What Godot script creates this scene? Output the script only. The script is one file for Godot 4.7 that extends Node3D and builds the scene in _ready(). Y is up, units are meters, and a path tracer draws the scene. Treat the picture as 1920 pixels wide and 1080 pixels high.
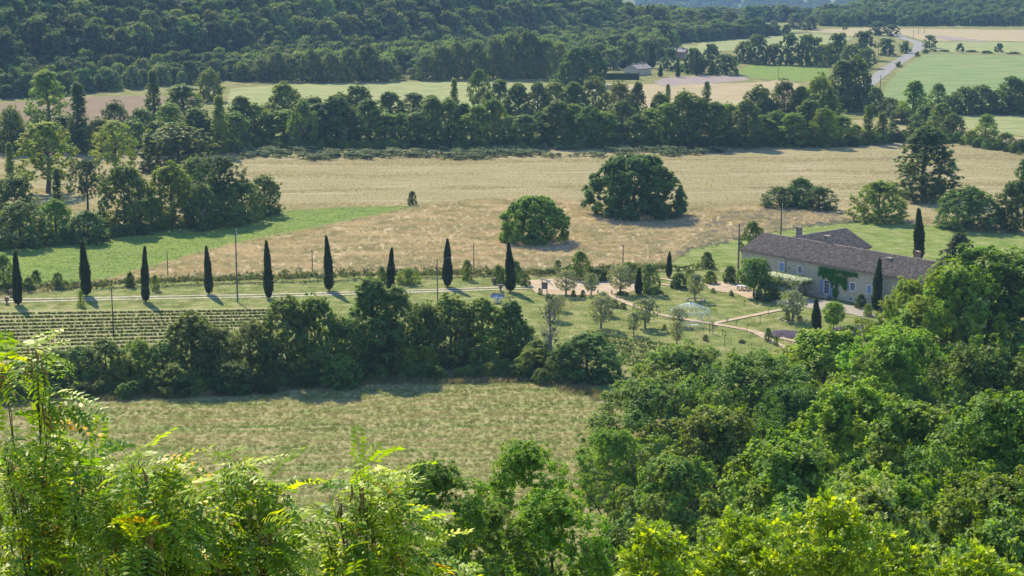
extends Node3D
# A valley seen from a hilltop: farmhouse, cypress drive, dry fields, tree belts and wooded hills. All places are in metres; the camera stands at x 0, z 0.

var rng := RandomNumberGenerator.new()
var used := {}
var M := {}          # materials by name
var CROWN := {}      # crown meshes by species
var TRUNK := {}
var RV := PackedVector3Array()
const UP := Vector3.UP

func _ready() -> void:
	rng.seed = 20240611
	var cam := Camera3D.new()
	cam.name = "camera"
	cam.fov = 18.587
	cam.near = 0.5
	cam.far = 12000.0
	cam.position = Vector3(0, 66, 0)
	cam.rotation = Vector3(-0.195355, 0, 0)
	add_child(cam)
	cam.current = true
	var sun := DirectionalLight3D.new()
	sun.name = "sun"
	sun.light_color = Color(1.0, 0.94, 0.82)
	sun.light_energy = 1.6
	sun.light_angular_distance = 0.5
	sun.shadow_enabled = true
	sun.look_at_from_position(Vector3.ZERO, Vector3(0.40 * 0.775, -0.632, 0.915 * 0.775))
	add_child(sun)
	var we := WorldEnvironment.new()
	we.name = "environment"
	var e := Environment.new()
	e.background_mode = Environment.BG_SKY
	var sky := Sky.new()
	var sm := ProceduralSkyMaterial.new()
	sm.sky_top_color = Color(0.40, 0.54, 0.76)
	sm.sky_horizon_color = Color(0.82, 0.85, 0.87)
	sm.sky_curve = 0.12
	sm.ground_bottom_color = Color(0.25, 0.26, 0.2)
	sm.ground_horizon_color = Color(0.5, 0.55, 0.55)
	sm.sun_angle_max = 3.0
	sky.sky_material = sm
	e.sky = sky
	e.background_energy_multiplier = 1.08
	e.tonemap_mode = Environment.TONE_MAPPER_LINEAR
	e.tonemap_exposure = 2.6
	e.fog_enabled = true
	e.fog_density = 0.00008
	e.fog_light_color = Color(0.66, 0.83, 1.0)
	e.sdfgi_enabled = true
	e.ssao_enabled = true
	e.ssil_enabled = true
	we.environment = e
	add_child(we)
	for i in 4096:
		RV.append(Vector3(rng.randfn(), rng.randfn(), rng.randfn()).normalized())
	materials()
	terrain()
	fields()
	farmhouse()
	cottages()
	plants()
	woods()
	foreground()
	garden()
	poles()
	meadows()

# ---------------------------------------------------------------- naming
func numbered(n: String) -> String:
	if not used.has(n):
		used[n] = 0
		return n
	used[n] += 1
	return "%s_%03d" % [n, used[n]]

func tag(o: Node, label: String, category := "", group := "", kind := "") -> Node:
	o.set_meta("label", label)
	if category: o.set_meta("category", category)
	if group: o.set_meta("group", group)
	if kind: o.set_meta("kind", kind)
	return o

func thing(called: String, label: String, category: String, at := Vector3.ZERO, turn := 0.0, group := "") -> Node3D:
	var o := Node3D.new()
	o.name = numbered(called)
	o.position = at
	o.rotation.y = turn
	add_child(o)
	tag(o, label, category, group)
	return o

func part(called: String, mesh: Mesh, mat: Material, parent: Node) -> MeshInstance3D:
	var o := MeshInstance3D.new()
	o.name = called
	o.mesh = mesh
	o.material_override = mat
	parent.add_child(o, true)
	return o

func solo(called: String, mesh: Mesh, mat: Material, label: String, category: String, group := "", kind := "") -> MeshInstance3D:
	var o := MeshInstance3D.new()
	o.name = numbered(called)
	o.mesh = mesh
	o.material_override = mat
	add_child(o)
	tag(o, label, category, group, kind)
	return o

# ---------------------------------------------------------------- mesh building
class Mb:
	var v := PackedVector3Array()
	var n := PackedVector3Array()
	var c := PackedColorArray()
	var i := PackedInt32Array()
	func tri(a: Vector3, b: Vector3, d: Vector3, col := Color.WHITE) -> void:   # clockwise from outside
		var k := v.size()
		var m := (d - a).cross(b - a).normalized()
		v.append(a); v.append(b); v.append(d)
		n.append(m); n.append(m); n.append(m)
		c.append(col); c.append(col); c.append(col)
		i.append(k); i.append(k + 1); i.append(k + 2)
	func quad(a: Vector3, b: Vector3, d: Vector3, e: Vector3, col := Color.WHITE) -> void:
		var k := v.size()
		var m := (d - a).cross(b - a).normalized()
		for p in [a, b, d, e]:
			v.append(p); n.append(m); c.append(col)
		for q in [0, 1, 2, 0, 2, 3]:
			i.append(k + q)
	func box(at: Vector3, s: Vector3, col := Color.WHITE, b := Basis.IDENTITY) -> void:   # at = centre
		var p := []
		for q in 8:
			p.append(at + b * (Vector3(-1 if q & 1 == 0 else 1, -1 if q & 2 == 0 else 1, -1 if q & 4 == 0 else 1) * s * 0.5))
		for f in [[4, 6, 7, 5], [1, 3, 2, 0], [5, 7, 3, 1], [0, 2, 6, 4], [6, 2, 3, 7], [0, 4, 5, 1]]:
			quad(p[f[0]], p[f[1]], p[f[2]], p[f[3]], col)
	func tube(pts: Array, rad: Array, sides := 6, col := Color.WHITE) -> void:
		var base := v.size()
		for k in pts.size():
			var d: Vector3 = (pts[mini(k + 1, pts.size() - 1)] - pts[maxi(k - 1, 0)]).normalized()
			var x := d.cross(Vector3.FORWARD if absf(d.z) < 0.9 else Vector3.RIGHT).normalized()
			var y := d.cross(x)
			for s in sides:
				var a := TAU * s / sides
				var o := x * cos(a) + y * sin(a)
				v.append(pts[k] + o * rad[k]); n.append(o); c.append(col)
		for k in pts.size() - 1:
			for s in sides:
				var a := base + k * sides + s
				var b := base + k * sides + (s + 1) % sides
				for q in [a, a + sides, b, b, a + sides, b + sides]:
					i.append(q)
		for side in 2:
			var row: int = base + (pts.size() - 1) * sides * side
			for s in range(1, sides - 1):
				var q := [row, row + s, row + s + 1] if side == 1 else [row, row + s + 1, row + s]
				tri(v[q[0]], v[q[2]], v[q[1]], col)
	func lathe(prof: Array, at: Vector3, sides := 12, col := Color.WHITE) -> void:   # prof: [radius, height] from below
		var base := v.size()
		for k in prof.size():
			var t: Vector2 = Vector2(prof[mini(k + 1, prof.size() - 1)][0], prof[mini(k + 1, prof.size() - 1)][1]) - Vector2(prof[maxi(k - 1, 0)][0], prof[maxi(k - 1, 0)][1])
			for s in sides:
				var a := TAU * s / sides
				v.append(at + Vector3(cos(a) * prof[k][0], prof[k][1], sin(a) * prof[k][0]))
				n.append(Vector3(cos(a) * t.y, -t.x, sin(a) * t.y).normalized()); c.append(col)
		for k in prof.size() - 1:
			for s in sides:
				var a := base + k * sides + s
				var b := base + k * sides + (s + 1) % sides
				for q in [a, b, a + sides, b, b + sides, a + sides]:
					i.append(q)
	func done() -> ArrayMesh:
		var m := ArrayMesh.new()
		var arr := []
		arr.resize(Mesh.ARRAY_MAX)
		arr[Mesh.ARRAY_VERTEX] = v
		arr[Mesh.ARRAY_NORMAL] = n
		arr[Mesh.ARRAY_COLOR] = c
		arr[Mesh.ARRAY_INDEX] = i
		m.add_surface_from_arrays(Mesh.PRIMITIVE_TRIANGLES, arr)
		return m

# one leaf: a rhombus folded along its rib
func leaf(m: Mb, p: Vector3, d: Vector3, nn: Vector3, l: float, w: float, col: Color) -> void:
	var s := d.cross(nn).normalized() * (w * 0.5)
	var f := nn * (w * 0.12)
	var k := m.v.size()
	m.v.append(p); m.v.append(p + d * (l * 0.5) + s + f); m.v.append(p + d * l); m.v.append(p + d * (l * 0.5) - s + f)
	m.n.append(nn); m.n.append(nn); m.n.append(nn); m.n.append(nn)
	m.c.append(col); m.c.append(col); m.c.append(col); m.c.append(col)
	m.i.append(k); m.i.append(k + 2); m.i.append(k + 1); m.i.append(k); m.i.append(k + 3); m.i.append(k + 2)

func rv() -> Vector3:
	return RV[rng.randi() & 4095]

func blob(m: Mb, at: Vector3, r: Vector3, col: Color, rough := 0.15) -> void:   # a lumpy closed body
	var rows := 5
	var cols := 8
	var base := m.v.size()
	for a in rows + 1:
		for b in cols:
			var th := PI * a / rows
			var ph := TAU * b / cols
			var d := Vector3(sin(th) * cos(ph), cos(th), sin(th) * sin(ph))
			m.v.append(at + d * r * (1.0 + rng.randf_range(-rough, rough)))
			m.n.append((d / r).normalized()); m.c.append(col)
	for a in rows:
		for b in cols:
			var p := base + a * cols + b
			var q := base + a * cols + (b + 1) % cols
			for k in [p, p + cols, q, q, p + cols, q + cols]:
				m.i.append(k)

# leaves of one clump: they gather round a few twig ends on the clump's outside
func clump(m: Mb, at: Vector3, r: Vector3, out: Vector3, count: int, ls: float, tint: Color, hue: float, up := 0.45) -> void:
	var subs := []
	for k in maxi(5, count / 22):
		var d := rv()
		if d.dot(out) < -0.5:
			d = -d
		subs.append(d * r * rng.randf_range(0.5, 1.08))
	var spread := (r.x + r.y) * 0.5 * 0.27
	var ct := tint * rng.randf_range(1.0 - hue, 1.0 + hue)
	ct.r *= rng.randf_range(1.0 - hue * 0.7, 1.0 + hue * 0.9)
	for k in count:
		var s: Vector3 = subs[rng.randi() % subs.size()]
		var p := s + RV[rng.randi() & 4095] * (spread * rng.randf())
		var nn := (p.normalized() * 0.6 + UP * (up + 0.12) + RV[rng.randi() & 4095] * 0.6).normalized()
		var d := nn.cross(RV[rng.randi() & 4095]).normalized()
		var f := rng.randf_range(0.72, 1.28)
		var l := ls * rng.randf_range(0.75, 1.3)
		leaf(m, at + p, d, nn, l, l * 0.62, Color(ct.r * f, ct.g * f, ct.b * f * rng.randf_range(0.8, 1.2)))

# ---------------------------------------------------------------- tree kinds: size, bare share of the trunk, clumps, leaves, leaf size, colour
const KIND := {
	"round": [10.0, 9.0, 0.02, 80, 0.25, 25000, 0.27, Color(0.188, 0.281, 0.069)],
	"tall": [13.0, 7.0, 0.02, 80, 0.28, 25000, 0.27, Color(0.202, 0.294, 0.078)],
	"thicket": [9.0, 9.0, 0.0, 120, 0.20, 32000, 0.24, Color(0.188, 0.281, 0.069)],
	"dome": [8.0, 13.0, 0.0, 210, 0.125, 62000, 0.26, Color(0.177, 0.265, 0.066)],
	"near": [13.0, 12.0, 0.03, 130, 0.17, 52000, 0.26, Color(0.208, 0.319, 0.053)],
	"airy": [12.0, 5.0, 0.25, 50, 0.20, 9000, 0.15, Color(0.20, 0.31, 0.055)],
	"ash": [8.0, 6.0, 0.04, 110, 0.18, 36000, 0.13, Color(0.19, 0.30, 0.055)],
	"poplar": [16.0, 6.5, 0.14, 80, 0.25, 19000, 0.27, Color(0.230, 0.322, 0.098)],
	"slender": [16.0, 4.0, 0.05, 56, 0.44, 15000, 0.27, Color(0.230, 0.322, 0.092)],
	"aspen": [16.0, 9.5, 0.22, 90, 0.23, 22000, 0.27, Color(0.24, 0.33, 0.10)],
	"pine": [11.0, 9.0, 0.42, 50, 0.26, 16000, 0.25, Color(0.11, 0.17, 0.045)],
	"olive": [4.5, 4.2, 0.28, 60, 0.28, 12000, 0.14, Color(0.40, 0.45, 0.33)],
	"mulberry": [7.0, 6.2, 0.36, 70, 0.28, 18000, 0.23, Color(0.20, 0.34, 0.05)],
	"bush": [3.0, 4.0, 0.0, 50, 0.27, 12000, 0.14, Color(0.188, 0.281, 0.074)],
	"snag": [14.0, 5.0, 0.0, 18, 0.30, 3500, 0.16, Color(0.09, 0.13, 0.05)],
	"farround": [10.0, 10.0, 0.0, 40, 0.28, 5200, 0.5, Color(0.176, 0.270, 0.081)],
	"farbush": [3.0, 4.0, 0.0, 16, 0.38, 1400, 0.32, Color(0.169, 0.260, 0.078)],
}

func profile(sp: String, t: float) -> float:
	match sp:
		"tall", "airy", "snag": return pow(sin(PI * clampf(pow(t, 0.8) * 0.68 + 0.28, 0, 1)), 0.6)
		"poplar", "slender": return pow(1.0 - t * 0.96, 0.5) * minf(1.0, t * 3.5 + 0.45)
		"olive", "mulberry": return pow(sin(PI * clampf(t * 0.84 + 0.10, 0, 1)), 0.55)
		"pine": return pow(sin(PI * clampf(t * 0.62 + 0.33, 0, 1)), 0.6)
		"bush", "farbush", "thicket", "dome": return sqrt(maxf(0.02, 1.0 - pow(t, 2.4))) * (0.86 + 0.14 * minf(1.0, t * 4.0))
		"near": return pow(sin(PI * clampf(t * 0.72 + 0.23, 0, 1)), 0.65)
	return pow(sin(PI * clampf(t * 0.68 + 0.28, 0, 1)), 0.55)

func make_tree(sp: String) -> void:
	var K: Array = KIND[sp]
	var h: float = K[0]
	var w: float = K[1] * 0.5
	var bare: float = K[2]
	var m := Mb.new()
	var t := Mb.new()
	var tips := []
	var nc: int = K[3]
	var order := []
	var own := Color(K[7].r * (rng.randf_range(0.86, 1.10) if sp != "olive" else rng.randf_range(0.94, 1.03)), K[7].g * rng.randf_range(0.92, 1.1), K[7].b)
	var ls: float = K[6] * rng.randf_range(0.85, 1.2)
	var loose := rng.randf_range(0.86, 1.1)
	var mid := Vector3(0, h * (bare + (1.0 - bare) * (0.35 if sp.ends_with("bush") or sp in ["thicket", "dome"] else 0.5)), 0)
	for k in nc:
		var u := (k + rng.randf()) / nc
		u = 1.0 - pow(1.0 - u, 1.15)
		var pr := profile(sp, u)
		var a := k * 2.39996 + rng.randf_range(-0.5, 0.5)
		var r: float = K[4] * w * rng.randf_range(0.65, 1.4)
		r = minf(r, w * pr * 0.8 + 0.12 * w)
		var rad := maxf(0.0, w * pr * (rng.randf_range(0.78, 1.16) if sp == "near" else rng.randf_range(0.84, 1.08)) - r * 0.8)
		if rng.randf() < 0.3: rad *= rng.randf_range(0.2, 0.7)
		var y := h * (bare + (1.0 - bare) * u)
		y = clampf(y, r * 0.75 if bare < 0.05 else h * bare, h - r * 0.75)
		order.append([Vector3(cos(a) * rad, y, sin(a) * rad), r])
	if sp in ["near", "thicket", "round", "tall", "ash"]:   # young shoots that break the outline
		for k in 34:
			var o: Array = order[rng.randi() % nc]
			var up: Vector3 = ((o[0] - mid).normalized() + UP * 0.5 + rv() * 0.3).normalized()
			order.append([o[0] + up * (o[1] * rng.randf_range(1.0, 1.35)), o[1] * rng.randf_range(0.22, 0.4)])
	var total := 0.0
	for o in order:
		total += o[1] * o[1]
	for o in order:
		var at: Vector3 = o[0]
		var out := (at - mid).normalized()
		var rr := Vector3(o[1], o[1] * (1.25 if sp in ["poplar", "slender"] else 0.95), o[1]) * loose
		if sp.begins_with("far"):
			blob(m, at, rr * 0.45, own)
		clump(m, at, rr, out, int(K[5] * o[1] * o[1] / total), ls, own, 0.2, 0.65 if sp == "mulberry" else 0.45)
		tips.append(at)
	# trunk and limbs
	var tr := h * (0.022 if sp != "bush" else 0.03)
	if sp == "olive": tr = 0.17
	var pts := []
	var rad2 := []
	var bend := Vector3(rng.randf_range(-0.4, 0.4), 0, rng.randf_range(-0.4, 0.4)) * (h * 0.05)
	for k in 6:
		var u := k / 5.0
		pts.append(Vector3(0, u * h * 0.78 - 0.3 * (1.0 - u), 0) + bend * sin(u * PI))
		rad2.append(tr * lerpf(1.25, 0.25, u))
	t.tube(pts, rad2, 7)
	for k in mini(tips.size(), 16):
		var tip: Vector3 = tips[(k * 5 + 2) % tips.size()]
		var from: Vector3 = Vector3(0, clampf(tip.y - Vector2(tip.x, tip.z).length() * 0.8, h * maxf(bare, 0.08) * 0.8, h * 0.7), 0)
		var midp := from.lerp(tip, 0.55) + UP * (h * 0.02) + rv() * (h * 0.015)
		t.tube([from, midp, tip], [tr * 0.5, tr * 0.3, tr * 0.1], 5)
	if sp == "snag":
		for k in 26:
			var from := Vector3(0, h * rng.randf_range(0.35, 0.75), 0)
			var d := (rv() * Vector3(1, 0.3, 1) + UP * 0.9).normalized()
			var mid2 := from + d * h * 0.14 + rv() * 0.2
			var tip2 := mid2 + (d + UP * 0.3 + rv() * 0.5).normalized() * h * 0.16
			t.tube([from, mid2, tip2], [0.09, 0.055, 0.02], 4)
			t.tube([mid2, mid2 + (d + rv() * 0.8).normalized() * h * 0.1], [0.04, 0.015], 4)
	if not CROWN.has(sp):
		CROWN[sp] = []
		TRUNK[sp] = []
	CROWN[sp].append(m.done())
	TRUNK[sp].append(t.done())

func make_cypress() -> void:   # 9 m high, 1.8 m wide: upright sprays pressed to a ragged spindle
	for kind in 6:
		var far := kind == 5
		var m := Mb.new()
		var tint := Color(0.055, 0.098, 0.036) * rng.randf_range(0.85, 1.2)
		var fat := rng.randf_range(0.85, 1.12)
		var belly := rng.randf_range(1.8, 2.8)
		var ph := rng.randf() * TAU
		var lean := Vector3(rng.randf_range(-0.02, 0.02), 0, rng.randf_range(-0.02, 0.02))
		var prof := []
		for k in 13:
			prof.append([0.66 * cyp(k / 12.0, belly) * fat, 0.25 + k / 12.0 * 8.3])
		m.lathe(prof, Vector3.ZERO, 12, tint)
		for k in (900 if far else 5200):
			var t := pow(rng.randf(), 0.85)
			var a := rng.randf() * TAU
			var out := Vector3(cos(a), 0, sin(a))
			var lump := 1.0 + 0.16 * sin(a * 2.0 + t * 13.0 + ph) + 0.10 * sin(a * 5.0 - t * 29.0 + ph)
			var p := out * (0.84 * cyp(t, belly) * fat * lump * rng.randf_range(0.8, 1.08)) + UP * (0.2 + t * 8.5) + lean * t * t * 20.0
			if rng.randf() < 0.03: p += out * 0.12
			var d := (UP + out * 0.3 + rv() * 0.3).normalized()
			var nn := (out + rv() * 0.6).normalized()
			nn = (nn - d * nn.dot(d)).normalized()
			var f := rng.randf_range(0.6, 1.5)
			var l := rng.randf_range(0.28, 0.62) * (1.6 if far else 1.0)
			var col := Color(tint.r * f, tint.g * f, tint.b * f)
			if not far and sin(a * 3.0 + t * 6.0 + ph * 2.0) > 0.96: col = Color(0.10, 0.075, 0.04) * f
			leaf(m, p, d, nn, l, l * 0.33, col)
		var tk := Mb.new()
		tk.tube([Vector3(0, -0.2, 0), Vector3(0, 1.2, 0)], [0.16, 0.12], 7)
		var key := "farcypress" if far else "cypress"
		if not CROWN.has(key):
			CROWN[key] = []
			TRUNK[key] = []
		CROWN[key].append(m.done())
		TRUNK[key].append(tk.done())

func cyp(t: float, belly := 2.3) -> float:
	return minf(1.0, 0.6 + t * 3.2) * (1.0 - pow(t, belly)) + 0.02

func make_cedar() -> void:   # level plates of drooping boughs
	var m := Mb.new()
	var t := Mb.new()
	var tint := Color(0.085, 0.135, 0.07)
	t.tube([Vector3(0, -0.3, 0), Vector3(0, 4, 0), Vector3(0, 8.6, 0)], [0.4, 0.28, 0.06], 8)
	for k in 64:
		var u := (k + rng.randf()) / 64.0
		var y := 0.9 + u * 7.6
		var reach := 4.6 * pow(1.0 - u, 0.95) * rng.randf_range(0.75, 1.1) + 0.4
		var a := k * 2.39996
		var d := Vector3(cos(a), 0, sin(a))
		var tip := d * reach + UP * (y - reach * 0.12)
		t.tube([UP * y, tip], [0.09, 0.02], 4)
		for q in 6:
			var s := (q + 1.0) / 6.0
			var at := (UP * y).lerp(tip, s) - UP * (s * s * 0.6)
			clump(m, at, Vector3(0.75, 0.26, 0.75) * (0.6 + 0.5 * s), UP, 90, 0.2, tint, 0.15, 0.5)
	CROWN["cedar"] = [m.done()]
	TRUNK["cedar"] = [t.done()]

func put_tree(called: String, sp: String, x: float, z: float, h: float, w: float, tone: int, label: String, category: String, group: String) -> Node3D:
	var root := thing(called, label, category, Vector3(x, ground(x, z), z), rng.randf() * TAU, group)
	var k := rng.randi() % (CROWN[sp] as Array).size()
	var size: Vector2 = {"cypress": Vector2(1.8, 9.0), "farcypress": Vector2(1.75, 9.0), "cedar": Vector2(9.0, 9.0)}.get(sp, Vector2(KIND[sp][1], KIND[sp][0]) if KIND.has(sp) else Vector2.ONE)
	root.scale = Vector3(w / size.x, h / size.y, w / size.x)
	part("trunk", TRUNK[sp][k], M.bark if not sp in ["olive", "snag"] else M.grey_bark, root)
	var cr := part("crown", CROWN[sp][k], M.foliage[tone], root)
	if sp in ["near", "ash"]:   # a round crown on a longer stem
		var tall := minf(1.0, 1.05 * w / size.x * size.y / h)
		cr.scale.y = tall
		cr.position.y = size.y * (1.0 - tall)
	return root

# ---------------------------------------------------------------- materials
func noise_tex(freq: float, cols: Array, seed_: int, octaves := 4, type := FastNoiseLite.TYPE_SIMPLEX_SMOOTH, size := 512) -> NoiseTexture2D:
	var f := FastNoiseLite.new()
	f.noise_type = type
	f.seed = seed_
	f.frequency = freq
	f.fractal_octaves = octaves
	var g := Gradient.new()
	var offs := PackedFloat32Array()
	var cc := PackedColorArray()
	for k in cols.size():
		offs.append(0.2 + 0.6 * k / maxf(1.0, cols.size() - 1))
		cc.append(cols[k])
	g.offsets = offs
	g.colors = cc
	var t := NoiseTexture2D.new()
	t.width = size
	t.height = size
	t.seamless = true
	t.noise = f
	t.color_ramp = g
	return t

func L(r: float, g: float, b: float) -> Color:   # a linear colour as the sRGB value that Godot asks for
	return Color(r, g, b).linear_to_srgb()

func plain(c: Color, rough := 0.85, spec := 0.3) -> StandardMaterial3D:
	var m := StandardMaterial3D.new()
	m.albedo_color = c
	m.roughness = rough
	m.metallic_specular = spec
	m.cull_mode = BaseMaterial3D.CULL_DISABLED
	return m

var fine_grain: NoiseTexture2D
func soil(cols: Array, metres: Vector2, seed_: int, grain := 2.2) -> StandardMaterial3D:
	var m := plain(L(0.82, 0.81, 0.80), 0.95, 0.15)
	m.albedo_texture = noise_tex(0.012, cols, seed_, 5)
	m.uv1_triplanar = true
	m.uv1_world_triplanar = true
	m.uv1_scale = Vector3(1.0 / metres.x, 1.0 / metres.x, 1.0 / metres.y)
	m.detail_enabled = true
	m.detail_blend_mode = BaseMaterial3D.BLEND_MODE_MUL
	m.detail_albedo = fine_grain
	m.detail_uv_layer = BaseMaterial3D.DETAIL_UV_2
	m.uv2_triplanar = true
	m.uv2_world_triplanar = true
	m.uv2_scale = Vector3(1, 1, 1) / (grain * 10.0)
	return m

func materials() -> void:
	fine_grain = noise_tex(0.09, [Color(0.74, 0.74, 0.70), Color(0.90, 0.90, 0.87), Color(1, 1, 1)], 3, 3)
	M.foliage = []
	for c in [Color(0.85, 0.84, 0.78), Color(1.0, 0.97, 0.70), Color(0.72, 0.76, 0.70), Color(0.91, 0.91, 0.86)]:
		var m := plain(c, 0.6, 0.25)
		m.vertex_color_use_as_albedo = true
		m.backlight_enabled = true
		m.backlight = Color(0.98, 1.0, 0.36)
		M.foliage.append(m)
	var g := plain(L(0.80, 0.79, 0.78), 0.8, 0.2)
	g.vertex_color_use_as_albedo = true
	g.backlight_enabled = true
	g.backlight = Color(0.9, 0.9, 0.75)
	M.grass = g
	M.petal = g.duplicate()
	M.petal.albedo_color = Color.WHITE
	var pv := plain(Color.WHITE, 0.85, 0.25)
	pv.vertex_color_use_as_albedo = true
	pv.albedo_color = L(0.85, 0.85, 0.83)
	M.paint = pv
	M.bark = plain(Color.WHITE, 0.95, 0.1)
	M.bark.albedo_texture = noise_tex(0.03, [L(0.05, 0.04, 0.03), L(0.11, 0.09, 0.07)], 11, 4, FastNoiseLite.TYPE_SIMPLEX_SMOOTH, 256)
	M.bark.uv1_triplanar = true
	M.grey_bark = plain(Color.WHITE, 0.95, 0.1)
	M.grey_bark.albedo_texture = noise_tex(0.03, [L(0.13, 0.12, 0.10), L(0.26, 0.24, 0.21)], 12, 4, FastNoiseLite.TYPE_SIMPLEX_SMOOTH, 256)
	M.grey_bark.uv1_triplanar = true
	M.ground = soil([L(0.10, 0.13, 0.035), L(0.17, 0.18, 0.06), L(0.27, 0.22, 0.10)], Vector2(60, 40), 21)
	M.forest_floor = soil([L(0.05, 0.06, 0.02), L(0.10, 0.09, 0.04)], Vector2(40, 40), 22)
	M.meadow = soil([L(0.15, 0.205, 0.055), L(0.25, 0.255, 0.10), L(0.34, 0.285, 0.155), L(0.20, 0.235, 0.075)], Vector2(110, 14), 23)
	M.gold = soil([L(0.29, 0.28, 0.16), L(0.48, 0.38, 0.25), L(0.57, 0.45, 0.32), L(0.36, 0.33, 0.21)], Vector2(70, 30), 24)
	M.tan = soil([L(0.21, 0.205, 0.10), L(0.31, 0.255, 0.145), L(0.25, 0.235, 0.11), L(0.36, 0.305, 0.19)], Vector2(260, 34), 25)
	M.lush = soil([L(0.105, 0.175, 0.03), L(0.175, 0.245, 0.045), L(0.13, 0.19, 0.055)], Vector2(50, 30), 26)
	M.lawn = soil([L(0.14, 0.185, 0.05), L(0.20, 0.235, 0.07), L(0.28, 0.265, 0.12)], Vector2(34, 24), 27)
	M.pale_green = soil([L(0.17, 0.22, 0.08), L(0.25, 0.28, 0.12), L(0.30, 0.29, 0.14)], Vector2(120, 50), 28)
	M.brown = soil([L(0.17, 0.125, 0.085), L(0.22, 0.165, 0.115)], Vector2(80, 30), 29)
	M.wheat = soil([L(0.30, 0.255, 0.15), L(0.39, 0.325, 0.20)], Vector2(160, 50), 30)
	M.gravel = soil([L(0.40, 0.31, 0.22), L(0.50, 0.41, 0.31)], Vector2(20, 20), 31, 0.6)
	M.track = soil([L(0.44, 0.40, 0.33), L(0.56, 0.52, 0.44)], Vector2(14, 14), 32, 0.6)
	M.asphalt = soil([L(0.22, 0.22, 0.22), L(0.29, 0.28, 0.27)], Vector2(30, 30), 33, 1.0)
	M.slab = soil([L(0.30, 0.27, 0.24), L(0.38, 0.34, 0.29)], Vector2(8, 8), 34, 0.6)
	M.plaster = soil([L(0.50, 0.43, 0.30), L(0.68, 0.60, 0.44), L(0.61, 0.53, 0.38), L(0.70, 0.63, 0.48)], Vector2(12, 7), 35, 1.4)
	M.stone = soil([L(0.30, 0.26, 0.20), L(0.42, 0.37, 0.29)], Vector2(4, 4), 36, 0.5)
	M.white = plain(L(0.58, 0.57, 0.54), 0.6)
	M.shutter = plain(L(0.20, 0.25, 0.34), 0.7)
	M.glass = plain(L(0.03, 0.035, 0.04), 0.12, 0.6)
	M.metal_white = plain(L(0.42, 0.50, 0.47), 0.5)
	M.iron = plain(L(0.06, 0.06, 0.06), 0.6)
	M.wood = soil([L(0.10, 0.075, 0.05), L(0.16, 0.12, 0.085)], Vector2(3, 3), 37, 0.3)
	M.grey_wood = soil([L(0.17, 0.16, 0.15), L(0.27, 0.25, 0.23)], Vector2(3, 3), 38, 0.3)
	M.concrete = plain(L(0.12, 0.105, 0.09), 0.9)
	M.pale_blue = plain(L(0.30, 0.37, 0.43), 0.6)
	M.blue = plain(L(0.12, 0.20, 0.34), 0.6)
	M.clay = plain(L(0.24, 0.16, 0.11), 0.85)

# ---------------------------------------------------------------- ground
func ground(x: float, z: float) -> float:
	var dd := -z
	var u := 64.2 - 0.455 * (dd - 25.0 * smoothstep(8.0, 36.0, x) * smoothstep(60.0, 140.0, dd) * (1.0 - smoothstep(200.0, 245.0, dd)))
	var h := 0.0 if u < -8.0 else ((u + 8.0) * (u + 8.0) / 32.0 if u < 8.0 else u)
	h = minf(h, 64.2)
	var t := (x + 217.0) * 0.62 - (z + 745.0) * 0.7846
	var sd := -(x + 217.0) * 0.7846 - (z + 745.0) * 0.62
	if sd > 0.0 and dd > 300.0:
		h += minf(170.0, 0.30 * sd * smoothstep(0.0, 70.0, sd)) * (1.0 - smoothstep(430.0, 660.0, t))
	if dd > 1385.0:
		var a := x / dd
		var r := smoothstep(0.165, 0.26, a)
		var low := -0.05 * (minf(dd, 3600.0) - 1450.0) if dd > 1450.0 else 0.0
		if dd > 3600.0:
			low += minf(420.0, 0.20 * (dd - 3600.0))
		h += r * 0.05 * minf(dd - 1385.0, 900.0) + (1.0 - r) * low
	return h

func terrain() -> void:
	var m := Mb.new()
	var rings := [0.0]
	var d := 3.0
	while d < 7000.0:
		rings.append(d)
		d *= 1.05 if d > 170.0 else 1.08
	var seg := 300
	for k in rings.size():
		for s in seg:
			var a := TAU * s / seg
			var x: float = rings[k] * sin(a)
			var z: float = -rings[k] * cos(a)
			var g := ground(x, z)
			m.v.append(Vector3(x, g, z))
			m.n.append(Vector3(ground(x - 1, z) - ground(x + 1, z), 2.0, ground(x, z - 1) - ground(x, z + 1)).normalized())
			m.c.append(Color.WHITE)
	for k in rings.size() - 1:
		for s in seg:
			var a: int = k * seg + s
			var b: int = k * seg + (s + 1) % seg
			for q in [a, a + seg, b, b, a + seg, b + seg]:
				m.i.append(q)
	solo("ground", m.done(), M.ground, "broad valley floor and hillsides under the fields and woods", "ground", "", "structure")
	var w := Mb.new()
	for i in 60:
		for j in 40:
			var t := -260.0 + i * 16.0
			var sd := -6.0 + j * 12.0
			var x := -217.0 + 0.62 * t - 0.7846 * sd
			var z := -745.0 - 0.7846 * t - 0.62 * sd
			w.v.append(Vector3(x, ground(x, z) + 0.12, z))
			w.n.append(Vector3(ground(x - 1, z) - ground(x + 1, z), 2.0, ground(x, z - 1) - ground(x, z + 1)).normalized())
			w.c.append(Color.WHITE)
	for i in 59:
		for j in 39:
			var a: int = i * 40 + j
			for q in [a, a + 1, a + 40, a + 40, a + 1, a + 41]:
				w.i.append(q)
	solo("forest_ground", w.done(), M.forest_floor, "shaded earth of the wooded hill", "ground", "", "structure")

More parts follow.
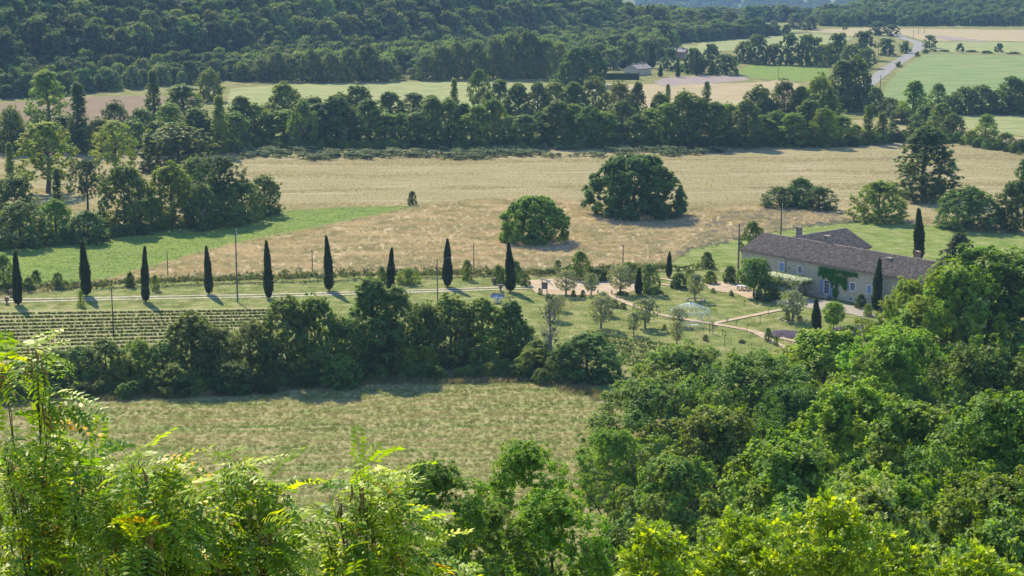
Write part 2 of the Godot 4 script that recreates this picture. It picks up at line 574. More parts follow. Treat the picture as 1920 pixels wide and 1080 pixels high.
func sheet(called: String, pts: Array, level: float, mat: Material, label: String, rough := 0.5) -> void:
	var poly := PackedVector2Array()
	for k in pts.size():
		var a: Vector2 = pts[k]
		var b: Vector2 = pts[(k + 1) % pts.size()]
		var n := maxi(1, int(a.distance_to(b) / maxf(1.5, rough * 4.0)))
		var side := (b - a).orthogonal().normalized()
		for q in n:
			poly.append(a.lerp(b, float(q) / n) + side * (rng.randf_range(-rough, rough) if q else 0.0))
	var ix := Geometry2D.triangulate_polygon(poly)
	if ix.is_empty():
		poly = PackedVector2Array(pts)
		ix = Geometry2D.triangulate_polygon(poly)
	var m := Mb.new()
	for k in range(0, ix.size(), 3):
		var a := Vector3(poly[ix[k]].x, level, poly[ix[k]].y)
		var b := Vector3(poly[ix[k + 1]].x, level, poly[ix[k + 1]].y)
		var c := Vector3(poly[ix[k + 2]].x, level, poly[ix[k + 2]].y)
		if (c - a).cross(b - a).y < 0.0:
			m.tri(a, c, b)
		else:
			m.tri(a, b, c)
	solo(called, m.done(), mat, label, called.get_slice("_", called.get_slice_count("_") - 1), "", "structure")

func ribbon(called: String, pts: Array, wide: float, level: float, mat: Material, label: String) -> void:
	var cv := Curve2D.new()
	for k in pts.size():
		var t: Vector2 = (pts[mini(k + 1, pts.size() - 1)] - pts[maxi(k - 1, 0)]) * 0.16
		cv.add_point(pts[k], -t, t)
	var m := Mb.new()
	var n := int(cv.get_baked_length() / 2.5) + 2
	var last_l := Vector3.ZERO
	var last_r := Vector3.ZERO
	for k in n:
		var o := cv.get_baked_length() * k / (n - 1.0)
		var p := cv.sample_baked(o)
		var d := (cv.sample_baked(o + 0.6) - cv.sample_baked(o - 0.6)).normalized()
		var s := d.orthogonal() * wide * 0.5 * rng.randf_range(0.9, 1.1)
		var l := Vector3(p.x + s.x, level + ground(p.x, p.y), p.y + s.y)
		var r := Vector3(p.x - s.x, level + ground(p.x, p.y), p.y - s.y)
		if k:
			if (r - last_l).cross(l - last_l).y > 0.0:
				m.quad(last_l, l, r, last_r)
			else:
				m.quad(last_r, r, l, last_l)
		last_l = l
		last_r = r
	solo(called, m.done(), mat, label, called.get_slice("_", called.get_slice_count("_") - 1), "", "structure")

func v2(a: Array) -> Array:
	var out := []
	for k in range(0, a.size(), 2):
		out.append(Vector2(a[k], a[k + 1]))
	return out

func fields() -> void:
	M.cropsoil = soil([L(0.21, 0.235, 0.085), L(0.27, 0.27, 0.12), L(0.33, 0.29, 0.165)], Vector2(40, 14), 45)
	M.lush2 = soil([L(0.14, 0.205, 0.045), L(0.19, 0.25, 0.065), L(0.25, 0.27, 0.11)], Vector2(40, 26), 41)
	M.grassgreen = soil([L(0.13, 0.20, 0.07), L(0.17, 0.24, 0.09), L(0.22, 0.25, 0.11)], Vector2(160, 60), 42)
	M.lav = soil([L(0.20, 0.165, 0.20), L(0.27, 0.225, 0.23), L(0.33, 0.28, 0.19)], Vector2(60, 12), 43)
	M.lavsoil = soil([L(0.20, 0.17, 0.13), L(0.27, 0.23, 0.18)], Vector2(10, 10), 44)
	sheet("near_meadow", v2([-77.28, -241.81, -74.15, -246.79, -38.22, -254.78, -21.1, -259.95, 3.25, -260.61, 13.22, -248.59, 16.21, -234.84, 14.61, -210.36, 15.72, -190.29, 14.8, -164.73, -53.91, -164.73]), 0.02, M.meadow, "mown meadow of green and dry grass below the hedgerow")
	sheet("garden_lawn", v2([-106.29, -344.49, -74.99, -337.29, -48.59, -342.24, -21.39, -346.76, 3.18, -343.36, 8.56, -346.76, 25.71, -347.34, 36.22, -356.15, 47.19, -356.15, 72.12, -333.54, 93.97, -323.24, 75.92, -258.64, 39.58, -258.64, 12.69, -253.84, 3.26, -261.28, -21.15, -260.61, -38.31, -255.42, -74.33, -247.39, -77.07, -246.19]), 0.02, M.lawn, "mown lawn of the farmhouse garden and drive verges")
	sheet("dry_field", v2([-150.35, -497.84, -166.93, -554.18, -88.12, -557.04, -44.29, -559.92, 6.87, -564.31, 58.65, -567.27, 111.84, -574.81, 144.05, -577.88, 166.12, -545.78, 121.66, -396.21, 100.23, -408.41, 82.02, -418.04, 69.83, -438.69, 45.21, -434.23, 25.72, -442.33, 5.53, -451.68, -8.26, -449.78, -21.57, -440.5, -42.72, -436, -57.93, -429.85, -77, -411.57, -94.17, -403.75, -129.84, -428.13]), 0.02, M.tan, "wide dry grass field before the tree belt")
	sheet("golden_field", v2([-96.97, -323.24, -75.57, -340.03, -48.97, -345.05, -21.53, -349.07, 4.31, -349.07, 20.58, -351.4, 31.83, -356.15, 38.35, -377.83, 51.75, -391.82, 67.66, -408.41, 79.45, -418.04, 79, -429.85, 69.83, -438.69, 45.3, -435.11, 25.82, -444.17, 5.55, -453.6, -8.29, -451.68, -21.66, -442.33, -28.42, -431.59, -40.55, -413.17, -51.28, -397.7, -63.18, -380.55, -70.53, -363.53, -75.12, -353.17, -80.27, -342.24]), 0.04, M.gold, "golden field of tall dry grass behind the drive")
	sheet("green_field", v2([-102, -333.54, -114.25, -375.15, -98.55, -396.21, -77, -411.57, -58.16, -431.59, -42.89, -437.79, -24.94, -440.5, -31.35, -426.41, -40.32, -410.78, -51.01, -395.47, -62.86, -378.51, -70.18, -361.66, -74.76, -351.4, -79.49, -341.13, -89.71, -337.84]), 0.06, M.lush, "bright green strip of lush grass below the left grove")
	sheet("crop_field", v2([-98.74, -312.59, -42.97, -315.43, -43.16, -302.6, -45.47, -299.12, -55.03, -285.53, -68.06, -276.73, -80.43, -268.79, -85.46, -268.79]), 0.05, M.cropsoil, "tan soil and stubble between the low crop rows")
	sheet("house_lawn", v2([31.39, -356.15, 38.21, -376.49, 51.48, -389.66, 67.28, -406.07, 81.71, -416.41, 100.23, -408.41, 120.36, -391.82, 99.97, -323.24, 72.12, -333.54, 58.32, -350.23, 47.19, -356.15]), 0.06, M.lush2, "bright lawn behind the farmhouse")
	sheet("back_field", v2([-115.74, -714.68, -127.33, -798.15, -108.44, -815.98, -52.92, -834.61, -15.12, -834.61, 32.04, -815.98, 56.07, -772.8, 47.77, -656.55, -11.44, -628.1, -76.24, -628.1, -103.36, -642.96]), 0.02, M.pale_green, "pale green field behind the tree belt")
	sheet("ploughed_field", v2([-190.59, -628.1, -217.73, -719.39, -210.39, -724.17, -180.17, -754.15, -158.44, -759.39, -134.1, -751.56, -115.45, -656.55, -135.32, -628.1]), 0.02, M.brown, "brown bare field at the left foot of the hill")
	sheet("left_field", v2([-151.87, -497.84, -169.47, -557.04, -142.36, -557.04, -110.19, -548.55, -88.12, -557.04, -75.94, -497.84]), 0.04, M.tan, "dry strip of field between left grove and belt")
	sheet("wheat_field", v2([39.33, -683.33, 47.17, -822.1, 72, -822.1, 107.55, -828.31, 130.47, -847.5, 134.06, -822.1, 116.07, -710.03, 87.32, -654.57]), 0.02, M.wheat, "pale wheat field right of the far cottage")
	sheet("lavender_field", v2([66.78, -834.61, 74.03, -860.79, 98.01, -878, 113.98, -874.5, 113.84, -847.5, 92.2, -825.19, 68.75, -812.96]), 0.04, M.lav, "mauve lavender field by the far cottage")
	sheet("clover_field", v2([110.78, -895.89, 128.83, -950.04, 148.87, -950.04, 166.65, -933.92, 152.47, -847.5, 136.58, -837.8, 116.9, -860.79]), 0.04, M.lush, "small bright green field beside the road trees")
	sheet("upper_field", v2([96.3, -1059.59, 110.96, -1171.9, 139.07, -1251.34, 179.55, -1375.46, 205.47, -1342.2, 230.67, -1280.24, 232.75, -1210.34, 202.85, -1124.27, 149.14, -1101.86, 110.55, -1049.51]), 0.02, M.pale_green, "sloping green field beside the hill's end")
	sheet("grass_field", v2([147.89, -710.03, 171.26, -809.95, 203.79, -926.06, 243.65, -1044.55, 262.86, -1039.63, 307.21, -1020.4, 207.01, -683.33, 172.83, -679.08, 149.05, -683.33]), 0.02, M.grassgreen, "large green field right of the road")
	sheet("strip_field", v2([248.07, -1059.59, 272.6, -1159.62, 295.89, -1171.9, 348.6, -1159.62, 311.48, -1034.76, 266.58, -1054.53]), 0.04, M.pale_green, "narrow grey-green field beyond the dark hedge line")
	sheet("far_field", v2([202.23, -1295.2, 241.72, -1342.2, 303.58, -1366.99, 407.76, -1358.63, 352.25, -1171.9, 299.02, -1184.44, 274.43, -1178.14, 277.48, -1265.63, 237.9, -1237.37]), 0.02, M.wheat, "far wheat field below the low ridge wood")
	sheet("purple_field", v2([287.5, -1223.71, 299.02, -1244.32, 307.15, -1216.98, 316.82, -1184.44, 312.09, -1171.9, 295.46, -1184.44]), 0.06, M.lav, "thin lilac strip in the far wheat")
	sheet("pasture_field", v2([168.3, -670.71, 178.58, -685.48, 208.94, -689.82, 179.41, -590.48, 167.73, -620.91, 160.1, -628.1]), 0.02, M.pale_green, "pale pasture behind the trees on the right")
	sheet("rough_field", v2([110.09, -574.81, 127.39, -656.55, 148.62, -662.55, 160.1, -628.1, 178.46, -587.28, 166.12, -545.78, 144.05, -577.88]), 0.04, M.tan, "dry corner of field below the road trees")
	sheet("gravel_court", v2([2.63, -340.58, 10.61, -343.92, 19.37, -345.05, 23.27, -342.8, 24.62, -337.84, 24.23, -330.9, 20.26, -327.8, 18.18, -326.77, 14.63, -326.26, 5.56, -326.77, 4.09, -330.9]), 0.1, M.gravel, "pinkish gravel forecourt at the end of the drive")
	sheet("gravel_terrace", v2([37.29, -337.29, 41.14, -340.03, 43.04, -338.38, 44.96, -334.6, 47.33, -329.34, 47.99, -323.24, 45.05, -322.24, 42.56, -327.8, 38.8, -330.38]), 0.1, M.gravel, "pinkish gravel terrace under the dining table")
	sheet("paved_terrace", v2([47.84, -322.24, 51.29, -325.25, 55.48, -323.24, 60.27, -319.29, 64.56, -313.53, 64.71, -307.06, 62.05, -307.06, 57.92, -311.66, 53.63, -314.95, 49.38, -315.91]), 0.1, M.slab, "grey paved terrace before the farmhouse door")
	sheet("lavender_bed", v2([42.44, -290.74, 44.85, -294.87, 51.12, -294.03, 59.39, -299.12, 63.1, -299.12, 62.25, -294.87, 54.19, -290.74, 48.51, -289.11]), 0.08, M.lavsoil, "bed of soil under the lavender")
	ribbon("drive_track", v2([-97.81, -319.29, -79.56, -321.5, -62.98, -323.24, -46.19, -324.74, -26.34, -327.8, -11.23, -330.38, 4.11, -333.01]), 0.85, 0.08, M.track, "near pale wheel track of the gravel drive")
	ribbon("drive_track", v2([-98.6, -321.99, -80.09, -323.74, -63.4, -325.5, -46.5, -327.03, -26.5, -329.86, -11.3, -332.48, 4.14, -335.14]), 0.85, 0.08, M.track, "far pale wheel track of the gravel drive")
	ribbon("garden_path", v2([18.21, -327.28, 20.37, -321.25, 22.43, -316.38, 26.41, -308.89, 31.14, -304.37, 35.09, -300.85, 38.41, -298.26, 41.72, -294.03, 43.06, -288.71, 45.09, -282.02]), 1.3, 0.12, M.gravel, "sandy garden path from the court past the gazebo")
	ribbon("garden_path", v2([35.11, -301.07, 41.84, -306.84, 49.05, -313.06]), 1.2, 0.13, M.gravel, "sandy garden path branching to the terrace")
	ribbon("garden_path", v2([41.43, -295.29, 44.31, -291.14, 48.64, -285.53]), 1.1, 0.13, M.gravel, "sandy garden path curving towards the lavender bed")
	ribbon("garden_path", v2([24.22, -341.13, 27.68, -338.38, 31.26, -335.14, 37.7, -337.29]), 1.0, 0.12, M.gravel, "narrow upper path between court and terrace")
	ribbon("garden_path", v2([24.82, -342.24, 29.14, -343.36, 32.49, -339.48]), 0.9, 0.12, M.gravel, "narrow path curving behind the round bushes")
	ribbon("asphalt_road", v2([137.57, -710.03, 151.21, -764.7, 165.84, -822.1, 183.49, -881.52, 202.12, -941.91, 223.36, -1006.44, 241.57, -1064.69, 254.13, -1107.38, 262.91, -1147.6, 266.97, -1190.81, 269.12, -1230.5, 275.24, -1272.9]), 7.0, 0.1, M.asphalt, "grey country road winding up the valley")
	ribbon("farm_track", v2([31.21, -764.7, 35.91, -792.38, 41.9, -815.98, 45.93, -822.1]), 5, 0.08, M.track, "pale farm track beside the broad spreading oak")

# ---------------------------------------------------------------- buildings
func wall_with(m: Mb, at: Vector3, u: Vector3, nrm: Vector3, length: float, high: float, holes: Array, thick := 0.45) -> void:
	# front face split round its openings, with the reveals of each
	var xs := [0.0, length]
	var ys := [0.0, high]
	for q in holes:
		for k in 2:
			xs.append(q[0] + q[2] * k)
			ys.append(q[1] + q[3] * k)
	xs.sort()
	ys.sort()
	var P := func(x: float, y: float, d: float) -> Vector3: return at + u * x + UP * y - nrm * d
	for a in xs.size() - 1:
		for b in ys.size() - 1:
			if xs[a + 1] - xs[a] < 0.001 or ys[b + 1] - ys[b] < 0.001:
				continue
			var cx: float = (xs[a] + xs[a + 1]) * 0.5
			var cy: float = (ys[b] + ys[b + 1]) * 0.5
			var open := false
			for q in holes:
				if cx > q[0] and cx < q[0] + q[2] and cy > q[1] and cy < q[1] + q[3]:
					open = true
			if not open:
				m.quad(P.call(xs[a], ys[b], 0.0), P.call(xs[a], ys[b + 1], 0.0), P.call(xs[a + 1], ys[b + 1], 0.0), P.call(xs[a + 1], ys[b], 0.0))
				m.quad(P.call(xs[a + 1], ys[b], thick), P.call(xs[a + 1], ys[b + 1], thick), P.call(xs[a], ys[b + 1], thick), P.call(xs[a], ys[b], thick))
	for q in holes:
		var x0: float = q[0]
		var x1: float = q[0] + q[2]
		var y0: float = q[1]
		var y1: float = q[1] + q[3]
		m.quad(P.call(x0, y0, thick), P.call(x0, y1, thick), P.call(x0, y1, 0.0), P.call(x0, y0, 0.0))
		m.quad(P.call(x1, y0, 0.0), P.call(x1, y1, 0.0), P.call(x1, y1, thick), P.call(x1, y0, thick))
		m.quad(P.call(x0, y0, 0.0), P.call(x1, y0, 0.0), P.call(x1, y0, thick), P.call(x0, y0, thick))
		m.quad(P.call(x0, y1, thick), P.call(x1, y1, thick), P.call(x1, y1, 0.0), P.call(x0, y1, 0.0))

func tiles(m: Mb, at: Vector3, u: Vector3, up: Vector3, wide: float, high: float, tri_left := 0.0, tri_right := 0.0) -> void:
	# rows of half-round clay tiles; u along the eave, up along the slope
	var nrm := up.cross(u).normalized()
	if nrm.y < 0.0:
		nrm = -nrm
	var pitch := 0.25
	var step := 0.42
	var flip := (u.cross(up)).dot(nrm) < 0.0
	for c in int(wide / pitch):
		var drift := rng.randf_range(-0.02, 0.02)
		var warm := rng.randf()
		for r in int(high / step):
			var y0 := r * step
			var x := (c + 0.5) * pitch + drift + rng.randf_range(-0.012, 0.012)
			if x < tri_left * y0 / high or x > wide - tri_right * y0 / high:
				continue
			var f := rng.randf_range(0.7, 1.25)
			var col := Color(0.112, 0.094, 0.080).lerp(Color(0.160, 0.115, 0.085), warm * rng.randf())
			if rng.randf() < 0.22: col = Color(0.165, 0.15, 0.13)
			if rng.randf() < 0.08: col = Color(0.06, 0.052, 0.048)
			col = Color(col.r * f, col.g * f, col.b * f)
			var lift := rng.randf_range(0.0, 0.015)
			var ring := [[], []]
			for e in 2:
				var rad := 0.115 - 0.02 * e
				for k in 4:
					var a := PI * k / 3.0
					ring[e].append(at + u * (x + cos(a) * rad) + up * (y0 + e * (step + 0.05)) + nrm * (0.03 + sin(a) * rad + lift * (1 - e) + 0.03 * (1 - e)))
			for k in 3:
				if flip:
					m.quad(ring[0][k], ring[0][k + 1], ring[1][k + 1], ring[1][k], col)
				else:
					m.quad(ring[0][k], ring[1][k], ring[1][k + 1], ring[0][k + 1], col)

func shutter(parent: Node, at: Vector3, u: Vector3, nrm: Vector3, w: float, h: float, mat: Material) -> void:
	var b := Basis(u, UP, nrm)
	var m := Mb.new()
	var n := maxi(3, int(w / 0.14))
	for k in n:
		m.box(at + u * (w * ((k + 0.5) / n - 0.5)) + UP * h * 0.5, Vector3(w / n - 0.012, h, 0.035), Color.WHITE, b)
	for y in [0.18, 0.82]:
		m.box(at + UP * (h * y) + nrm * 0.03, Vector3(w * 0.94, 0.11, 0.03), Color.WHITE, b)
	part("shutter", m.done(), mat, parent)

func window_in(parent: Node, at: Vector3, u: Vector3, nrm: Vector3, w: float, h: float, cols: int, rows: int, mat: Material, called := "window") -> void:
	# at: middle of the opening's sill on the outer face
	var b := Basis(u, UP, nrm)
	var f := Mb.new()
	var z := -nrm * 0.16
	for s in [-1, 1]:
		f.box(at + z + u * (s * (w * 0.5 - 0.04)) + UP * h * 0.5, Vector3(0.08, h, 0.07), Color.WHITE, b)
	for y in [0.04, h - 0.04]:
		f.box(at + z + UP * y, Vector3(w - 0.165, 0.08, 0.068), Color.WHITE, b)
	for k in range(1, cols):
		f.box(at + z + u * (w * (float(k) / cols - 0.5)) + UP * h * 0.5, Vector3(0.045, h - 0.17, 0.05), Color.WHITE, b)
	for k in range(1, rows):
		f.box(at + z + UP * (h * k / rows), Vector3(w - 0.17, 0.035, 0.044), Color.WHITE, b)
	var o := part(called, f.done(), mat, parent)
	var g := Mb.new()
	g.box(at - nrm * 0.19 + UP * h * 0.5, Vector3(w - 0.1, h - 0.1, 0.012), Color.WHITE, b)
	part("pane", g.done(), M.glass, o)

func surround(parent: Node, at: Vector3, u: Vector3, nrm: Vector3, w: float, h: float, t := 0.14) -> void:
	var b := Basis(u, UP, nrm)
	var m := Mb.new()
	for s in [-1, 1]:
		m.box(at + u * (s * (w * 0.5 + t * 0.5)) + UP * h * 0.5 + nrm * 0.01, Vector3(t, h, 0.04), Color.WHITE, b)
	m.box(at + UP * (h + t * 0.5) + nrm * 0.012, Vector3(w + t * 2.0, t, 0.044), Color.WHITE, b)
	m.box(at - UP * 0.05 + nrm * 0.05, Vector3(w + t * 2.0, 0.1, 0.14), Color.WHITE, b)
	part("window_surround", m.done(), M.white, parent)

func farmhouse() -> void:
	var o := Vector3(45.29, 0, -341.31)
	var h := thing("farmhouse", "long stone farmhouse with grey-mauve tiled roof and pale shutters", "house", o, -0.8762)
	var m := Mb.new()
	var holes := [[5.29, 3.42, 1, 1.35], [9.85, 3.45, 1.1, 1.5], [12.01, 3.76, 0.4, 0.65], [14.54, 3.59, 0.85, 1.4], [20.98, 0.62, 1.25, 2.55], [27.24, 2.13, 1.1, 1.5], [31.26, 2.28, 0.9, 1.5], [27.13, 0.25, 0.55, 0.6], [38, 2.34, 0.9, 1.3], [43.93, 1.82, 0.9, 1.3]]
	wall_with(m, Vector3.ZERO, Vector3.RIGHT, Vector3.BACK, 50.65, 6.317, holes)
	var ln := 50.65
	var dp := 12.6
	var ev := 6.317
	var rg := 8.774
	m.quad(Vector3(ln, 0, -dp), Vector3(ln, ev, -dp), Vector3(0, ev, -dp), Vector3(0, 0, -dp))
	for g in [0.0, ln]:
		var a := Vector3(g, 0, 0)
		var b := Vector3(g, 0, -dp)
		var t := Vector3(g, rg - 0.12, -6.3)
		if g == 0.0:
			m.quad(b, b + UP * ev, a + UP * ev, a)
			m.tri(b + UP * ev, t, a + UP * ev)
		else:
			m.quad(a, a + UP * ev, b + UP * ev, b)
			m.tri(a + UP * ev, t, b + UP * ev)
	part("wall", m.done(), M.plaster, h)
	# main roof: a slab under each slope, then the tiles
	var sl := Mb.new()
	var eav := 6.200
	var up := Vector3(0, rg - eav, -6.6).normalized()
	var slope := Vector2(6.6, rg - eav).length()
	var nf := Vector3(0, 6.6, rg - eav).normalized()
	sl.box(Vector3(ln * 0.5, (eav + rg) * 0.5, 0.3 - 3.3) - nf * 0.08, Vector3(ln + 0.5, 0.14, slope), Color(0.14, 0.115, 0.10), Basis(Vector3.RIGHT, nf, Vector3.RIGHT.cross(nf)))
	var nb := Vector3(0, 6.6, -(rg - eav)).normalized()
	sl.box(Vector3(ln * 0.5, (eav + rg) * 0.5, -12.9 + 3.3) - nb * 0.08, Vector3(ln + 0.5, 0.14, slope), Color(0.14, 0.115, 0.10), Basis(Vector3.RIGHT, nb, Vector3.RIGHT.cross(nb)))
	var rf := part("roof", sl.done(), M.paint, h)
	var tl := Mb.new()
	tiles(tl, Vector3(-0.25, eav, 0.32), Vector3.RIGHT, up, ln + 0.5, slope + 0.1)
	tiles(tl, Vector3(-0.25, eav, -12.92), Vector3.RIGHT, Vector3(0, rg - eav, 6.6).normalized(), ln + 0.5, slope + 0.1)
	for k in int(ln / 0.4):
		var f := rng.randf_range(0.7, 1.2)
		tl.tube([Vector3(k * 0.4 - 0.2, rg + 0.03, -6.3), Vector3(k * 0.4 + 0.24, rg + 0.06, -6.3)], [0.13, 0.15], 7, Color(0.24 * f, 0.19 * f, 0.165 * f))
	part("roof_tiles", tl.done(), M.paint, rf).set_meta("kind", "stuff")
	var cor := Mb.new()
	cor.box(Vector3(ln * 0.5, eav - 0.13, 0.13), Vector3(ln + 0.1, 0.13, 0.26))
	part("cornice", cor.done(), M.stone, h)
	var gt := Mb.new()
	gt.tube([Vector3(-0.2, eav - 0.06, 0.42), Vector3(ln + 0.2, eav - 0.09, 0.42)], [0.075, 0.075], 6)
	gt.tube([Vector3(11.44, eav - 0.1, 0.42), Vector3(11.44, eav - 0.5, 0.09), Vector3(11.44, 0.1, 0.09)], [0.055, 0.055, 0.055], 6)
	part("gutter", gt.done(), M.concrete, h)
	var R := Vector3.RIGHT
	var B := Vector3.BACK
	window_in(h, Vector3(5.79, 3.42, 0), R, B, 1, 1.35, 2, 3, M.white)
	window_in(h, Vector3(10.4, 3.45, 0), R, B, 1.1, 1.5, 2, 3, M.white)
	window_in(h, Vector3(12.21, 3.76, 0), R, B, 0.4, 0.65, 1, 1, M.white)
	window_in(h, Vector3(14.97, 3.59, 0), R, B, 0.85, 1.4, 2, 3, M.white)
	window_in(h, Vector3(27.79, 2.13, 0), R, B, 1.1, 1.5, 2, 3, M.white)
	window_in(h, Vector3(31.71, 2.28, 0), R, B, 0.9, 1.5, 2, 3, M.white)
	window_in(h, Vector3(27.4, 0.25, 0), R, B, 0.55, 0.6, 1, 1, M.white)
	window_in(h, Vector3(38.45, 2.34, 0), R, B, 0.9, 1.3, 2, 3, M.white)
	window_in(h, Vector3(44.38, 1.82, 0), R, B, 0.9, 1.3, 2, 3, M.white)
	window_in(h, Vector3(21.6, 0.62, 0), R, B, 1.25, 2.55, 2, 4, M.white, "door")
	surround(h, Vector3(5.79, 3.42, 0), R, B, 1, 1.35)
	surround(h, Vector3(10.4, 3.45, 0), R, B, 1.1, 1.5)
	surround(h, Vector3(14.97, 3.59, 0), R, B, 0.85, 1.4)
	surround(h, Vector3(27.79, 2.13, 0), R, B, 1.1, 1.5)
	surround(h, Vector3(31.71, 2.28, 0), R, B, 0.9, 1.5)
	surround(h, Vector3(21.6, 0.62, 0), R, B, 1.25, 2.55)
	shutter(h, Vector3(4.84, 3.42, 0.05), R, B, 0.55, 1.35, M.shutter)
	shutter(h, Vector3(6.74, 3.42, 0.05), R, B, 0.55, 1.35, M.shutter)
	shutter(h, Vector3(10.12, 3.45, -0.02), R, B, 0.54, 1.5, M.shutter)
	shutter(h, Vector3(10.68, 3.45, -0.02), R, B, 0.54, 1.5, M.shutter)
	shutter(h, Vector3(20.45, 0.62, 0.05), R, B, 0.75, 2.55, M.shutter)
	shutter(h, Vector3(22.75, 0.62, 0.05), R, B, 0.75, 2.55, M.shutter)
	shutter(h, Vector3(26.74, 2.13, 0.05), R, B, 0.6, 1.5, M.shutter)
	shutter(h, Vector3(31.48, 2.28, -0.02), R, B, 0.44, 1.5, M.shutter)
	shutter(h, Vector3(31.94, 2.28, -0.02), R, B, 0.44, 1.5, M.shutter)
	shutter(h, Vector3(38.22, 2.34, -0.02), R, B, 0.44, 1.3, M.shutter)
	shutter(h, Vector3(38.68, 2.34, -0.02), R, B, 0.44, 1.3, M.shutter)
	shutter(h, Vector3(44.15, 1.82, -0.02), R, B, 0.44, 1.3, M.shutter)
	shutter(h, Vector3(44.61, 1.82, -0.02), R, B, 0.44, 1.3, M.shutter)
	var st := Mb.new()
	for k in 3:
		st.box(Vector3(21.6, 0.62 - 0.06 - 0.12 * (k + 0.5) + 0.06, 0.55 + 0.32 * k), Vector3(2.2 + 0.5 * k, 0.12, 1.1 + 0.64 * k), Color.WHITE)
	part("doorstep", st.done(), M.stone, h)
	chimney(h, Vector3(15.6, 8.67, -6.9), Vector3(1.3, 1.1, 0.7), 0.0, M.stone)
	chimney(h, Vector3(36.5, 8.27, -7.6), Vector3(0.8, 1.2, 0.7), 0.0, M.clay)
	var vent := Mb.new()
	vent.box(Vector3(32.6, 8.02, -4.4), Vector3(0.9, 0.9, 0.7))
	vent.box(Vector3(32.6, 8.52, -4.4), Vector3(1.05, 0.08, 0.85))
	part("chimney", vent.done(), M.stone, h)
	# the wing behind, its ridge square to the main one
	var w := thing("farmhouse_wing", "rear wing with its own tiled roof standing behind the long farmhouse", "house", o, -0.8762)
	var wx := 6.9
	var hw := 6.3
	var z0 := -12.65
	var z1 := -23.0
	var wm := Mb.new()
	var we := 5.9
	var wr := 8.77
	wm.quad(Vector3(wx + hw, 0, z0), Vector3(wx + hw, we, z0), Vector3(wx + hw, we, z1), Vector3(wx + hw, 0, z1))
	wm.quad(Vector3(wx - hw, 0, z1), Vector3(wx - hw, we, z1), Vector3(wx - hw, we, z0), Vector3(wx - hw, 0, z0))
	wm.quad(Vector3(wx + hw, 0, z1), Vector3(wx + hw, we, z1), Vector3(wx - hw, we, z1), Vector3(wx - hw, 0, z1))
	wm.tri(Vector3(wx + hw, we, z1), Vector3(wx, wr - 0.15, z1), Vector3(wx - hw, we, z1))
	part("wall", wm.done(), M.plaster, w)
	var ws := Mb.new()
	var wt := Mb.new()
	var zl := -7.0 - z1 + 0.3
	for s in [-1.0, 1.0]:
		var un := Vector3(-s * (hw + 0.35), wr - we, 0).normalized()
		var nn := Vector3(s * (wr - we), hw + 0.35, 0).normalized()
		var sw := Vector2(hw + 0.35, wr - we).length()
		ws.box(Vector3(wx + s * (hw + 0.35) * 0.5, (we + wr) * 0.5, z1 - 0.3 + zl * 0.5) - nn * 0.08, Vector3(sw, 0.14, zl), Color(0.14, 0.115, 0.10), Basis(nn.cross(Vector3.BACK), nn, Vector3.BACK))
		tiles(wt, Vector3(wx + s * (hw + 0.37), we, z1 - 0.3), Vector3.BACK, un, zl, sw + 0.1)
	for k in int(zl / 0.4):
		wt.tube([Vector3(wx, wr + 0.03, z1 + k * 0.4 - 0.3), Vector3(wx, wr + 0.06, z1 + k * 0.4 + 0.14)], [0.13, 0.15], 7, Color(0.21, 0.17, 0.15))
	var wf := part("roof", ws.done(), M.paint, w)
	part("roof_tiles", wt.done(), M.paint, wf).set_meta("kind", "stuff")
	chimney(w, Vector3(3.1, 7.57, -13.2), Vector3(1.1, 1.7, 0.7), 0.3, M.stone)
	var iv := Mb.new()
	var ivs := Mb.new()
	for q in [[19.95, 4.76, 28.92, 5.59], [19.84, 3.26, 23.54, 5.06], [22.97, 1.99, 26.53, 4.5], [23.34, 0.1, 24.48, 2.01], [26.63, 4.73, 28.67, 5.33]]:
		for k in int((q[2] - q[0]) * (q[3] - q[1]) * 330):
			var p := Vector3(rng.randf_range(q[0], q[2]), rng.randf_range(q[1], q[3]), 0) + Vector3(rng.randfn(), rng.randfn(), 0) * 0.16
			p.y = minf(p.y, 5.95)
			if p.x > 20.88 and p.x < 22.33 and p.y < 3.27:
				continue
			if p.y - q[1] < (q[3] - q[1]) * 0.55 * absf(sin(p.x * 1.9 + q[0]) * sin(p.x * 0.83)):
				continue
			p.z = 0.08 + 0.45 * absf(sin(p.x * 2.3) * cos(p.y * 2.9)) * rng.randf()
			var nn := (Vector3(0, 0.45, 0.8) + rv() * 0.55).normalized()
			var d := (Vector3(0, -1, 0.25) + rv() * 0.5).normalized()
			d = (d - nn * d.dot(nn)).normalized()
			var f := rng.randf_range(0.7, 1.3)
			leaf(iv, p, d, nn, rng.randf_range(0.14, 0.24), 0.15, Color(0.07 * f, 0.24 * f, 0.035 * f))
	ivs.tube([Vector3(23.96, 0, 0.12), Vector3(23.88, 2.0, 0.1), Vector3(23.63, 4.2, 0.1), Vector3(23.56, 5.6, 0.1)], [0.13, 0.10, 0.07, 0.03], 6)
	ivs.tube([Vector3(23.63, 4.2, 0.1), Vector3(20.9, 5.3, 0.1)], [0.05, 0.02], 5)
	ivs.tube([Vector3(23.63, 4.2, 0.1), Vector3(27.88, 5.4, 0.1)], [0.05, 0.02], 5)
	var ivy := thing("wall_ivy", "bright green creeper covering the farmhouse wall above the white door", "climbing plant", o, -0.8762)
	part("foliage", iv.done(), M.foliage[1], ivy)
	part("stem", ivs.done(), M.bark, ivy)
	var pg := thing("pergola", "iron-posted pergola along the farmhouse wall under a flowering climber", "pergola", o, -0.8762)
	for k in 4:
		for zz in [2.2, 5.6]:
			var pm := Mb.new()
			pm.tube([Vector3(11.2 + k * 2.7, 0, zz), Vector3(11.2 + k * 2.7, 2.5, zz)], [0.05, 0.05], 6)
			part("post", pm.done(), M.iron, pg)
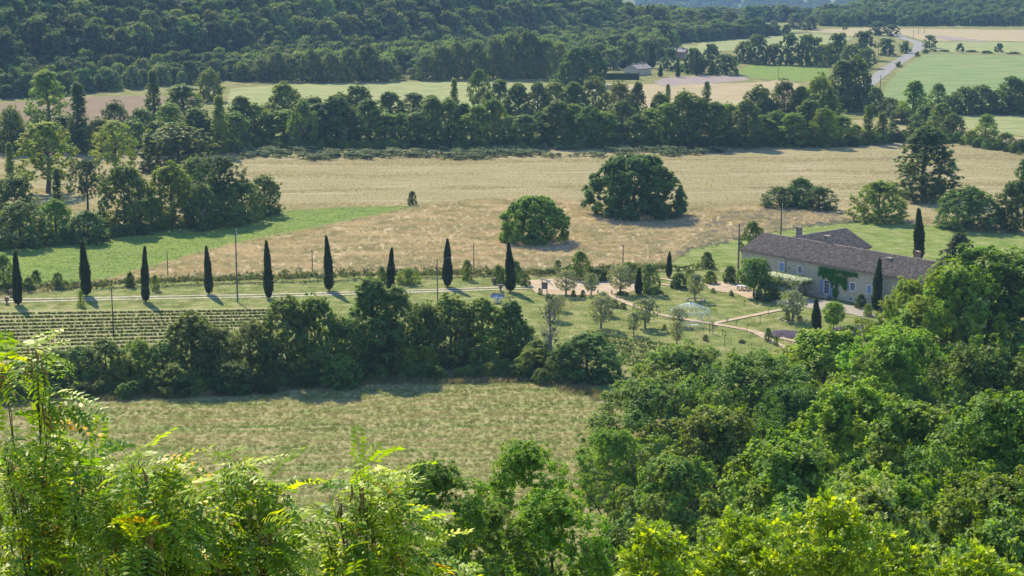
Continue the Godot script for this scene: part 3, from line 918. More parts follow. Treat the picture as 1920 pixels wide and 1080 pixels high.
	for k in 8:
		var bm := Mb.new()
		bm.box(Vector3(10.9 + k * 1.25, 2.56, 3.6), Vector3(0.08, 0.1, 4.6))
		part("beam", bm.done(), M.wood, pg)
	var cl := Mb.new()
	var bl := Mb.new()
	for k in 110:
		var at := Vector3(rng.randf_range(10.8, 19.8), 2.8 + rng.randf_range(-0.15, 0.5), rng.randf_range(1.4, 6.2))
		clump(cl, at, Vector3(1.0, 0.5, 0.95), UP, 150, 0.17, Color(0.24, 0.34, 0.09), 0.15, 0.6)
	for k in 60:
		var at := Vector3(rng.randf_range(10.8, 19.8), 0, 5.9 + rng.randf_range(0.0, 0.8))
		at.y = rng.randf_range(1.9, 2.9)
		clump(cl, at, Vector3(0.8, 0.6, 0.5), Vector3.BACK, 130, 0.17, Color(0.24, 0.34, 0.10), 0.15, 0.4)
	for k in 13000:
		var p := Vector3(rng.randf_range(10.4, 20.2), 0, rng.randf_range(2.6, 7.3))
		p.y = 3.5 - maxf(0.0, p.z - 5.4) * 1.1 + rng.randf_range(-0.35, 0.15)
		var nn := (UP + rv() * 0.7).normalized()
		leaf(bl, p, nn.cross(rv()).normalized(), nn, 0.17, 0.14, Color(0.66, 0.68, 0.52) * rng.randf_range(0.7, 1.1))
	var clp := thing("flowering_climber", "white flowering climber spread over the pergola", "climbing plant", o, -0.8762)
	part("foliage", cl.done(), M.foliage[0], clp)
	part("blossom", bl.done(), M.petal, clp).set_meta("kind", "stuff")
	for k in 3:
		var cs := Mb.new()
		cs.tube([Vector3(12 + k * 3.2, 0, 2.4), Vector3(12.3 + k * 3.2, 1.3, 2.5), Vector3(12 + k * 3.3, 2.7, 3.4)], [0.1, 0.08, 0.04], 6)
		part("stem", cs.done(), M.bark, clp)
	var rl := thing("stair_railing", "grey iron railing round the farmhouse doorstep", "railing", o, -0.8762)
	for s in [-1, 1]:
		for k in 6:
			var bm := Mb.new()
			bm.tube([Vector3(21.6 + s * 2.0, 0, 0.4 + k * 0.45), Vector3(21.6 + s * 2.0, 1.0, 0.4 + k * 0.45)], [0.02, 0.02], 5)
			part("baluster", bm.done(), M.metal_white, rl)
		var tm := Mb.new()
		tm.tube([Vector3(21.6 + s * 2.0, 1.0, 0.3), Vector3(21.6 + s * 2.0, 1.0, 2.75)], [0.03, 0.03], 6)
		part("handrail", tm.done(), M.metal_white, rl)

func chimney(parent: Node, at: Vector3, s: Vector3, turn: float, mat: Material, sunk := 1.2) -> void:
	var b := Basis(UP, turn)
	var m := Mb.new()
	m.box(at + UP * (s.y - sunk) * 0.5, Vector3(s.x, s.y + sunk, s.z), Color.WHITE, b)
	m.box(at + UP * (s.y + 0.05), Vector3(s.x + 0.16, 0.1, s.z + 0.16), Color.WHITE, b)
	for q in [-1, 1]:
		m.box(at + UP * (s.y + 0.25) + b * Vector3(q * (s.x * 0.5 - 0.09), 0, 0), Vector3(0.16, 0.3, s.z), Color.WHITE, b)
	m.box(at + UP * (s.y + 0.44), Vector3(s.x + 0.1, 0.08, s.z + 0.1), Color.WHITE, b)
	part("chimney", m.done(), mat, parent)

func cottages() -> void:
	for q in [[Vector3(62.76, 0, -881.52), 12.0, 8.0, 3.2, 2.0, 0.9, "far cottage with pale tiled roof half hidden among trees", M.plaster], [Vector3(93.29, 0, -992.84), 9.0, 7.0, 4.5, 1.8, -0.4, "small reddish far house under the sloping green field", M.clay]]:
		var h := thing("far_cottage", q[6], "house", q[0], q[5])
		var l: float = q[1] * 0.5
		var d: float = q[2] * 0.5
		var e: float = q[3]
		var r: float = e + q[4]
		var m := Mb.new()
		for s in [-1, 1]:
			m.box(Vector3(0, e * 0.5, s * (d - 0.2)), Vector3(l * 2, e, 0.4))
			m.box(Vector3(s * (l - 0.2), e * 0.5, 0), Vector3(0.4, e, d * 2 - 0.8))
		m.tri(Vector3(l, e, d), Vector3(l, r, 0), Vector3(l, e, -d))
		m.tri(Vector3(-l, e, -d), Vector3(-l, r, 0), Vector3(-l, e, d))
		part("wall", m.done(), q[7], h)
		var t := Mb.new()
		for s in [-1.0, 1.0]:
			var nn := Vector3(0, d, s * (r - e)).normalized()
			t.box(Vector3(0, (e + r) * 0.5, s * d * 0.5) + nn * 0.12, Vector3(l * 2 + 0.8, 0.2, Vector2(d, r - e).length() + 0.7), Color(0.25, 0.21, 0.18), Basis(Vector3.RIGHT, nn, Vector3.RIGHT.cross(nn)))
		part("roof", t.done(), M.paint, h)
		chimney(h, Vector3(l * 0.5, r - 0.2, 0), Vector3(0.8, 0.8, 0.6), 0.0, M.stone)
		for k in 2:
			window_in(h, Vector3(l * (k - 0.5), 1.0, d + 0.02), Vector3.RIGHT, Vector3.BACK, 1.0, 1.3, 2, 2, M.white)
	var hm := Mb.new()
	for k in 30:
		var at := Vector3(k / 29.0 * 16.0 - 8.0, 1.6, 0)
		hm.box(at - UP * 0.1, Vector3(0.6, 3.0, 2.6), Color(0.09, 0.15, 0.05))
		clump(hm, at, Vector3(0.8, 1.7, 1.6), UP, 90, 0.4, Color(0.10, 0.17, 0.05), 0.1, 0.6)
	var hd := solo("clipped_hedge", hm.done(), M.foliage[2], "long clipped hedge beside the far cottage", "hedge")
	hd.position = Vector3(52.9, 0, -850.79)

# ---------------------------------------------------------------- plants
func plants() -> void:
	for sp in KIND:
		for k in {"round": 3, "tall": 3, "near": 6, "ash": 2, "aspen": 2, "bush": 3, "thicket": 4, "olive": 2, "poplar": 2, "slender": 2, "farround": 3}.get(sp, 1):
			make_tree(sp)
	make_cypress()
	make_cedar()
	for r in [
		["cypress_tree", "cypress", -90.95, -317.35, 10.17, 1.67, 0, "dark drive cypress, beside two stone urns at the drive's left end", "tree", "dark cypresses lining the gravel drive"],
		["cypress_tree", "cypress", -80.37, -325.75, 10.42, 1.81, 0, "dark drive cypress, with a ragged right side, second from the left", "tree", "dark cypresses lining the gravel drive"],
		["cypress_tree", "cypress", -68.07, -320.27, 10.36, 1.6, 0, "dark drive cypress, third from the left, above the crop rows", "tree", "dark cypresses lining the gravel drive"],
		["cypress_tree", "cypress", -57.47, -327.28, 9.24, 1.45, 0, "dark drive cypress, fourth from the left, just before the tallest pole", "tree", "dark cypresses lining the gravel drive"],
		["cypress_tree", "cypress", -45.59, -323.24, 10.95, 1.61, 0, "dark drive cypress, fifth from the left, after the tallest pole", "tree", "dark cypresses lining the gravel drive"],
		["cypress_tree", "cypress", -35.07, -330.9, 10.57, 1.56, 0, "dark drive cypress, sixth from the left, on the far verge", "tree", "dark cypresses lining the gravel drive"],
		["cypress_tree", "cypress", -23.04, -328.31, 8.75, 1.55, 0, "dark drive cypress, its foot hidden behind the leafy hedgerow", "tree", "dark cypresses lining the gravel drive"],
		["cypress_tree", "cypress", -12.51, -334.6, 9.33, 1.67, 0, "dark drive cypress, on the far verge beyond the wire pole", "tree", "dark cypresses lining the gravel drive"],
		["cypress_tree", "cypress", -0.31, -329.86, 9.51, 1.74, 0, "dark drive cypress, with a bent tip, nearest the gravel court", "tree", "dark cypresses lining the gravel drive"],
		["cypress_tree", "cypress", 31.25, -344.49, 5.18, 1.06, 0, "thin young cypress standing by the lawn path behind the round bushes", "tree", "garden cypresses round the farmhouse"],
		["cypress_tree", "cypress", 23.94, -326.77, 5.24, 1.21, 0, "small cypress between the court olives and the grey bush", "tree", "garden cypresses round the farmhouse"],
		["cypress_tree", "cypress", 66.21, -313.06, 9.46, 1.84, 0, "tall cypress against the farmhouse front wall", "tree", "garden cypresses round the farmhouse"],
		["cypress_tree", "cypress", 51.34, -289.92, 6.8, 1.62, 0, "cypress standing on the lawn before the lavender bed, beside the yellow tree", "tree", "garden cypresses round the farmhouse"],
		["cypress_tree", "cypress", 85.3, -363.53, 10.86, 2.23, 0, "tall lone cypress behind the farmhouse roof", "tree", "garden cypresses round the farmhouse"],
		["cypress_tree", "cypress", 70.8, -306.61, 6.68, 1.23, 0, "low cypress tip against the far right of the farmhouse wall", "tree", "garden cypresses round the farmhouse"],
		["olive_tree", "olive", 10.2, -326.77, 4.63, 4.64, 0, "large grey olive at the lower left corner of the gravel court", "tree", "olive trees in the garden"],
		["olive_tree", "olive", 14.93, -326.26, 4.21, 3.36, 0, "small olive with clear trunk at the middle of the court edge", "tree", "olive trees in the garden"],
		["olive_tree", "olive", 20.57, -327.8, 5.26, 5.12, 0, "broad olive at the court exit, right of the pale kerb", "tree", "olive trees in the garden"],
		["olive_tree", "olive", 34.14, -321.75, 4.96, 3.66, 0, "olive standing in a round stone bed on the middle lawn", "tree", "olive trees in the garden"],
		["olive_tree", "olive", 7.55, -304.37, 4.24, 3.47, 0, "pale thin olive nearest the bare snag tree", "tree", "olive trees in the garden"],
		["olive_tree", "olive", 8.7, -312.12, 2.96, 2.89, 0, "pale olive just behind the thin olive by the snag", "tree", "olive trees in the garden"],
		["olive_tree", "olive", 15.41, -297.4, 5.56, 4.98, 0, "round olive in the middle of the lower lawn", "tree", "olive trees in the garden"],
		["olive_tree", "olive", 16.27, -308.89, 4.1, 3.3, 0, "olive half hidden behind the round lower lawn olive", "tree", "olive trees in the garden"],
		["olive_tree", "olive", 23.1, -297.83, 5, 4.99, 0, "dense round olive beside the garden path", "tree", "olive trees in the garden"],
		["olive_tree", "olive", 20.7, -292.38, 3.81, 2.61, 0, "slim young olive in front of the dense round one", "tree", "olive trees in the garden"],
		["olive_tree", "olive", 29.05, -299.12, 3.22, 3.2, 0, "olive growing at the white gazebo's left side", "tree", "olive trees in the garden"],
		["olive_tree", "olive", 27.39, -285.13, 3.9, 2.55, 0, "small olive in front of the white gazebo", "tree", "olive trees in the garden"],
		["olive_tree", "olive", 49.56, -303.93, 5.19, 5.41, 0, "old olive with thick trunk in a planted bed before the terrace", "tree", "olive trees in the garden"],
		["round_shrub", "thicket", 26.08, -328.31, 5.47, 4.66, 3, "big grey-green bushy shrub behind the small court cypress", "shrub", ""],
		["oak_tree", "dome", 29.93, -424.71, 14.38, 25.68, 2, "huge dark oak alone in the dry grass field", "tree", ""],
		["walnut_tree", "dome", 4.99, -386.81, 9.96, 16.6, 1, "light green spreading walnut tree alone in the dry meadow", "tree", ""],
		["young_tree", "bush", -25.26, -441.41, 3.54, 2.56, 2, "tiny dark bushy sapling alone on the dry field", "tree", ""],
		["ash_tree", "tall", 106.65, -451.68, 18.13, 17.62, 2, "tall loose tree with thick trunk beyond the farmhouse lawn", "tree", ""],
		["bush_clump", "thicket", 67.15, -436.9, 5.12, 10.69, 2, "dark low bush clump on the dry field, its left half", "shrub", ""],
		["bush_clump", "thicket", 76.3, -433.35, 5.62, 10.87, 2, "dark low bush clump on the dry field, its right half", "shrub", ""],
		["bush_clump", "thicket", 72.52, -438.69, 7.03, 8.05, 2, "taller bush rising from the middle of the dark field clump", "shrub", ""],
		["round_tree", "thicket", 87.83, -416.41, 9.13, 15.03, 1, "round leafy tree touching the ground at the lawn's far edge", "tree", ""],
		["bushy_tree", "thicket", 106.33, -405.29, 9.28, 16.13, 0, "wide bushy tree on the far right lawn edge", "tree", ""],
		["bushy_tree", "round", 116.66, -402.22, 11.44, 9.85, 2, "darker bushy tree at the right end of the far lawn edge", "tree", ""],
		["field_tree", "tall", 131.69, -446.02, 10.97, 9.53, 2, "tall dark tree cut by the picture's right border", "tree", ""],
		["cedar_tree", "cedar", 88.68, -343.36, 9.66, 12.68, 0, "dark layered cedar behind the right end of the farmhouse", "tree", ""],
		["bushy_tree", "thicket", 51.17, -368.61, 7.12, 6.23, 0, "bushy tree behind the left gable of the farmhouse", "tree", ""],
		["pine_tree", "pine", -103.26, -423.87, 13.45, 10.62, 2, "umbrella-shaped pine with dark crown in the left grove", "tree", "trees of the left grove"],
		["grove_tree", "round", -89.5, -402.22, 14.53, 13.29, 0, "dense grey-green tree in the middle of the left grove", "tree", "trees of the left grove"],
		["grove_tree", "round", -79.93, -408.41, 13.99, 12.59, 1, "light green tree in the left grove, right of the dense one", "tree", "trees of the left grove"],
		["pine_tree", "pine", -69.45, -415.59, 15.23, 14.22, 2, "wide dark pine rising at the back of the left grove", "tree", "trees of the left grove"],
		["grove_tree", "round", -60.49, -426.41, 9.08, 9.07, 0, "round dark tree at the right tip of the left grove", "tree", "trees of the left grove"],
		["grove_tree", "thicket", -64.35, -415.59, 9.63, 12.21, 0, "dark bushy tree beside the right tip of the left grove", "tree", "trees of the left grove"],
		["grove_tree", "thicket", -67.28, -409.98, 8.87, 10.84, 3, "greyish bushy tree at the foot of the left grove", "tree", "trees of the left grove"],
		["grove_tree", "thicket", -71.86, -403.75, 10.24, 8.9, 2, "dark shrubby tree between the light tree and grey bushes", "tree", "trees of the left grove"],
		["grove_tree", "round", -78.65, -436.9, 12.36, 11.85, 0, "grey-green tree behind the left grove's front row", "tree", "trees of the left grove"],
		["grove_tree", "round", -116.3, -407.62, 11.46, 11.97, 0, "silvery tree at the left border of the grove", "tree", "trees of the left grove"],
		["grove_tree", "thicket", -107.65, -380.55, 9.69, 13.31, 0, "large dark bushy tree at the left border by the green strip", "tree", "trees of the left grove"],
		["grove_tree", "thicket", -102.17, -388.94, 8.69, 9.44, 1, "bright green small tree before the dark grove", "tree", "trees of the left grove"],
		["grove_tree", "thicket", -94.17, -385.41, 6.82, 9.93, 0, "dark undergrowth tree below the umbrella pine", "tree", "trees of the left grove"],
		["grove_tree", "thicket", -83.64, -403.75, 7.5, 10.39, 1, "dark low tree between two grove trunks", "tree", "trees of the left grove"],
		["poplar_tree", "aspen", -123.23, -463.42, 18.71, 16.93, 1, "tall pale green poplar with visible trunk left of the pine", "tree", "trees of the left grove"],
		["poplar_tree", "aspen", -112.99, -497.84, 15.65, 13.45, 1, "pale green poplar with bare lower trunk behind the pine", "tree", "trees of the left grove"],
		["young_poplar", "slender", -141.17, -492.14, 10.09, 3.9, 1, "thin sapling near the left border above the grove", "tree", "trees of the left grove"],
		["broad_tree", "round", -97.56, -512.06, 12.5, 24.67, 0, "broad rounded tree rising behind the left grove", "tree", "trees of the left grove"],
		["ivy_tree", "slender", -109.35, -419.69, 11.91, 3.85, 2, "thin brownish tree between poplar and umbrella pine", "tree", "trees of the left grove"],
		["poplar_tree", "tall", -155.73, -590.48, 22.5, 15.44, 1, "broad tall poplar before the brown field", "tree", "trees before the brown field"],
		["poplar_tree", "slender", -136.24, -552.76, 21.96, 8.44, 2, "dark tall narrow poplar beside the broad one", "tree", "trees before the brown field"],
		["poplar_tree", "slender", -125.56, -617.38, 21.26, 8.29, 0, "slender poplar standing alone before the brown field", "tree", "trees before the brown field"],
		["back_tree", "round", -158.11, -552.76, 13.78, 12.08, 3, "grey-green tree at the left border, behind the pale poplar", "tree", "trees before the brown field"],
		["back_tree", "round", -130.52, -577.88, 13.16, 10.94, 2, "dark tree between the narrow poplar and slender poplar", "tree", "trees before the brown field"],
		["back_tree", "round", -122.37, -580.98, 10.94, 10.58, 3, "silvery willow beside the slender poplar", "tree", "trees before the brown field"],
		["back_tree", "tall", -110.34, -590.48, 17.88, 18.03, 0, "light green leafy tree right of the slender poplar", "tree", "trees before the brown field"],
		["poplar_tree", "slender", -91.32, -548.55, 18.32, 7.59, 1, "pale yellow-green columnar poplar in the left belt", "tree", "trees before the brown field"],
		["back_tree", "round", -125.9, -733.9, 12.81, 12.24, 1, "round tree at the corner of the green back field", "tree", "trees before the brown field"],
		["back_tree", "round", -128.55, -548.55, 10.86, 12, 0, "dark tree filling the gap behind the bare-trunk poplar", "tree", "trees before the brown field"],
		["back_tree", "round", -98.89, -555.6, 11.83, 11.13, 2, "dark tree left of the yellow-green poplar", "tree", "trees before the brown field"],
		["back_tree", "round", -110.19, -548.55, 10.02, 12, 0, "dark round tree below the slender poplar", "tree", "trees before the brown field"],
		["back_tree", "round", -151.84, -551.35, 8.06, 12.06, 2, "dark tree peeping left of the pale poplar's crown", "tree", "trees before the brown field"],
		["back_tree", "tall", -159.26, -559.92, 11.92, 12.24, 0, "mid green filler tree at the left border below the brown field", "tree", "trees before the brown field"],
		["back_tree", "tall", -142.36, -557.04, 11.19, 12.58, 0, "mid green tree between the pale poplar's crown and the narrow poplar", "tree", "trees before the brown field"],
		["back_tree", "round", -120.32, -557.04, 9.5, 11.37, 3, "silvery low tree left of the slender poplar's foot", "tree", "trees before the brown field"],
		["back_tree", "tall", -109.01, -559.92, 14.63, 13.05, 1, "pale green tree between slender poplar and leafy tree", "tree", "trees before the brown field"],
		["back_tree", "tall", -100.33, -557.04, 13.38, 11.77, 0, "mid green tree left of the yellow-green columnar poplar", "tree", "trees before the brown field"],
		["back_tree", "round", -88.12, -557.04, 11.86, 12.18, 3, "grey-green tree right of the yellow-green columnar poplar", "tree", "trees before the brown field"],
		["back_tree", "tall", -95.27, -554.18, 10.8, 10.1, 1, "dark tree just behind the yellow-green columnar poplar", "tree", "trees before the brown field"],
		["back_tree", "round", -133.87, -562.84, 8.22, 11.9, 0, "mid green tree right of the narrow poplar's foot", "tree", "trees before the brown field"],
		["belt_tree", "tall", -87.79, -571.77, 15.62, 13.43, 0, "tree in the tree belt's front row, first from its left end", "tree", "trees of the front row of the riverside belt"],
		["belt_tree", "thicket", -83.88, -574.81, 13.09, 14.73, 1, "tree in the tree belt's front row, second from its left end", "tree", "trees of the front row of the riverside belt"],
		["belt_tree", "tall", -78.99, -574.81, 10.13, 12.28, 0, "tree in the tree belt's front row, third from its left end", "tree", "trees of the front row of the riverside belt"],
		["belt_tree", "tall", -74.27, -574.81, 11.18, 15.23, 1, "tree in the tree belt's front row, fourth from its left end", "tree", "trees of the front row of the riverside belt"],
		["belt_tree", "thicket", -67.62, -567.27, 14.99, 12.11, 3, "tree in the tree belt's front row, fifth from its left end", "tree", "trees of the front row of the riverside belt"],
		["belt_tree", "tall", -63.26, -574.81, 13.09, 14.73, 2, "tree in the tree belt's front row, sixth from its left end", "tree", "trees of the front row of the riverside belt"],
		["belt_tree", "tall", -57.97, -577.88, 15.08, 15.3, 0, "tree in the tree belt's front row, seventh from its left end", "tree", "trees of the front row of the riverside belt"],
		["belt_tree", "thicket", -52.7, -577.88, 11.93, 13.58, 0, "tree in the tree belt's front row, eighth from its left end", "tree", "trees of the front row of the riverside belt"],
		["belt_tree", "tall", -46.71, -573.28, 14.62, 12.24, 2, "tree in the tree belt's front row, ninth from its left end", "tree", "trees of the front row of the riverside belt"],
		["belt_tree", "tall", -41.59, -574.81, 9.96, 13.26, 1, "tree in the tree belt's front row, tenth from its left end", "tree", "trees of the front row of the riverside belt"],
		["belt_tree", "thicket", -36.35, -574.81, 10.13, 12.28, 0, "tree in the tree belt's front row, eleventh from its left end", "tree", "trees of the front row of the riverside belt"],
		["belt_tree", "tall", -30.95, -571.77, 10.6, 12.71, 0, "tree in the tree belt's front row, twelfth from its left end", "tree", "trees of the front row of the riverside belt"],
		["belt_tree", "tall", -25.8, -573.28, 15.31, 12.24, 0, "tree in the tree belt's front row, thirteenth from its left end", "tree", "trees of the front row of the riverside belt"],
		["belt_tree", "thicket", -20.92, -573.28, 14.79, 13.22, 0, "tree in the tree belt's front row, fourteenth from its left end", "tree", "trees of the front row of the riverside belt"],
		["belt_tree", "tall", -16.08, -574.81, 12.92, 11.78, 2, "tree in the tree belt's front row, fifteenth from its left end", "tree", "trees of the front row of the riverside belt"],
		["belt_tree", "tall", -11.24, -568.76, 13.13, 13.12, 1, "tree in the tree belt's front row, sixteenth from its left end", "tree", "trees of the front row of the riverside belt"],
		["belt_tree", "thicket", -6.08, -571.77, 14.58, 12.21, 0, "tree in the tree belt's front row, seventeenth from its left end", "tree", "trees of the front row of the riverside belt"],
		["belt_tree", "tall", -0.88, -577.88, 8.96, 12.84, 0, "tree in the tree belt's front row, eighteenth from its left end", "tree", "trees of the front row of the riverside belt"],
		["belt_tree", "tall", 4.32, -568.76, 10.2, 13.13, 0, "tree in the tree belt's front row, nineteenth from its left end", "tree", "trees of the front row of the riverside belt"],
		["belt_tree", "thicket", 9.61, -574.81, 10.48, 12.28, 2, "tree in the tree belt's front row, twentieth from its left end", "tree", "trees of the front row of the riverside belt"],
		["belt_tree", "tall", 14.6, -571.77, 14.24, 13.19, 0, "tree in the tree belt's front row, twenty-first from its left end", "tree", "trees of the front row of the riverside belt"],
		["belt_tree", "tall", 20.15, -576.34, 12.78, 12.31, 1, "tree in the tree belt's front row, twenty-second from its left end", "tree", "trees of the front row of the riverside belt"],
		["belt_tree", "thicket", 25.14, -570.26, 12.65, 13.16, 0, "tree in the tree belt's front row, twenty-third from its left end", "tree", "trees of the front row of the riverside belt"],
		["belt_tree", "tall", 30.42, -571.77, 10.6, 12.71, 1, "tree in the tree belt's front row, twenty-fourth from its left end", "tree", "trees of the front row of the riverside belt"],
		["belt_tree", "tall", 36.01, -577.88, 13.68, 12.34, 0, "tree in the tree belt's front row, twenty-fifth from its left end", "tree", "trees of the front row of the riverside belt"],
		["belt_tree", "thicket", 40.75, -570.26, 9.88, 13.65, 0, "tree in the tree belt's front row, twenty-sixth from its left end", "tree", "trees of the front row of the riverside belt"],
		["belt_tree", "tall", 45.9, -576.34, 11.56, 12.31, 1, "tree in the tree belt's front row, twenty-seventh from its left end", "tree", "trees of the front row of the riverside belt"],
		["belt_tree", "tall", 50.42, -571.77, 13.54, 13.68, 1, "tree in the tree belt's front row, twenty-eighth from its left end", "tree", "trees of the front row of the riverside belt"],
		["belt_tree", "thicket", 55.49, -570.26, 17.3, 12.66, 0, "tree in the tree belt's front row, twenty-ninth from its left end", "tree", "trees of the front row of the riverside belt"],
		["belt_tree", "tall", 60.03, -567.27, 15.5, 13.08, 0, "tree in the tree belt's front row, thirty places from its left end", "tree", "trees of the front row of the riverside belt"],
		["belt_tree", "tall", 65.55, -570.26, 14.03, 13.15, 0, "tree in the tree belt's front row, thirty-first from its left end", "tree", "trees of the front row of the riverside belt"],
		["belt_tree", "thicket", 71.12, -574.81, 13.09, 13.75, 1, "tree in the tree belt's front row, thirty-second from its left end", "tree", "trees of the front row of the riverside belt"],
		["belt_tree", "tall", 75.39, -567.27, 14.81, 12.6, 0, "tree in the tree belt's front row, thirty-third from its left end", "tree", "trees of the front row of the riverside belt"],
		["belt_tree", "tall", 81.26, -574.81, 9.44, 13.27, 1, "tree in the tree belt's front row, thirty-fourth from its left end", "tree", "trees of the front row of the riverside belt"],
		["belt_tree", "thicket", 86.95, -577.88, 10.36, 13.83, 0, "tree in the tree belt's front row, thirty-fifth from its left end", "tree", "trees of the front row of the riverside belt"],
		["belt_tree", "tall", 91.27, -571.77, 10.43, 12.71, 1, "tree in the tree belt's front row, thirty-sixth from its left end", "tree", "trees of the front row of the riverside belt"],
		["belt_tree", "tall", 97.49, -577.88, 14.03, 12.34, 0, "tree in the tree belt's front row, thirty-seventh from its left end", "tree", "trees of the front row of the riverside belt"],
		["belt_tree", "thicket", 101.44, -570.26, 12.3, 11.69, 1, "tree in the tree belt's front row, thirty-eighth from its left end", "tree", "trees of the front row of the riverside belt"],
		["belt_tree", "tall", 108.03, -577.88, 8.96, 12.84, 1, "tree in the tree belt's front row, thirty-ninth from its left end", "tree", "trees of the front row of the riverside belt"],
		["belt_tree", "round", -81.46, -631.75, 14.9, 14.69, 1, "rounded tree in the belt's back row, first from the left", "tree", "trees of the back row of the riverside belt"],
		["belt_tree", "round", -71.5, -631.75, 10.33, 12.25, 0, "rounded tree in the belt's back row, second from the left", "tree", "trees of the back row of the riverside belt"],
		["belt_tree", "round", -61.34, -631.75, 11.47, 12.25, 1, "rounded tree in the belt's back row, third from the left", "tree", "trees of the back row of the riverside belt"],
		["belt_tree", "round", -55.2, -631.75, 14.33, 13.71, 0, "rounded tree in the belt's back row, fourth from the left", "tree", "trees of the back row of the riverside belt"],
		["belt_tree", "tall", -44.09, -631.75, 12.05, 13.22, 0, "rounded tree in the belt's back row, fifth from the left", "tree", "trees of the back row of the riverside belt"],
		["belt_tree", "tall", -35.46, -631.75, 11.86, 13.71, 0, "rounded tree in the belt's back row, sixth from the left", "tree", "trees of the back row of the riverside belt"],
		["belt_tree", "tall", -29.14, -631.75, 11.09, 11.27, 1, "rounded tree in the belt's back row, seventh from the left", "tree", "trees of the back row of the riverside belt"],
		["belt_tree", "slender", -20.7, -631.75, 17.18, 5.38, 1, "narrow tree in the belt's back row, eighth from the left", "tree", "trees of the back row of the riverside belt"],
		["belt_tree", "pine", -11.88, -631.75, 20.03, 9.78, 3, "flat-topped tree in the belt's back row, ninth from the left", "tree", "trees of the back row of the riverside belt"],
		["belt_tree", "tall", -4.22, -631.75, 16.42, 12.24, 0, "rounded tree in the belt's back row, tenth from the left", "tree", "trees of the back row of the riverside belt"],
		["belt_tree", "tall", 2.3, -631.75, 14.9, 11.75, 0, "rounded tree in the belt's back row, eleventh from the left", "tree", "trees of the back row of the riverside belt"],
		["belt_tree", "tall", 9.2, -631.75, 15.28, 12.24, 0, "rounded tree in the belt's back row, twelfth from the left", "tree", "trees of the back row of the riverside belt"],
		["belt_tree", "round", 15.72, -631.75, 15.47, 13.22, 3, "rounded tree in the belt's back row, thirteenth from the left", "tree", "trees of the back row of the riverside belt"],
		["belt_tree", "tall", 22.04, -631.75, 15.28, 12.73, 0, "rounded tree in the belt's back row, fourteenth from the left", "tree", "trees of the back row of the riverside belt"],
		["belt_tree", "round", 28.94, -631.75, 16.42, 14.68, 0, "rounded tree in the belt's back row, fifteenth from the left", "tree", "trees of the back row of the riverside belt"],
		["belt_tree", "round", 38.72, -631.75, 15.28, 13.71, 0, "rounded tree in the belt's back row, sixteenth from the left", "tree", "trees of the back row of the riverside belt"],
		["belt_tree", "tall", 45.04, -631.75, 15.47, 7.34, 2, "rounded tree in the belt's back row, seventeenth from the left", "tree", "trees of the back row of the riverside belt"],
		["belt_tree", "round", 53.29, -631.75, 11.47, 9.8, 2, "rounded tree in the belt's back row, eighteenth from the left", "tree", "trees of the back row of the riverside belt"],
		["belt_tree", "slender", 64.41, -729, 7.47, 3.67, 1, "narrow tree in the belt's back row, nineteenth from the left", "tree", "trees of the back row of the riverside belt"],
		["belt_tree", "round", 65.17, -631.75, 11.09, 9.8, 0, "rounded tree in the belt's back row, twentieth from the left", "tree", "trees of the back row of the riverside belt"],
		["belt_tree", "slender", 80.52, -729, 8.57, 5.64, 1, "narrow tree in the belt's back row, twenty-first from the left", "tree", "trees of the back row of the riverside belt"],
		["belt_tree", "round", 88.17, -631.75, 13.76, 13.71, 0, "rounded tree in the belt's back row, twenty-second from the left", "tree", "trees of the back row of the riverside belt"],
		["belt_tree", "tall", 92.01, -631.75, 9.19, 12.25, 0, "rounded tree in the belt's back row, twenty-third from the left", "tree", "trees of the back row of the riverside belt"],
		["belt_tree", "round", 97.76, -631.75, 15.85, 12.73, 2, "rounded tree in the belt's back row, twenty-fourth from the left", "tree", "trees of the back row of the riverside belt"],
		["belt_tree", "slender", 103.51, -631.75, 14.33, 9.79, 1, "narrow tree in the belt's back row, twenty-fifth from the left", "tree", "trees of the back row of the riverside belt"],
		["belt_tree", "tall", 103.51, -631.75, 9.19, 14.7, 0, "rounded tree in the belt's back row, twenty-sixth from the left", "tree", "trees of the back row of the riverside belt"],
		["belt_tree", "round", 110.22, -631.75, 17.75, 12.23, 1, "rounded tree in the belt's back row, twenty-seventh from the left", "tree", "trees of the back row of the riverside belt"],
		["belt_tree", "tall", 114.05, -631.75, 11.09, 12.25, 1, "rounded tree in the belt's back row, twenty-eighth from the left", "tree", "trees of the back row of the riverside belt"],
		["belt_tree", "poplar", 129.32, -692.01, 19.17, 16.59, 0, "tall poplar-like tree in the belt's back row, twenty-ninth from the left", "tree", "trees of the back row of the riverside belt"],
		["belt_tree", "round", 134.77, -692.01, 20, 13.38, 0, "rounded tree in the belt's back row, thirty places from the left", "tree", "trees of the back row of the riverside belt"],
		["belt_tree", "round", 136.66, -692.01, 9.4, 12.86, 3, "rounded tree in the belt's back row, thirty-first from the left", "tree", "trees of the back row of the riverside belt"],
		["belt_bush", "thicket", 113.9, -580.98, 5.83, 6.35, 1, "pale green bush right of the road's lower end, first from the left", "shrub", "trees between road and dry field"],
		["belt_tree", "slender", 117.17, -577.88, 12.63, 5.83, 1, "pale green tree right of the road's lower end, second from the left", "tree", "trees between road and dry field"],
		["belt_tree", "round", 139.48, -676.96, 10.23, 7.87, 3, "greyish tree right of the road's lower end, third from the left", "tree", "trees between road and dry field"],
		["belt_tree", "slender", 122.37, -580.98, 9.89, 6.77, 1, "pale green tree right of the road's lower end, fourth from the left", "tree", "trees between road and dry field"],
		["belt_tree", "round", 143.71, -670.71, 6.7, 11.44, 0, "dark tree right of the road's lower end, fifth from the left", "tree", "trees between road and dry field"],
		["belt_tree", "tall", 126.91, -585.69, 6.23, 5.46, 0, "dark tree right of the road's lower end, sixth from the left", "tree", "trees between road and dry field"],
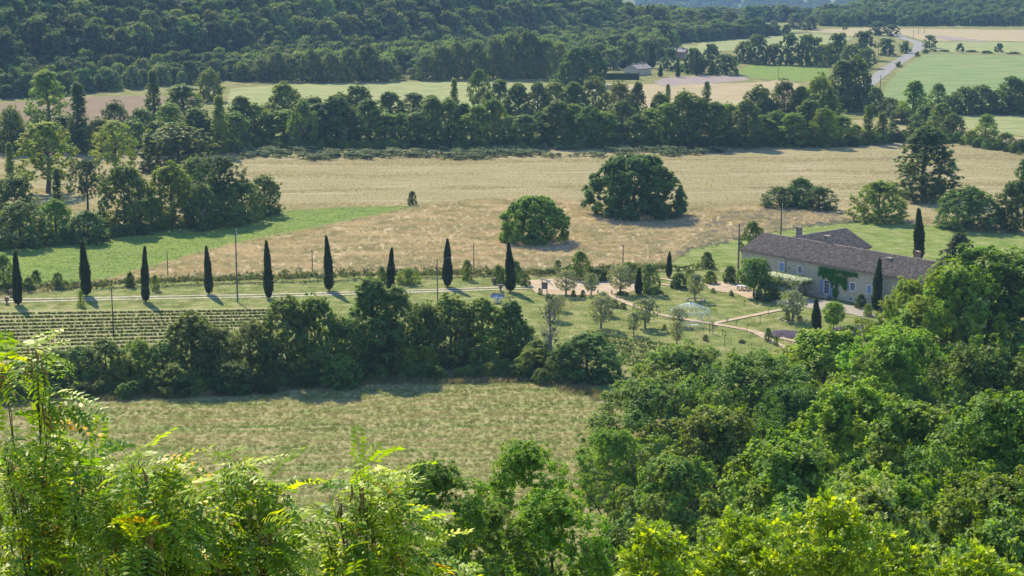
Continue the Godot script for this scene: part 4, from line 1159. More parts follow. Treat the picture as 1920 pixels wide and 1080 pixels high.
		["belt_tree", "round", 142.36, -642.96, 5.26, 9.98, 0, "mid green tree right of the road's lower end, seventh from the left", "tree", "trees between road and dry field"],
		["belt_tree", "tall", 151.23, -662.55, 13.41, 11.8, 1, "dark tree right of the road's lower end, eighth from the left", "tree", "trees between road and dry field"],
		["belt_bush", "thicket", 133.32, -580.98, 6.72, 8.82, 2, "dark bush right of the road's lower end, ninth from the left", "shrub", "trees between road and dry field"],
		["belt_tree", "tall", 147.71, -628.1, 7.62, 10.72, 0, "mid green tree right of the road's lower end, tenth from the left", "tree", "trees between road and dry field"],
		["belt_tree", "tall", 163.98, -679.08, 11.48, 9.47, 3, "greyish tree right of the road's lower end, eleventh from the left", "tree", "trees between road and dry field"],
		["belt_tree", "tall", 148.38, -607.02, 10.31, 10.36, 1, "pale green tree right of the road's lower end, twelfth from the left", "tree", "trees between road and dry field"],
		["belt_tree", "round", 170.79, -683.33, 6.61, 9.53, 0, "dark tree right of the road's lower end, thirteenth from the left", "tree", "trees between road and dry field"],
		["belt_tree", "round", 149.97, -596.99, 7.62, 9.27, 0, "mid green tree right of the road's lower end, fourteenth from the left", "tree", "trees between road and dry field"],
		["belt_tree", "round", 174.89, -679.08, 10.05, 12.62, 0, "dark tree right of the road's lower end, fifteenth from the left", "tree", "trees between road and dry field"],
		["belt_bush", "bush", 151.07, -577.88, 4.4, 7.02, 1, "pale green bush right of the road's lower end, sixteenth from the left", "shrub", "trees between road and dry field"],
		["belt_tree", "round", 182.17, -683.33, 10.32, 12.17, 0, "dark tree right of the road's lower end, seventeenth from the left", "tree", "trees between road and dry field"],
		["belt_tree", "tall", 155.99, -577.88, 9.49, 8.98, 1, "pale green tree right of the road's lower end, eighteenth from the left", "tree", "trees between road and dry field"],
		["belt_tree", "round", 189.83, -683.33, 9.08, 11.64, 3, "greyish tree right of the road's lower end, nineteenth from the left", "tree", "trees between road and dry field"],
		["belt_bush", "thicket", 158.36, -562.84, 5.15, 7.87, 0, "mid green bush right of the road's lower end, twentieth from the left", "shrub", "trees between road and dry field"],
		["belt_tree", "tall", 191.96, -679.08, 14.14, 12.62, 0, "mid green tree right of the road's lower end, twenty-first from the left", "tree", "trees between road and dry field"],
		["belt_bush", "bush", 161.44, -555.6, 3.9, 6.76, 2, "dark bush right of the road's lower end, twenty-second from the left", "shrub", "trees between road and dry field"],
		["belt_tree", "round", 197.11, -679.08, 12.71, 12.09, 0, "dark tree right of the road's lower end, twenty-third from the left", "tree", "trees between road and dry field"],
		["clump_tree", "round", -128.21, -841.01, 8.58, 11.16, 1, "dark tree in the clump left of the field gap, first from its left end", "tree", "trees of the left clump at the back field"],
		["clump_tree", "round", -118.37, -837.8, 10.31, 12.63, 0, "dark tree in the clump left of the field gap, second from its left end", "tree", "trees of the left clump at the back field"],
		["clump_tree", "round", -111.71, -841.01, 13.61, 11.15, 0, "mid green tree in the clump left of the field gap, third from its left end", "tree", "trees of the left clump at the back field"],
		["clump_tree", "round", -104.21, -837.8, 11.31, 11.62, 2, "dark tree in the clump left of the field gap, fourth from its left end", "tree", "trees of the left clump at the back field"],
		["clump_tree", "round", -94.85, -837.8, 14.32, 12.63, 0, "dark tree in the clump left of the field gap, fifth from its left end", "tree", "trees of the left clump at the back field"],
		["clump_tree", "round", -85.67, -834.61, 13.02, 12.08, 0, "mid green tree in the clump left of the field gap, sixth from its left end", "tree", "trees of the left clump at the back field"],
		["clump_tree", "round", -77.14, -837.8, 15.32, 11.61, 0, "dark tree in the clump left of the field gap, seventh from its left end", "tree", "trees of the left clump at the back field"],
		["clump_tree", "round", -68.55, -841.01, 16.13, 14.19, 2, "dark tree in the clump left of the field gap, eighth from its left end", "tree", "trees of the left clump at the back field"],
		["clump_tree", "round", -60.42, -841.01, 10.09, 11.16, 0, "dark tree in the clump left of the field gap, ninth from its left end", "tree", "trees of the left clump at the back field"],
		["clump_tree", "round", -55, -847.5, 6.36, 7.67, 0, "dark tree in the clump left of the field gap, tenth from its left end", "tree", "trees of the left clump at the back field"],
		["clump_tree", "round", -47.69, -854.1, 5.13, 8.76, 0, "dark tree in the clump right of the field gap, first from its left", "tree", "trees of the long clump at the back field"],
		["clump_tree", "round", -40.93, -847.5, 11.44, 12.77, 0, "mid green tree in the clump right of the field gap, second from its left", "tree", "trees of the long clump at the back field"],
		["clump_tree", "round", -34.03, -854.1, 15.35, 12.87, 0, "dark tree in the clump right of the field gap, third from its left", "tree", "trees of the long clump at the back field"],
		["clump_tree", "round", -26.29, -854.1, 16.88, 13.38, 0, "dark tree in the clump right of the field gap, fourth from its left", "tree", "trees of the long clump at the back field"],
		["clump_tree", "round", -18.11, -857.43, 17.2, 13.43, 0, "dark tree in the clump right of the field gap, fifth from its left", "tree", "trees of the long clump at the back field"],
		["clump_tree", "round", -9.06, -857.43, 18.48, 13.94, 2, "dark tree in the clump right of the field gap, sixth from its left", "tree", "trees of the long clump at the back field"],
		["clump_tree", "round", -0.52, -857.43, 20.78, 15.49, 0, "dark tree in the clump right of the field gap, seventh from its left", "tree", "trees of the long clump at the back field"],
		["clump_tree", "round", 7.79, -860.79, 21.62, 16.07, 2, "dark tree in the clump right of the field gap, eighth from its left", "tree", "trees of the long clump at the back field"],
		["clump_tree", "round", 16.11, -860.79, 18.03, 14, 0, "dark tree in the clump right of the field gap, ninth from its left", "tree", "trees of the long clump at the back field"],
		["clump_tree", "round", 23.93, -881.52, 15.3, 12.21, 1, "dark tree in the clump right of the field gap, tenth from its left", "tree", "trees of the long clump at the back field"],
		["oak_tree", "dome", 32.53, -815.98, 17.61, 25.58, 2, "broad dark spreading oak standing before the long clump", "tree", ""],
		["far_tree", "farround", 46.6, -966.72, 13.86, 14.54, 0, "mid green rounded tree among far fields and cottages, first from the left", "tree", "trees among the far fields"],
		["far_tree", "farround", 51.22, -918.33, 10.44, 12.72, 0, "mid green rounded tree among far fields and cottages, second from the left", "tree", "trees among the far fields"],
		["far_tree", "farround", 56.81, -992.84, 13.63, 15.53, 2, "dark rounded tree among far fields and cottages, third from the left", "tree", "trees among the far fields"],
		["far_cypress", "farcypress", 58.63, -926.06, 4.44, 6.14, 2, "dark slim cypress among far fields and cottages, fourth from the left", "tree", "trees among the far fields"],
		["far_tree", "farround", 66.37, -1001.86, 14.35, 14.46, 0, "mid green rounded tree among far fields and cottages, fifth from the left", "tree", "trees among the far fields"],
		["far_tree", "farround", 61.42, -926.06, 13.85, 12.27, 2, "dark rounded tree among far fields and cottages, sixth from the left", "tree", "trees among the far fields"],
		["far_tree", "farround", 73.4, -966.72, 12.71, 13.38, 0, "mid green rounded tree among far fields and cottages, seventh from the left", "tree", "trees among the far fields"],
		["far_cypress", "farcypress", 73.14, -926.06, 12.74, 4.46, 2, "dark slim cypress among far fields and cottages, eighth from the left", "tree", "trees among the far fields"],
		["far_cypress", "farcypress", 72.78, -867.59, 5.73, 2.35, 0, "mid green slim cypress among far fields and cottages, ninth from the left", "tree", "trees among the far fields"],
		["far_tree", "farround", 90.02, -1049.51, 18.13, 15.14, 2, "dark rounded tree among far fields and cottages, tenth from the left", "tree", "trees among the far fields"],
		["far_tree", "farround", 81.83, -910.73, 11.45, 10.97, 2, "dark rounded tree among far fields and cottages, eleventh from the left", "tree", "trees among the far fields"],
		["far_bush", "farbush", 85.83, -918.33, 3.3, 6.09, 3, "greyish low bush among far fields and cottages, twelfth from the left", "shrub", "trees among the far fields"],
		["far_cypress", "farcypress", 81.1, -864.18, 6.74, 2.35, 0, "mid green slim cypress among far fields and cottages, thirteenth from the left", "tree", "trees among the far fields"],
		["far_bush", "farbush", 88.98, -899.55, 4.59, 8.13, 3, "greyish low bush among far fields and cottages, fourteenth from the left", "shrub", "trees among the far fields"],
		["far_tree", "farround", 91.14, -888.65, 12.77, 11.78, 2, "dark rounded tree among far fields and cottages, fifteenth from the left", "tree", "trees among the far fields"],
		["far_cypress", "farcypress", 91.03, -874.5, 12.31, 2.63, 0, "mid green slim cypress among far fields and cottages, sixteenth from the left", "tree", "trees among the far fields"],
		["far_bush", "farbush", 97.03, -888.65, 6.93, 10.71, 0, "mid green low bush among far fields and cottages, seventeenth from the left", "shrub", "trees among the far fields"],
		["far_tree", "farround", 104.13, -926.06, 12.74, 12.27, 2, "dark rounded tree among far fields and cottages, eighteenth from the left", "tree", "trees among the far fields"],
		["far_cypress", "farcypress", 99.2, -874.5, 7.08, 2.37, 0, "mid green slim cypress among far fields and cottages, nineteenth from the left", "tree", "trees among the far fields"],
		["far_tree", "farround", 137.45, -1203.76, 12.52, 13.01, 3, "greyish rounded tree among far fields and cottages, twentieth from the left", "tree", "trees among the far fields"],
		["far_tree", "farround", 106.37, -881.52, 10.3, 14.87, 0, "mid green rounded tree among far fields and cottages, twenty-first from the left", "tree", "trees among the far fields"],
		["far_tree", "farround", 147.29, -1210.34, 10.08, 10.9, 3, "greyish rounded tree among far fields and cottages, twenty-second from the left", "tree", "trees among the far fields"],
		["far_tree", "farround", 155.65, -1210.34, 9.36, 13.08, 2, "dark rounded tree among far fields and cottages, twenty-third from the left", "tree", "trees among the far fields"],
		["far_tree", "farround", 173.18, -1326.16, 10.24, 11.93, 2, "dark rounded tree among far fields and cottages, twenty-fourth from the left", "tree", "trees among the far fields"],
		["far_tree", "farround", 126.7, -966.72, 11.56, 11.64, 2, "dark rounded tree among far fields and cottages, twenty-fifth from the left", "tree", "trees among the far fields"],
		["far_tree", "farround", 132.83, -958.31, 15.46, 14.41, 2, "dark rounded tree among far fields and cottages, twenty-sixth from the left", "tree", "trees among the far fields"],
		["far_tree", "farround", 140.88, -954.15, 11.13, 12.64, 0, "mid green rounded tree among far fields and cottages, twenty-seventh from the left", "tree", "trees among the far fields"],
		["far_tree", "farround", 148.87, -950.04, 16.74, 13.72, 2, "dark rounded tree among far fields and cottages, twenty-eighth from the left", "tree", "trees among the far fields"],
		["far_tree", "farround", 214.73, -1342.2, 11.55, 17.71, 2, "dark rounded tree among far fields and cottages, twenty-ninth from the left", "tree", "trees among the far fields"],
		["far_tree", "farround", 157.37, -945.96, 16.11, 14.23, 2, "dark rounded tree among far fields and cottages, thirty places from the left", "tree", "trees among the far fields"],
		["far_tree", "farround", 222.14, -1326.16, 10.24, 13.53, 2, "dark rounded tree among far fields and cottages, thirty-first from the left", "tree", "trees among the far fields"],
		["far_tree", "farround", 171.97, -1001.86, 11.96, 12.05, 0, "mid green rounded tree among far fields and cottages, thirty-second from the left", "tree", "trees among the far fields"],
		["far_tree", "farround", 166.07, -941.91, 11.27, 13.04, 1, "pale green rounded tree among far fields and cottages, thirty-third from the left", "tree", "trees among the far fields"],
		["far_tree", "farround", 179.41, -992.84, 9.49, 11.95, 2, "dark rounded tree among far fields and cottages, thirty-fourth from the left", "tree", "trees among the far fields"],
		["far_tree", "farround", 173.17, -941.91, 17.44, 13.03, 2, "dark rounded tree among far fields and cottages, thirty-fifth from the left", "tree", "trees among the far fields"],
		["far_bush", "farbush", 248.42, -1326.16, 4.73, 3.98, 0, "mid green low bush among far fields and cottages, thirty-sixth from the left", "shrub", "trees among the far fields"],
		["far_tree", "farround", 175.81, -918.33, 12.36, 12.72, 0, "mid green rounded tree among far fields and cottages, thirty-seventh from the left", "tree", "trees among the far fields"],
		["far_tree", "farround", 196.76, -992.84, 16, 14.93, 2, "dark rounded tree among far fields and cottages, thirty-eighth from the left", "tree", "trees among the far fields"],
		["far_tree", "farround", 185.65, -926.06, 10.53, 11.15, 0, "mid green rounded tree among far fields and cottages, thirty-ninth from the left", "tree", "trees among the far fields"],
		["far_tree", "farround", 257.47, -1251.34, 9.67, 15.02, 2, "dark rounded tree among far fields and cottages, forty places from the left", "tree", "trees among the far fields"],
		["far_tree", "farround", 217.65, -1029.93, 9.84, 12.39, 2, "dark rounded tree among far fields and cottages, forty-first from the left", "tree", "trees among the far fields"],
		["far_tree", "farround", 264.66, -1237.37, 8.1, 12.63, 2, "dark rounded tree among far fields and cottages, forty-second from the left", "tree", "trees among the far fields"],
		["far_bush", "farbush", 204.09, -933.92, 2.8, 3.94, 2, "dark low bush among far fields and cottages, forty-third from the left", "shrub", "trees among the far fields"],
		["far_bush", "farbush", 232.79, -1049.51, 6.89, 8.21, 0, "mid green low bush among far fields and cottages, forty-fourth from the left", "shrub", "trees among the far fields"],
		["far_bush", "farbush", 233.48, -1020.4, 2.75, 3.69, 0, "mid green low bush among far fields and cottages, forty-fifth from the left", "shrub", "trees among the far fields"],
		["far_bush", "farbush", 244.8, -1049.51, 2.51, 4.42, 0, "mid green low bush among far fields and cottages, forty-sixth from the left", "shrub", "trees among the far fields"],
		["far_tree", "farround", 259.51, -1101.86, 7.88, 10.6, 0, "mid green rounded tree among far fields and cottages, forty-seventh from the left", "tree", "trees among the far fields"],
		["far_bush", "farbush", 252.46, -1064.69, 1.59, 6.41, 2, "dark low bush among far fields and cottages, forty-eighth from the left", "shrub", "trees among the far fields"],
		["far_bush", "farbush", 259.51, -1064.69, 1.27, 7.05, 2, "dark low bush among far fields and cottages, forty-ninth from the left", "shrub", "trees among the far fields"],
		["far_bush", "farbush", 269.12, -1064.69, 4.77, 5.12, 2, "dark low bush among far fields and cottages, fifty places from the left", "shrub", "trees among the far fields"],
		["far_bush", "farbush", 274.86, -1059.59, 1.27, 8.29, 2, "dark low bush among far fields and cottages, fifty-first from the left", "shrub", "trees among the far fields"],
		["far_bush", "farbush", 281.12, -1049.51, 1.57, 7.58, 2, "dark low bush among far fields and cottages, fifty-second from the left", "shrub", "trees among the far fields"],
		["far_tree", "farround", 291.12, -1059.59, 5.38, 5.74, 2, "dark rounded tree among far fields and cottages, fifty-third from the left", "tree", "trees among the far fields"],
		["far_bush", "farbush", 295.53, -1044.55, 1.25, 8.17, 2, "dark low bush among far fields and cottages, fifty-fourth from the left", "shrub", "trees among the far fields"],
		["hillside_tree", "farround", -233.21, -804.86, 12.29, 12.36, 2, "dark tree on the lowest slope of the wooded hill, first from the left", "tree", "trees along the foot of the wooded hill"],
		["hillside_tree", "farround", -215.86, -752.2, 9.96, 12.41, 2, "dark tree on the lowest slope of the wooded hill, second from the left", "tree", "trees along the foot of the wooded hill"],
		["hillside_tree", "farround", -212.54, -772.25, 12.49, 10.86, 0, "mid green tree on the lowest slope of the wooded hill, third from the left", "tree", "trees along the foot of the wooded hill"],
		["hillside_tree", "farround", -217.08, -797.55, 9.52, 9.01, 0, "mid green tree on the lowest slope of the wooded hill, fourth from the left", "tree", "trees along the foot of the wooded hill"],
		["hillside_tree", "farround", -215.08, -831.14, 10.91, 11.59, 2, "dark tree on the lowest slope of the wooded hill, fifth from the left", "tree", "trees along the foot of the wooded hill"],
		["hillside_tree", "farround", -199.96, -785.05, 12.55, 9.57, 2, "dark tree on the lowest slope of the wooded hill, sixth from the left", "tree", "trees along the foot of the wooded hill"],
		["hillside_tree", "farround", -203.5, -803.89, 11.48, 12.55, 2, "dark tree on the lowest slope of the wooded hill, seventh from the left", "tree", "trees along the foot of the wooded hill"],
		["hillside_tree", "farround", -206.38, -841.86, 10.69, 10.7, 2, "dark tree on the lowest slope of the wooded hill, eighth from the left", "tree", "trees along the foot of the wooded hill"],
		["hillside_tree", "farround", -188.55, -792.64, 12.06, 9.27, 3, "greyish tree on the lowest slope of the wooded hill, ninth from the left", "tree", "trees along the foot of the wooded hill"],
		["hillside_tree", "farround", -191.78, -828.21, 9.34, 9.34, 0, "mid green tree on the lowest slope of the wooded hill, tenth from the left", "tree", "trees along the foot of the wooded hill"],
		["hillside_tree", "farround", -194.47, -859.73, 11.32, 9.1, 0, "mid green tree on the lowest slope of the wooded hill, eleventh from the left", "tree", "trees along the foot of the wooded hill"],
		["hillside_tree", "farround", -180.33, -810.98, 10.15, 9.27, 1, "pale green tree on the lowest slope of the wooded hill, twelfth from the left", "tree", "trees along the foot of the wooded hill"],
		["hillside_tree", "farround", -180.77, -842.83, 11.51, 9.2, 2, "dark tree on the lowest slope of the wooded hill, thirteenth from the left", "tree", "trees along the foot of the wooded hill"],
		["hillside_tree", "farround", -163.84, -824.27, 9.1, 11.58, 0, "mid green tree on the lowest slope of the wooded hill, fourteenth from the left", "tree", "trees along the foot of the wooded hill"],
		["hillside_tree", "farround", -173.81, -879.52, 11.56, 9.54, 0, "mid green tree on the lowest slope of the wooded hill, fifteenth from the left", "tree", "trees along the foot of the wooded hill"],
		["hillside_tree", "farround", -158.39, -858.7, 11.53, 10.75, 2, "dark tree on the lowest slope of the wooded hill, sixteenth from the left", "tree", "trees along the foot of the wooded hill"],
		["hillside_tree", "farround", -161.12, -905.91, 11.05, 10.66, 0, "mid green tree on the lowest slope of the wooded hill, seventeenth from the left", "tree", "trees along the foot of the wooded hill"],
		["hillside_tree", "farround", -150.83, -848.45, 8.34, 9.85, 0, "mid green tree on the lowest slope of the wooded hill, eighteenth from the left", "tree", "trees along the foot of the wooded hill"],
		["hillside_tree", "farround", -148.28, -875.05, 8.54, 10.52, 3, "greyish tree on the lowest slope of the wooded hill, nineteenth from the left", "tree", "trees along the foot of the wooded hill"],
		["hillside_tree", "farround", -150.42, -913.76, 9.4, 11.28, 0, "mid green tree on the lowest slope of the wooded hill, twentieth from the left", "tree", "trees along the foot of the wooded hill"],
		["hillside_tree", "farround", -135.46, -860.19, 11.71, 12.51, 0, "mid green tree on the lowest slope of the wooded hill, twenty-first from the left", "tree", "trees along the foot of the wooded hill"],
		["hillside_tree", "farround", -137.6, -886.77, 8.05, 9.37, 0, "mid green tree on the lowest slope of the wooded hill, twenty-second from the left", "tree", "trees along the foot of the wooded hill"],
		["hillside_tree", "farround", -129.73, -872.78, 11, 10.96, 1, "pale green tree on the lowest slope of the wooded hill, twenty-third from the left", "tree", "trees along the foot of the wooded hill"],
		["hillside_tree", "farround", -137.18, -938.3, 9.87, 9.22, 1, "pale green tree on the lowest slope of the wooded hill, twenty-fourth from the left", "tree", "trees along the foot of the wooded hill"],
		["hillside_tree", "farround", -122.9, -906.31, 9.47, 11.27, 1, "pale green tree on the lowest slope of the wooded hill, twenty-fifth from the left", "tree", "trees along the foot of the wooded hill"],
		["hillside_tree", "farround", -113.89, -884.35, 10.53, 12.64, 1, "pale green tree on the lowest slope of the wooded hill, twenty-sixth from the left", "tree", "trees along the foot of the wooded hill"],
		["hillside_tree", "farround", -109.41, -920.56, 10.75, 9.88, 3, "greyish tree on the lowest slope of the wooded hill, twenty-seventh from the left", "tree", "trees along the foot of the wooded hill"],
		["hillside_tree", "farround", -111.48, -957.49, 10.76, 10.02, 0, "mid green tree on the lowest slope of the wooded hill, twenty-eighth from the left", "tree", "trees along the foot of the wooded hill"],
		["hillside_tree", "farround", -101.28, -897.5, 10.58, 9.54, 2, "dark tree on the lowest slope of the wooded hill, twenty-ninth from the left", "tree", "trees along the foot of the wooded hill"],
		["hillside_tree", "farround", -97.61, -918.44, 12.32, 10.81, 0, "mid green tree on the lowest slope of the wooded hill, thirty places from the left", "tree", "trees along the foot of the wooded hill"],
		["hillside_tree", "farround", -100.44, -969.7, 8.9, 11.85, 2, "dark tree on the lowest slope of the wooded hill, thirty-first from the left", "tree", "trees along the foot of the wooded hill"],
		["hillside_tree", "farround", -97.43, -942.39, 9.71, 11.29, 1, "pale green tree on the lowest slope of the wooded hill, thirty-second from the left", "tree", "trees along the foot of the wooded hill"],
		["hillside_tree", "farround", -85.16, -961.97, 8.46, 9.5, 0, "mid green tree on the lowest slope of the wooded hill, thirty-third from the left", "tree", "trees along the foot of the wooded hill"],
		["hillside_tree", "farround", -78.31, -935.87, 10.27, 10.56, 3, "greyish tree on the lowest slope of the wooded hill, thirty-fourth from the left", "tree", "trees along the foot of the wooded hill"],
		["hillside_tree", "farround", -80.65, -997.42, 10.4, 10.29, 2, "dark tree on the lowest slope of the wooded hill, thirty-fifth from the left", "tree", "trees along the foot of the wooded hill"],
		["hillside_tree", "farround", -77.96, -977.14, 8.15, 11.9, 3, "greyish tree on the lowest slope of the wooded hill, thirty-sixth from the left", "tree", "trees along the foot of the wooded hill"],
		["hillside_tree", "farround", -67.07, -944.51, 12.24, 12.78, 0, "mid green tree on the lowest slope of the wooded hill, thirty-seventh from the left", "tree", "trees along the foot of the wooded hill"],
		["hillside_tree", "farround", -70.99, -1013.15, 11.41, 9.89, 2, "dark tree on the lowest slope of the wooded hill, thirty-eighth from the left", "tree", "trees along the foot of the wooded hill"],
		["hillside_tree", "farround", -62.05, -987.65, 8.42, 12.65, 0, "mid green tree on the lowest slope of the wooded hill, thirty-ninth from the left", "tree", "trees along the foot of the wooded hill"],
		["hillside_tree", "farround", -57.57, -955.26, 12.1, 9.56, 2, "dark tree on the lowest slope of the wooded hill, forty places from the left", "tree", "trees along the foot of the wooded hill"],
		["hillside_tree", "farround", -57.16, -1033.16, 9.88, 12.34, 3, "greyish tree on the lowest slope of the wooded hill, forty-first from the left", "tree", "trees along the foot of the wooded hill"],
		["hillside_tree", "farround", -46.49, -980.79, 9.67, 11.46, 2, "dark tree on the lowest slope of the wooded hill, forty-second from the left", "tree", "trees along the foot of the wooded hill"],
		["hillside_tree", "farround", -46.82, -1007.01, 11.98, 10.51, 2, "dark tree on the lowest slope of the wooded hill, forty-third from the left", "tree", "trees along the foot of the wooded hill"],
		["hillside_tree", "farround", -38.98, -1025.08, 12.16, 11.59, 1, "pale green tree on the lowest slope of the wooded hill, forty-fourth from the left", "tree", "trees along the foot of the wooded hill"],
		["hillside_tree", "farround", -36.92, -991.33, 10.17, 12.41, 1, "pale green tree on the lowest slope of the wooded hill, forty-fifth from the left", "tree", "trees along the foot of the wooded hill"],
		["hillside_tree", "farround", -36.99, -1049.28, 8.18, 12.97, 3, "greyish tree on the lowest slope of the wooded hill, forty-sixth from the left", "tree", "trees along the foot of the wooded hill"],
		["hillside_tree", "farround", -23.83, -1069.46, 11.7, 10.58, 0, "mid green tree on the lowest slope of the wooded hill, forty-seventh from the left", "tree", "trees along the foot of the wooded hill"],
		["hillside_tree", "farround", -21.36, -1009.25, 8.19, 9.75, 0, "mid green tree on the lowest slope of the wooded hill, forty-eighth from the left", "tree", "trees along the foot of the wooded hill"],
		["hillside_tree", "farround", -16.37, -1038.3, 8.2, 12.56, 0, "mid green tree on the lowest slope of the wooded hill, forty-ninth from the left", "tree", "trees along the foot of the wooded hill"],
		["hillside_tree", "farround", -10.97, -1023.65, 11.31, 10.39, 2, "dark tree on the lowest slope of the wooded hill, fifty places from the left", "tree", "trees along the foot of the wooded hill"],
		["hillside_tree", "farround", -11.45, -1085.82, 10.35, 12.56, 2, "dark tree on the lowest slope of the wooded hill, fifty-first from the left", "tree", "trees along the foot of the wooded hill"],
		["hillside_tree", "farround", -1.95, -1057.68, 12.61, 10.29, 3, "greyish tree on the lowest slope of the wooded hill, fifty-second from the left", "tree", "trees along the foot of the wooded hill"],
		["hillside_tree", "farround", -0.8, -1035.46, 8.5, 9.62, 2, "dark tree on the lowest slope of the wooded hill, fifty-third from the left", "tree", "trees along the foot of the wooded hill"],
		["hillside_tree", "farround", -0.64, -1103.25, 8.36, 12.48, 0, "mid green tree on the lowest slope of the wooded hill, fifty-fourth from the left", "tree", "trees along the foot of the wooded hill"],
		["hillside_tree", "farround", 8.3, -1075.39, 8.76, 10.02, 2, "dark tree on the lowest slope of the wooded hill, fifty-fifth from the left", "tree", "trees along the foot of the wooded hill"],
		["hillside_tree", "farround", 12.46, -1048, 12.09, 12, 2, "dark tree on the lowest slope of the wooded hill, fifty-sixth from the left", "tree", "trees along the foot of the wooded hill"],
		["hillside_tree", "farround", 15.84, -1096.91, 9.18, 10.93, 1, "pale green tree on the lowest slope of the wooded hill, fifty-seventh from the left", "tree", "trees along the foot of the wooded hill"],
		["hillside_tree", "farround", 17.16, -1122.5, 9.72, 12.01, 0, "mid green tree on the lowest slope of the wooded hill, fifty-eighth from the left", "tree", "trees along the foot of the wooded hill"],
		["hillside_tree", "farround", 25.76, -1068.81, 12.69, 11.75, 2, "dark tree on the lowest slope of the wooded hill, fifty-ninth from the left", "tree", "trees along the foot of the wooded hill"],
		["hillside_tree", "farround", 32.2, -1145.98, 10.28, 12.4, 1, "pale green tree on the lowest slope of the wooded hill, sixty places from the left", "tree", "trees along the foot of the wooded hill"],
		["hillside_tree", "farround", 31.78, -1081.36, 8.59, 11.67, 0, "mid green tree on the lowest slope of the wooded hill, sixty-first from the left", "tree", "trees along the foot of the wooded hill"],
		["hillside_tree", "farround", 35.87, -1111.82, 10.27, 9.96, 2, "dark tree on the lowest slope of the wooded hill, sixty-second from the left", "tree", "trees along the foot of the wooded hill"],
		["hillside_tree", "farround", 43.85, -1154.18, 8.17, 11.86, 0, "mid green tree on the lowest slope of the wooded hill, sixty-third from the left", "tree", "trees along the foot of the wooded hill"],
		["hillside_tree", "farround", 46.81, -1129.99, 9.15, 9.31, 3, "greyish tree on the lowest slope of the wooded hill, sixty-fourth from the left", "tree", "trees along the foot of the wooded hill"],
		["hillside_tree", "farround", 49.51, -1096.73, 12.56, 11.83, 2, "dark tree on the lowest slope of the wooded hill, sixty-fifth from the left", "tree", "trees along the foot of the wooded hill"],
		["hillside_tree", "farround", 56.02, -1182.44, 9.56, 10.87, 1, "pale green tree on the lowest slope of the wooded hill, sixty-sixth from the left", "tree", "trees along the foot of the wooded hill"],
		["hillside_tree", "farround", 57.1, -1105.68, 8.33, 12.97, 2, "dark tree on the lowest slope of the wooded hill, sixty-seventh from the left", "tree", "trees along the foot of the wooded hill"],
		["hillside_tree", "farround", 61.13, -1138.43, 8.82, 9.96, 2, "dark tree on the lowest slope of the wooded hill, sixty-eighth from the left", "tree", "trees along the foot of the wooded hill"],
		["hillside_tree", "farround", 69.4, -1123.65, 9.04, 9.18, 1, "pale green tree on the lowest slope of the wooded hill, sixty-ninth from the left", "tree", "trees along the foot of the wooded hill"],
		["hillside_tree", "farround", 72.03, -1160.38, 10.15, 12.9, 3, "greyish tree on the lowest slope of the wooded hill, seventy places from the left", "tree", "trees along the foot of the wooded hill"],
		["hillside_tree", "farround", 78.06, -1203.15, 10.31, 10.81, 0, "mid green tree on the lowest slope of the wooded hill, seventy-first from the left", "tree", "trees along the foot of the wooded hill"],
		["hillside_tree", "farround", 82.88, -1213.75, 10.05, 9.18, 1, "pale green tree on the lowest slope of the wooded hill, seventy-second from the left", "tree", "trees along the foot of the wooded hill"],
		["hillside_tree", "farround", 84.15, -1183.54, 12.18, 12.35, 3, "greyish tree on the lowest slope of the wooded hill, seventy-third from the left", "tree", "trees along the foot of the wooded hill"],
		["hillside_tree", "farround", 81.31, -1141.54, 9.75, 9.38, 3, "greyish tree on the lowest slope of the wooded hill, seventy-fourth from the left", "tree", "trees along the foot of the wooded hill"],
		["hillside_tree", "farround", 94.57, -1157.95, 9.18, 12.21, 0, "mid green tree on the lowest slope of the wooded hill, seventy-fifth from the left", "tree", "trees along the foot of the wooded hill"],
		["hillside_tree", "farround", 103.16, -1235.5, 12.68, 9.22, 0, "mid green tree on the lowest slope of the wooded hill, seventy-sixth from the left", "tree", "trees along the foot of the wooded hill"],
		["hillside_tree", "farround", 100.31, -1192.05, 11.22, 10.99, 0, "mid green tree on the lowest slope of the wooded hill, seventy-seventh from the left", "tree", "trees along the foot of the wooded hill"],
		["hillside_tree", "farround", 105.68, -1169.04, 8.24, 12.33, 0, "mid green tree on the lowest slope of the wooded hill, seventy-eighth from the left", "tree", "trees along the foot of the wooded hill"],
		["hillside_tree", "farround", 119.83, -1257.69, 9.53, 9.21, 2, "dark tree on the lowest slope of the wooded hill, seventy-ninth from the left", "tree", "trees along the foot of the wooded hill"],
		["hillside_tree", "farround", 118.93, -1208.84, 12.75, 9.78, 0, "mid green tree on the lowest slope of the wooded hill, eighty places from the left", "tree", "trees along the foot of the wooded hill"],
		["hillside_tree", "farround", 120.53, -1221.8, 10.54, 10.61, 1, "pale green tree on the lowest slope of the wooded hill, eighty-first from the left", "tree", "trees along the foot of the wooded hill"],
		["hillside_tree", "farround", 118.48, -1188.81, 9.17, 12.71, 3, "greyish tree on the lowest slope of the wooded hill, eighty-second from the left", "tree", "trees along the foot of the wooded hill"],
		["hillside_tree", "farround", 127.39, -1200.35, 8.43, 12.94, 0, "mid green tree on the lowest slope of the wooded hill, eighty-third from the left", "tree", "trees along the foot of the wooded hill"],
		["hedgerow_tree", "bush", -73.17, -251.03, 4.36, 8.11, 3, "greyish bushy tree at the hedgerow's left end, behind the locust", "tree", "trees of the hedgerow above the near meadow"],
		["hedgerow_tree", "thicket", -68.73, -257.67, 5.37, 8.31, 0, "dark bushy tree near the hedgerow's left end", "tree", "trees of the hedgerow above the near meadow"],
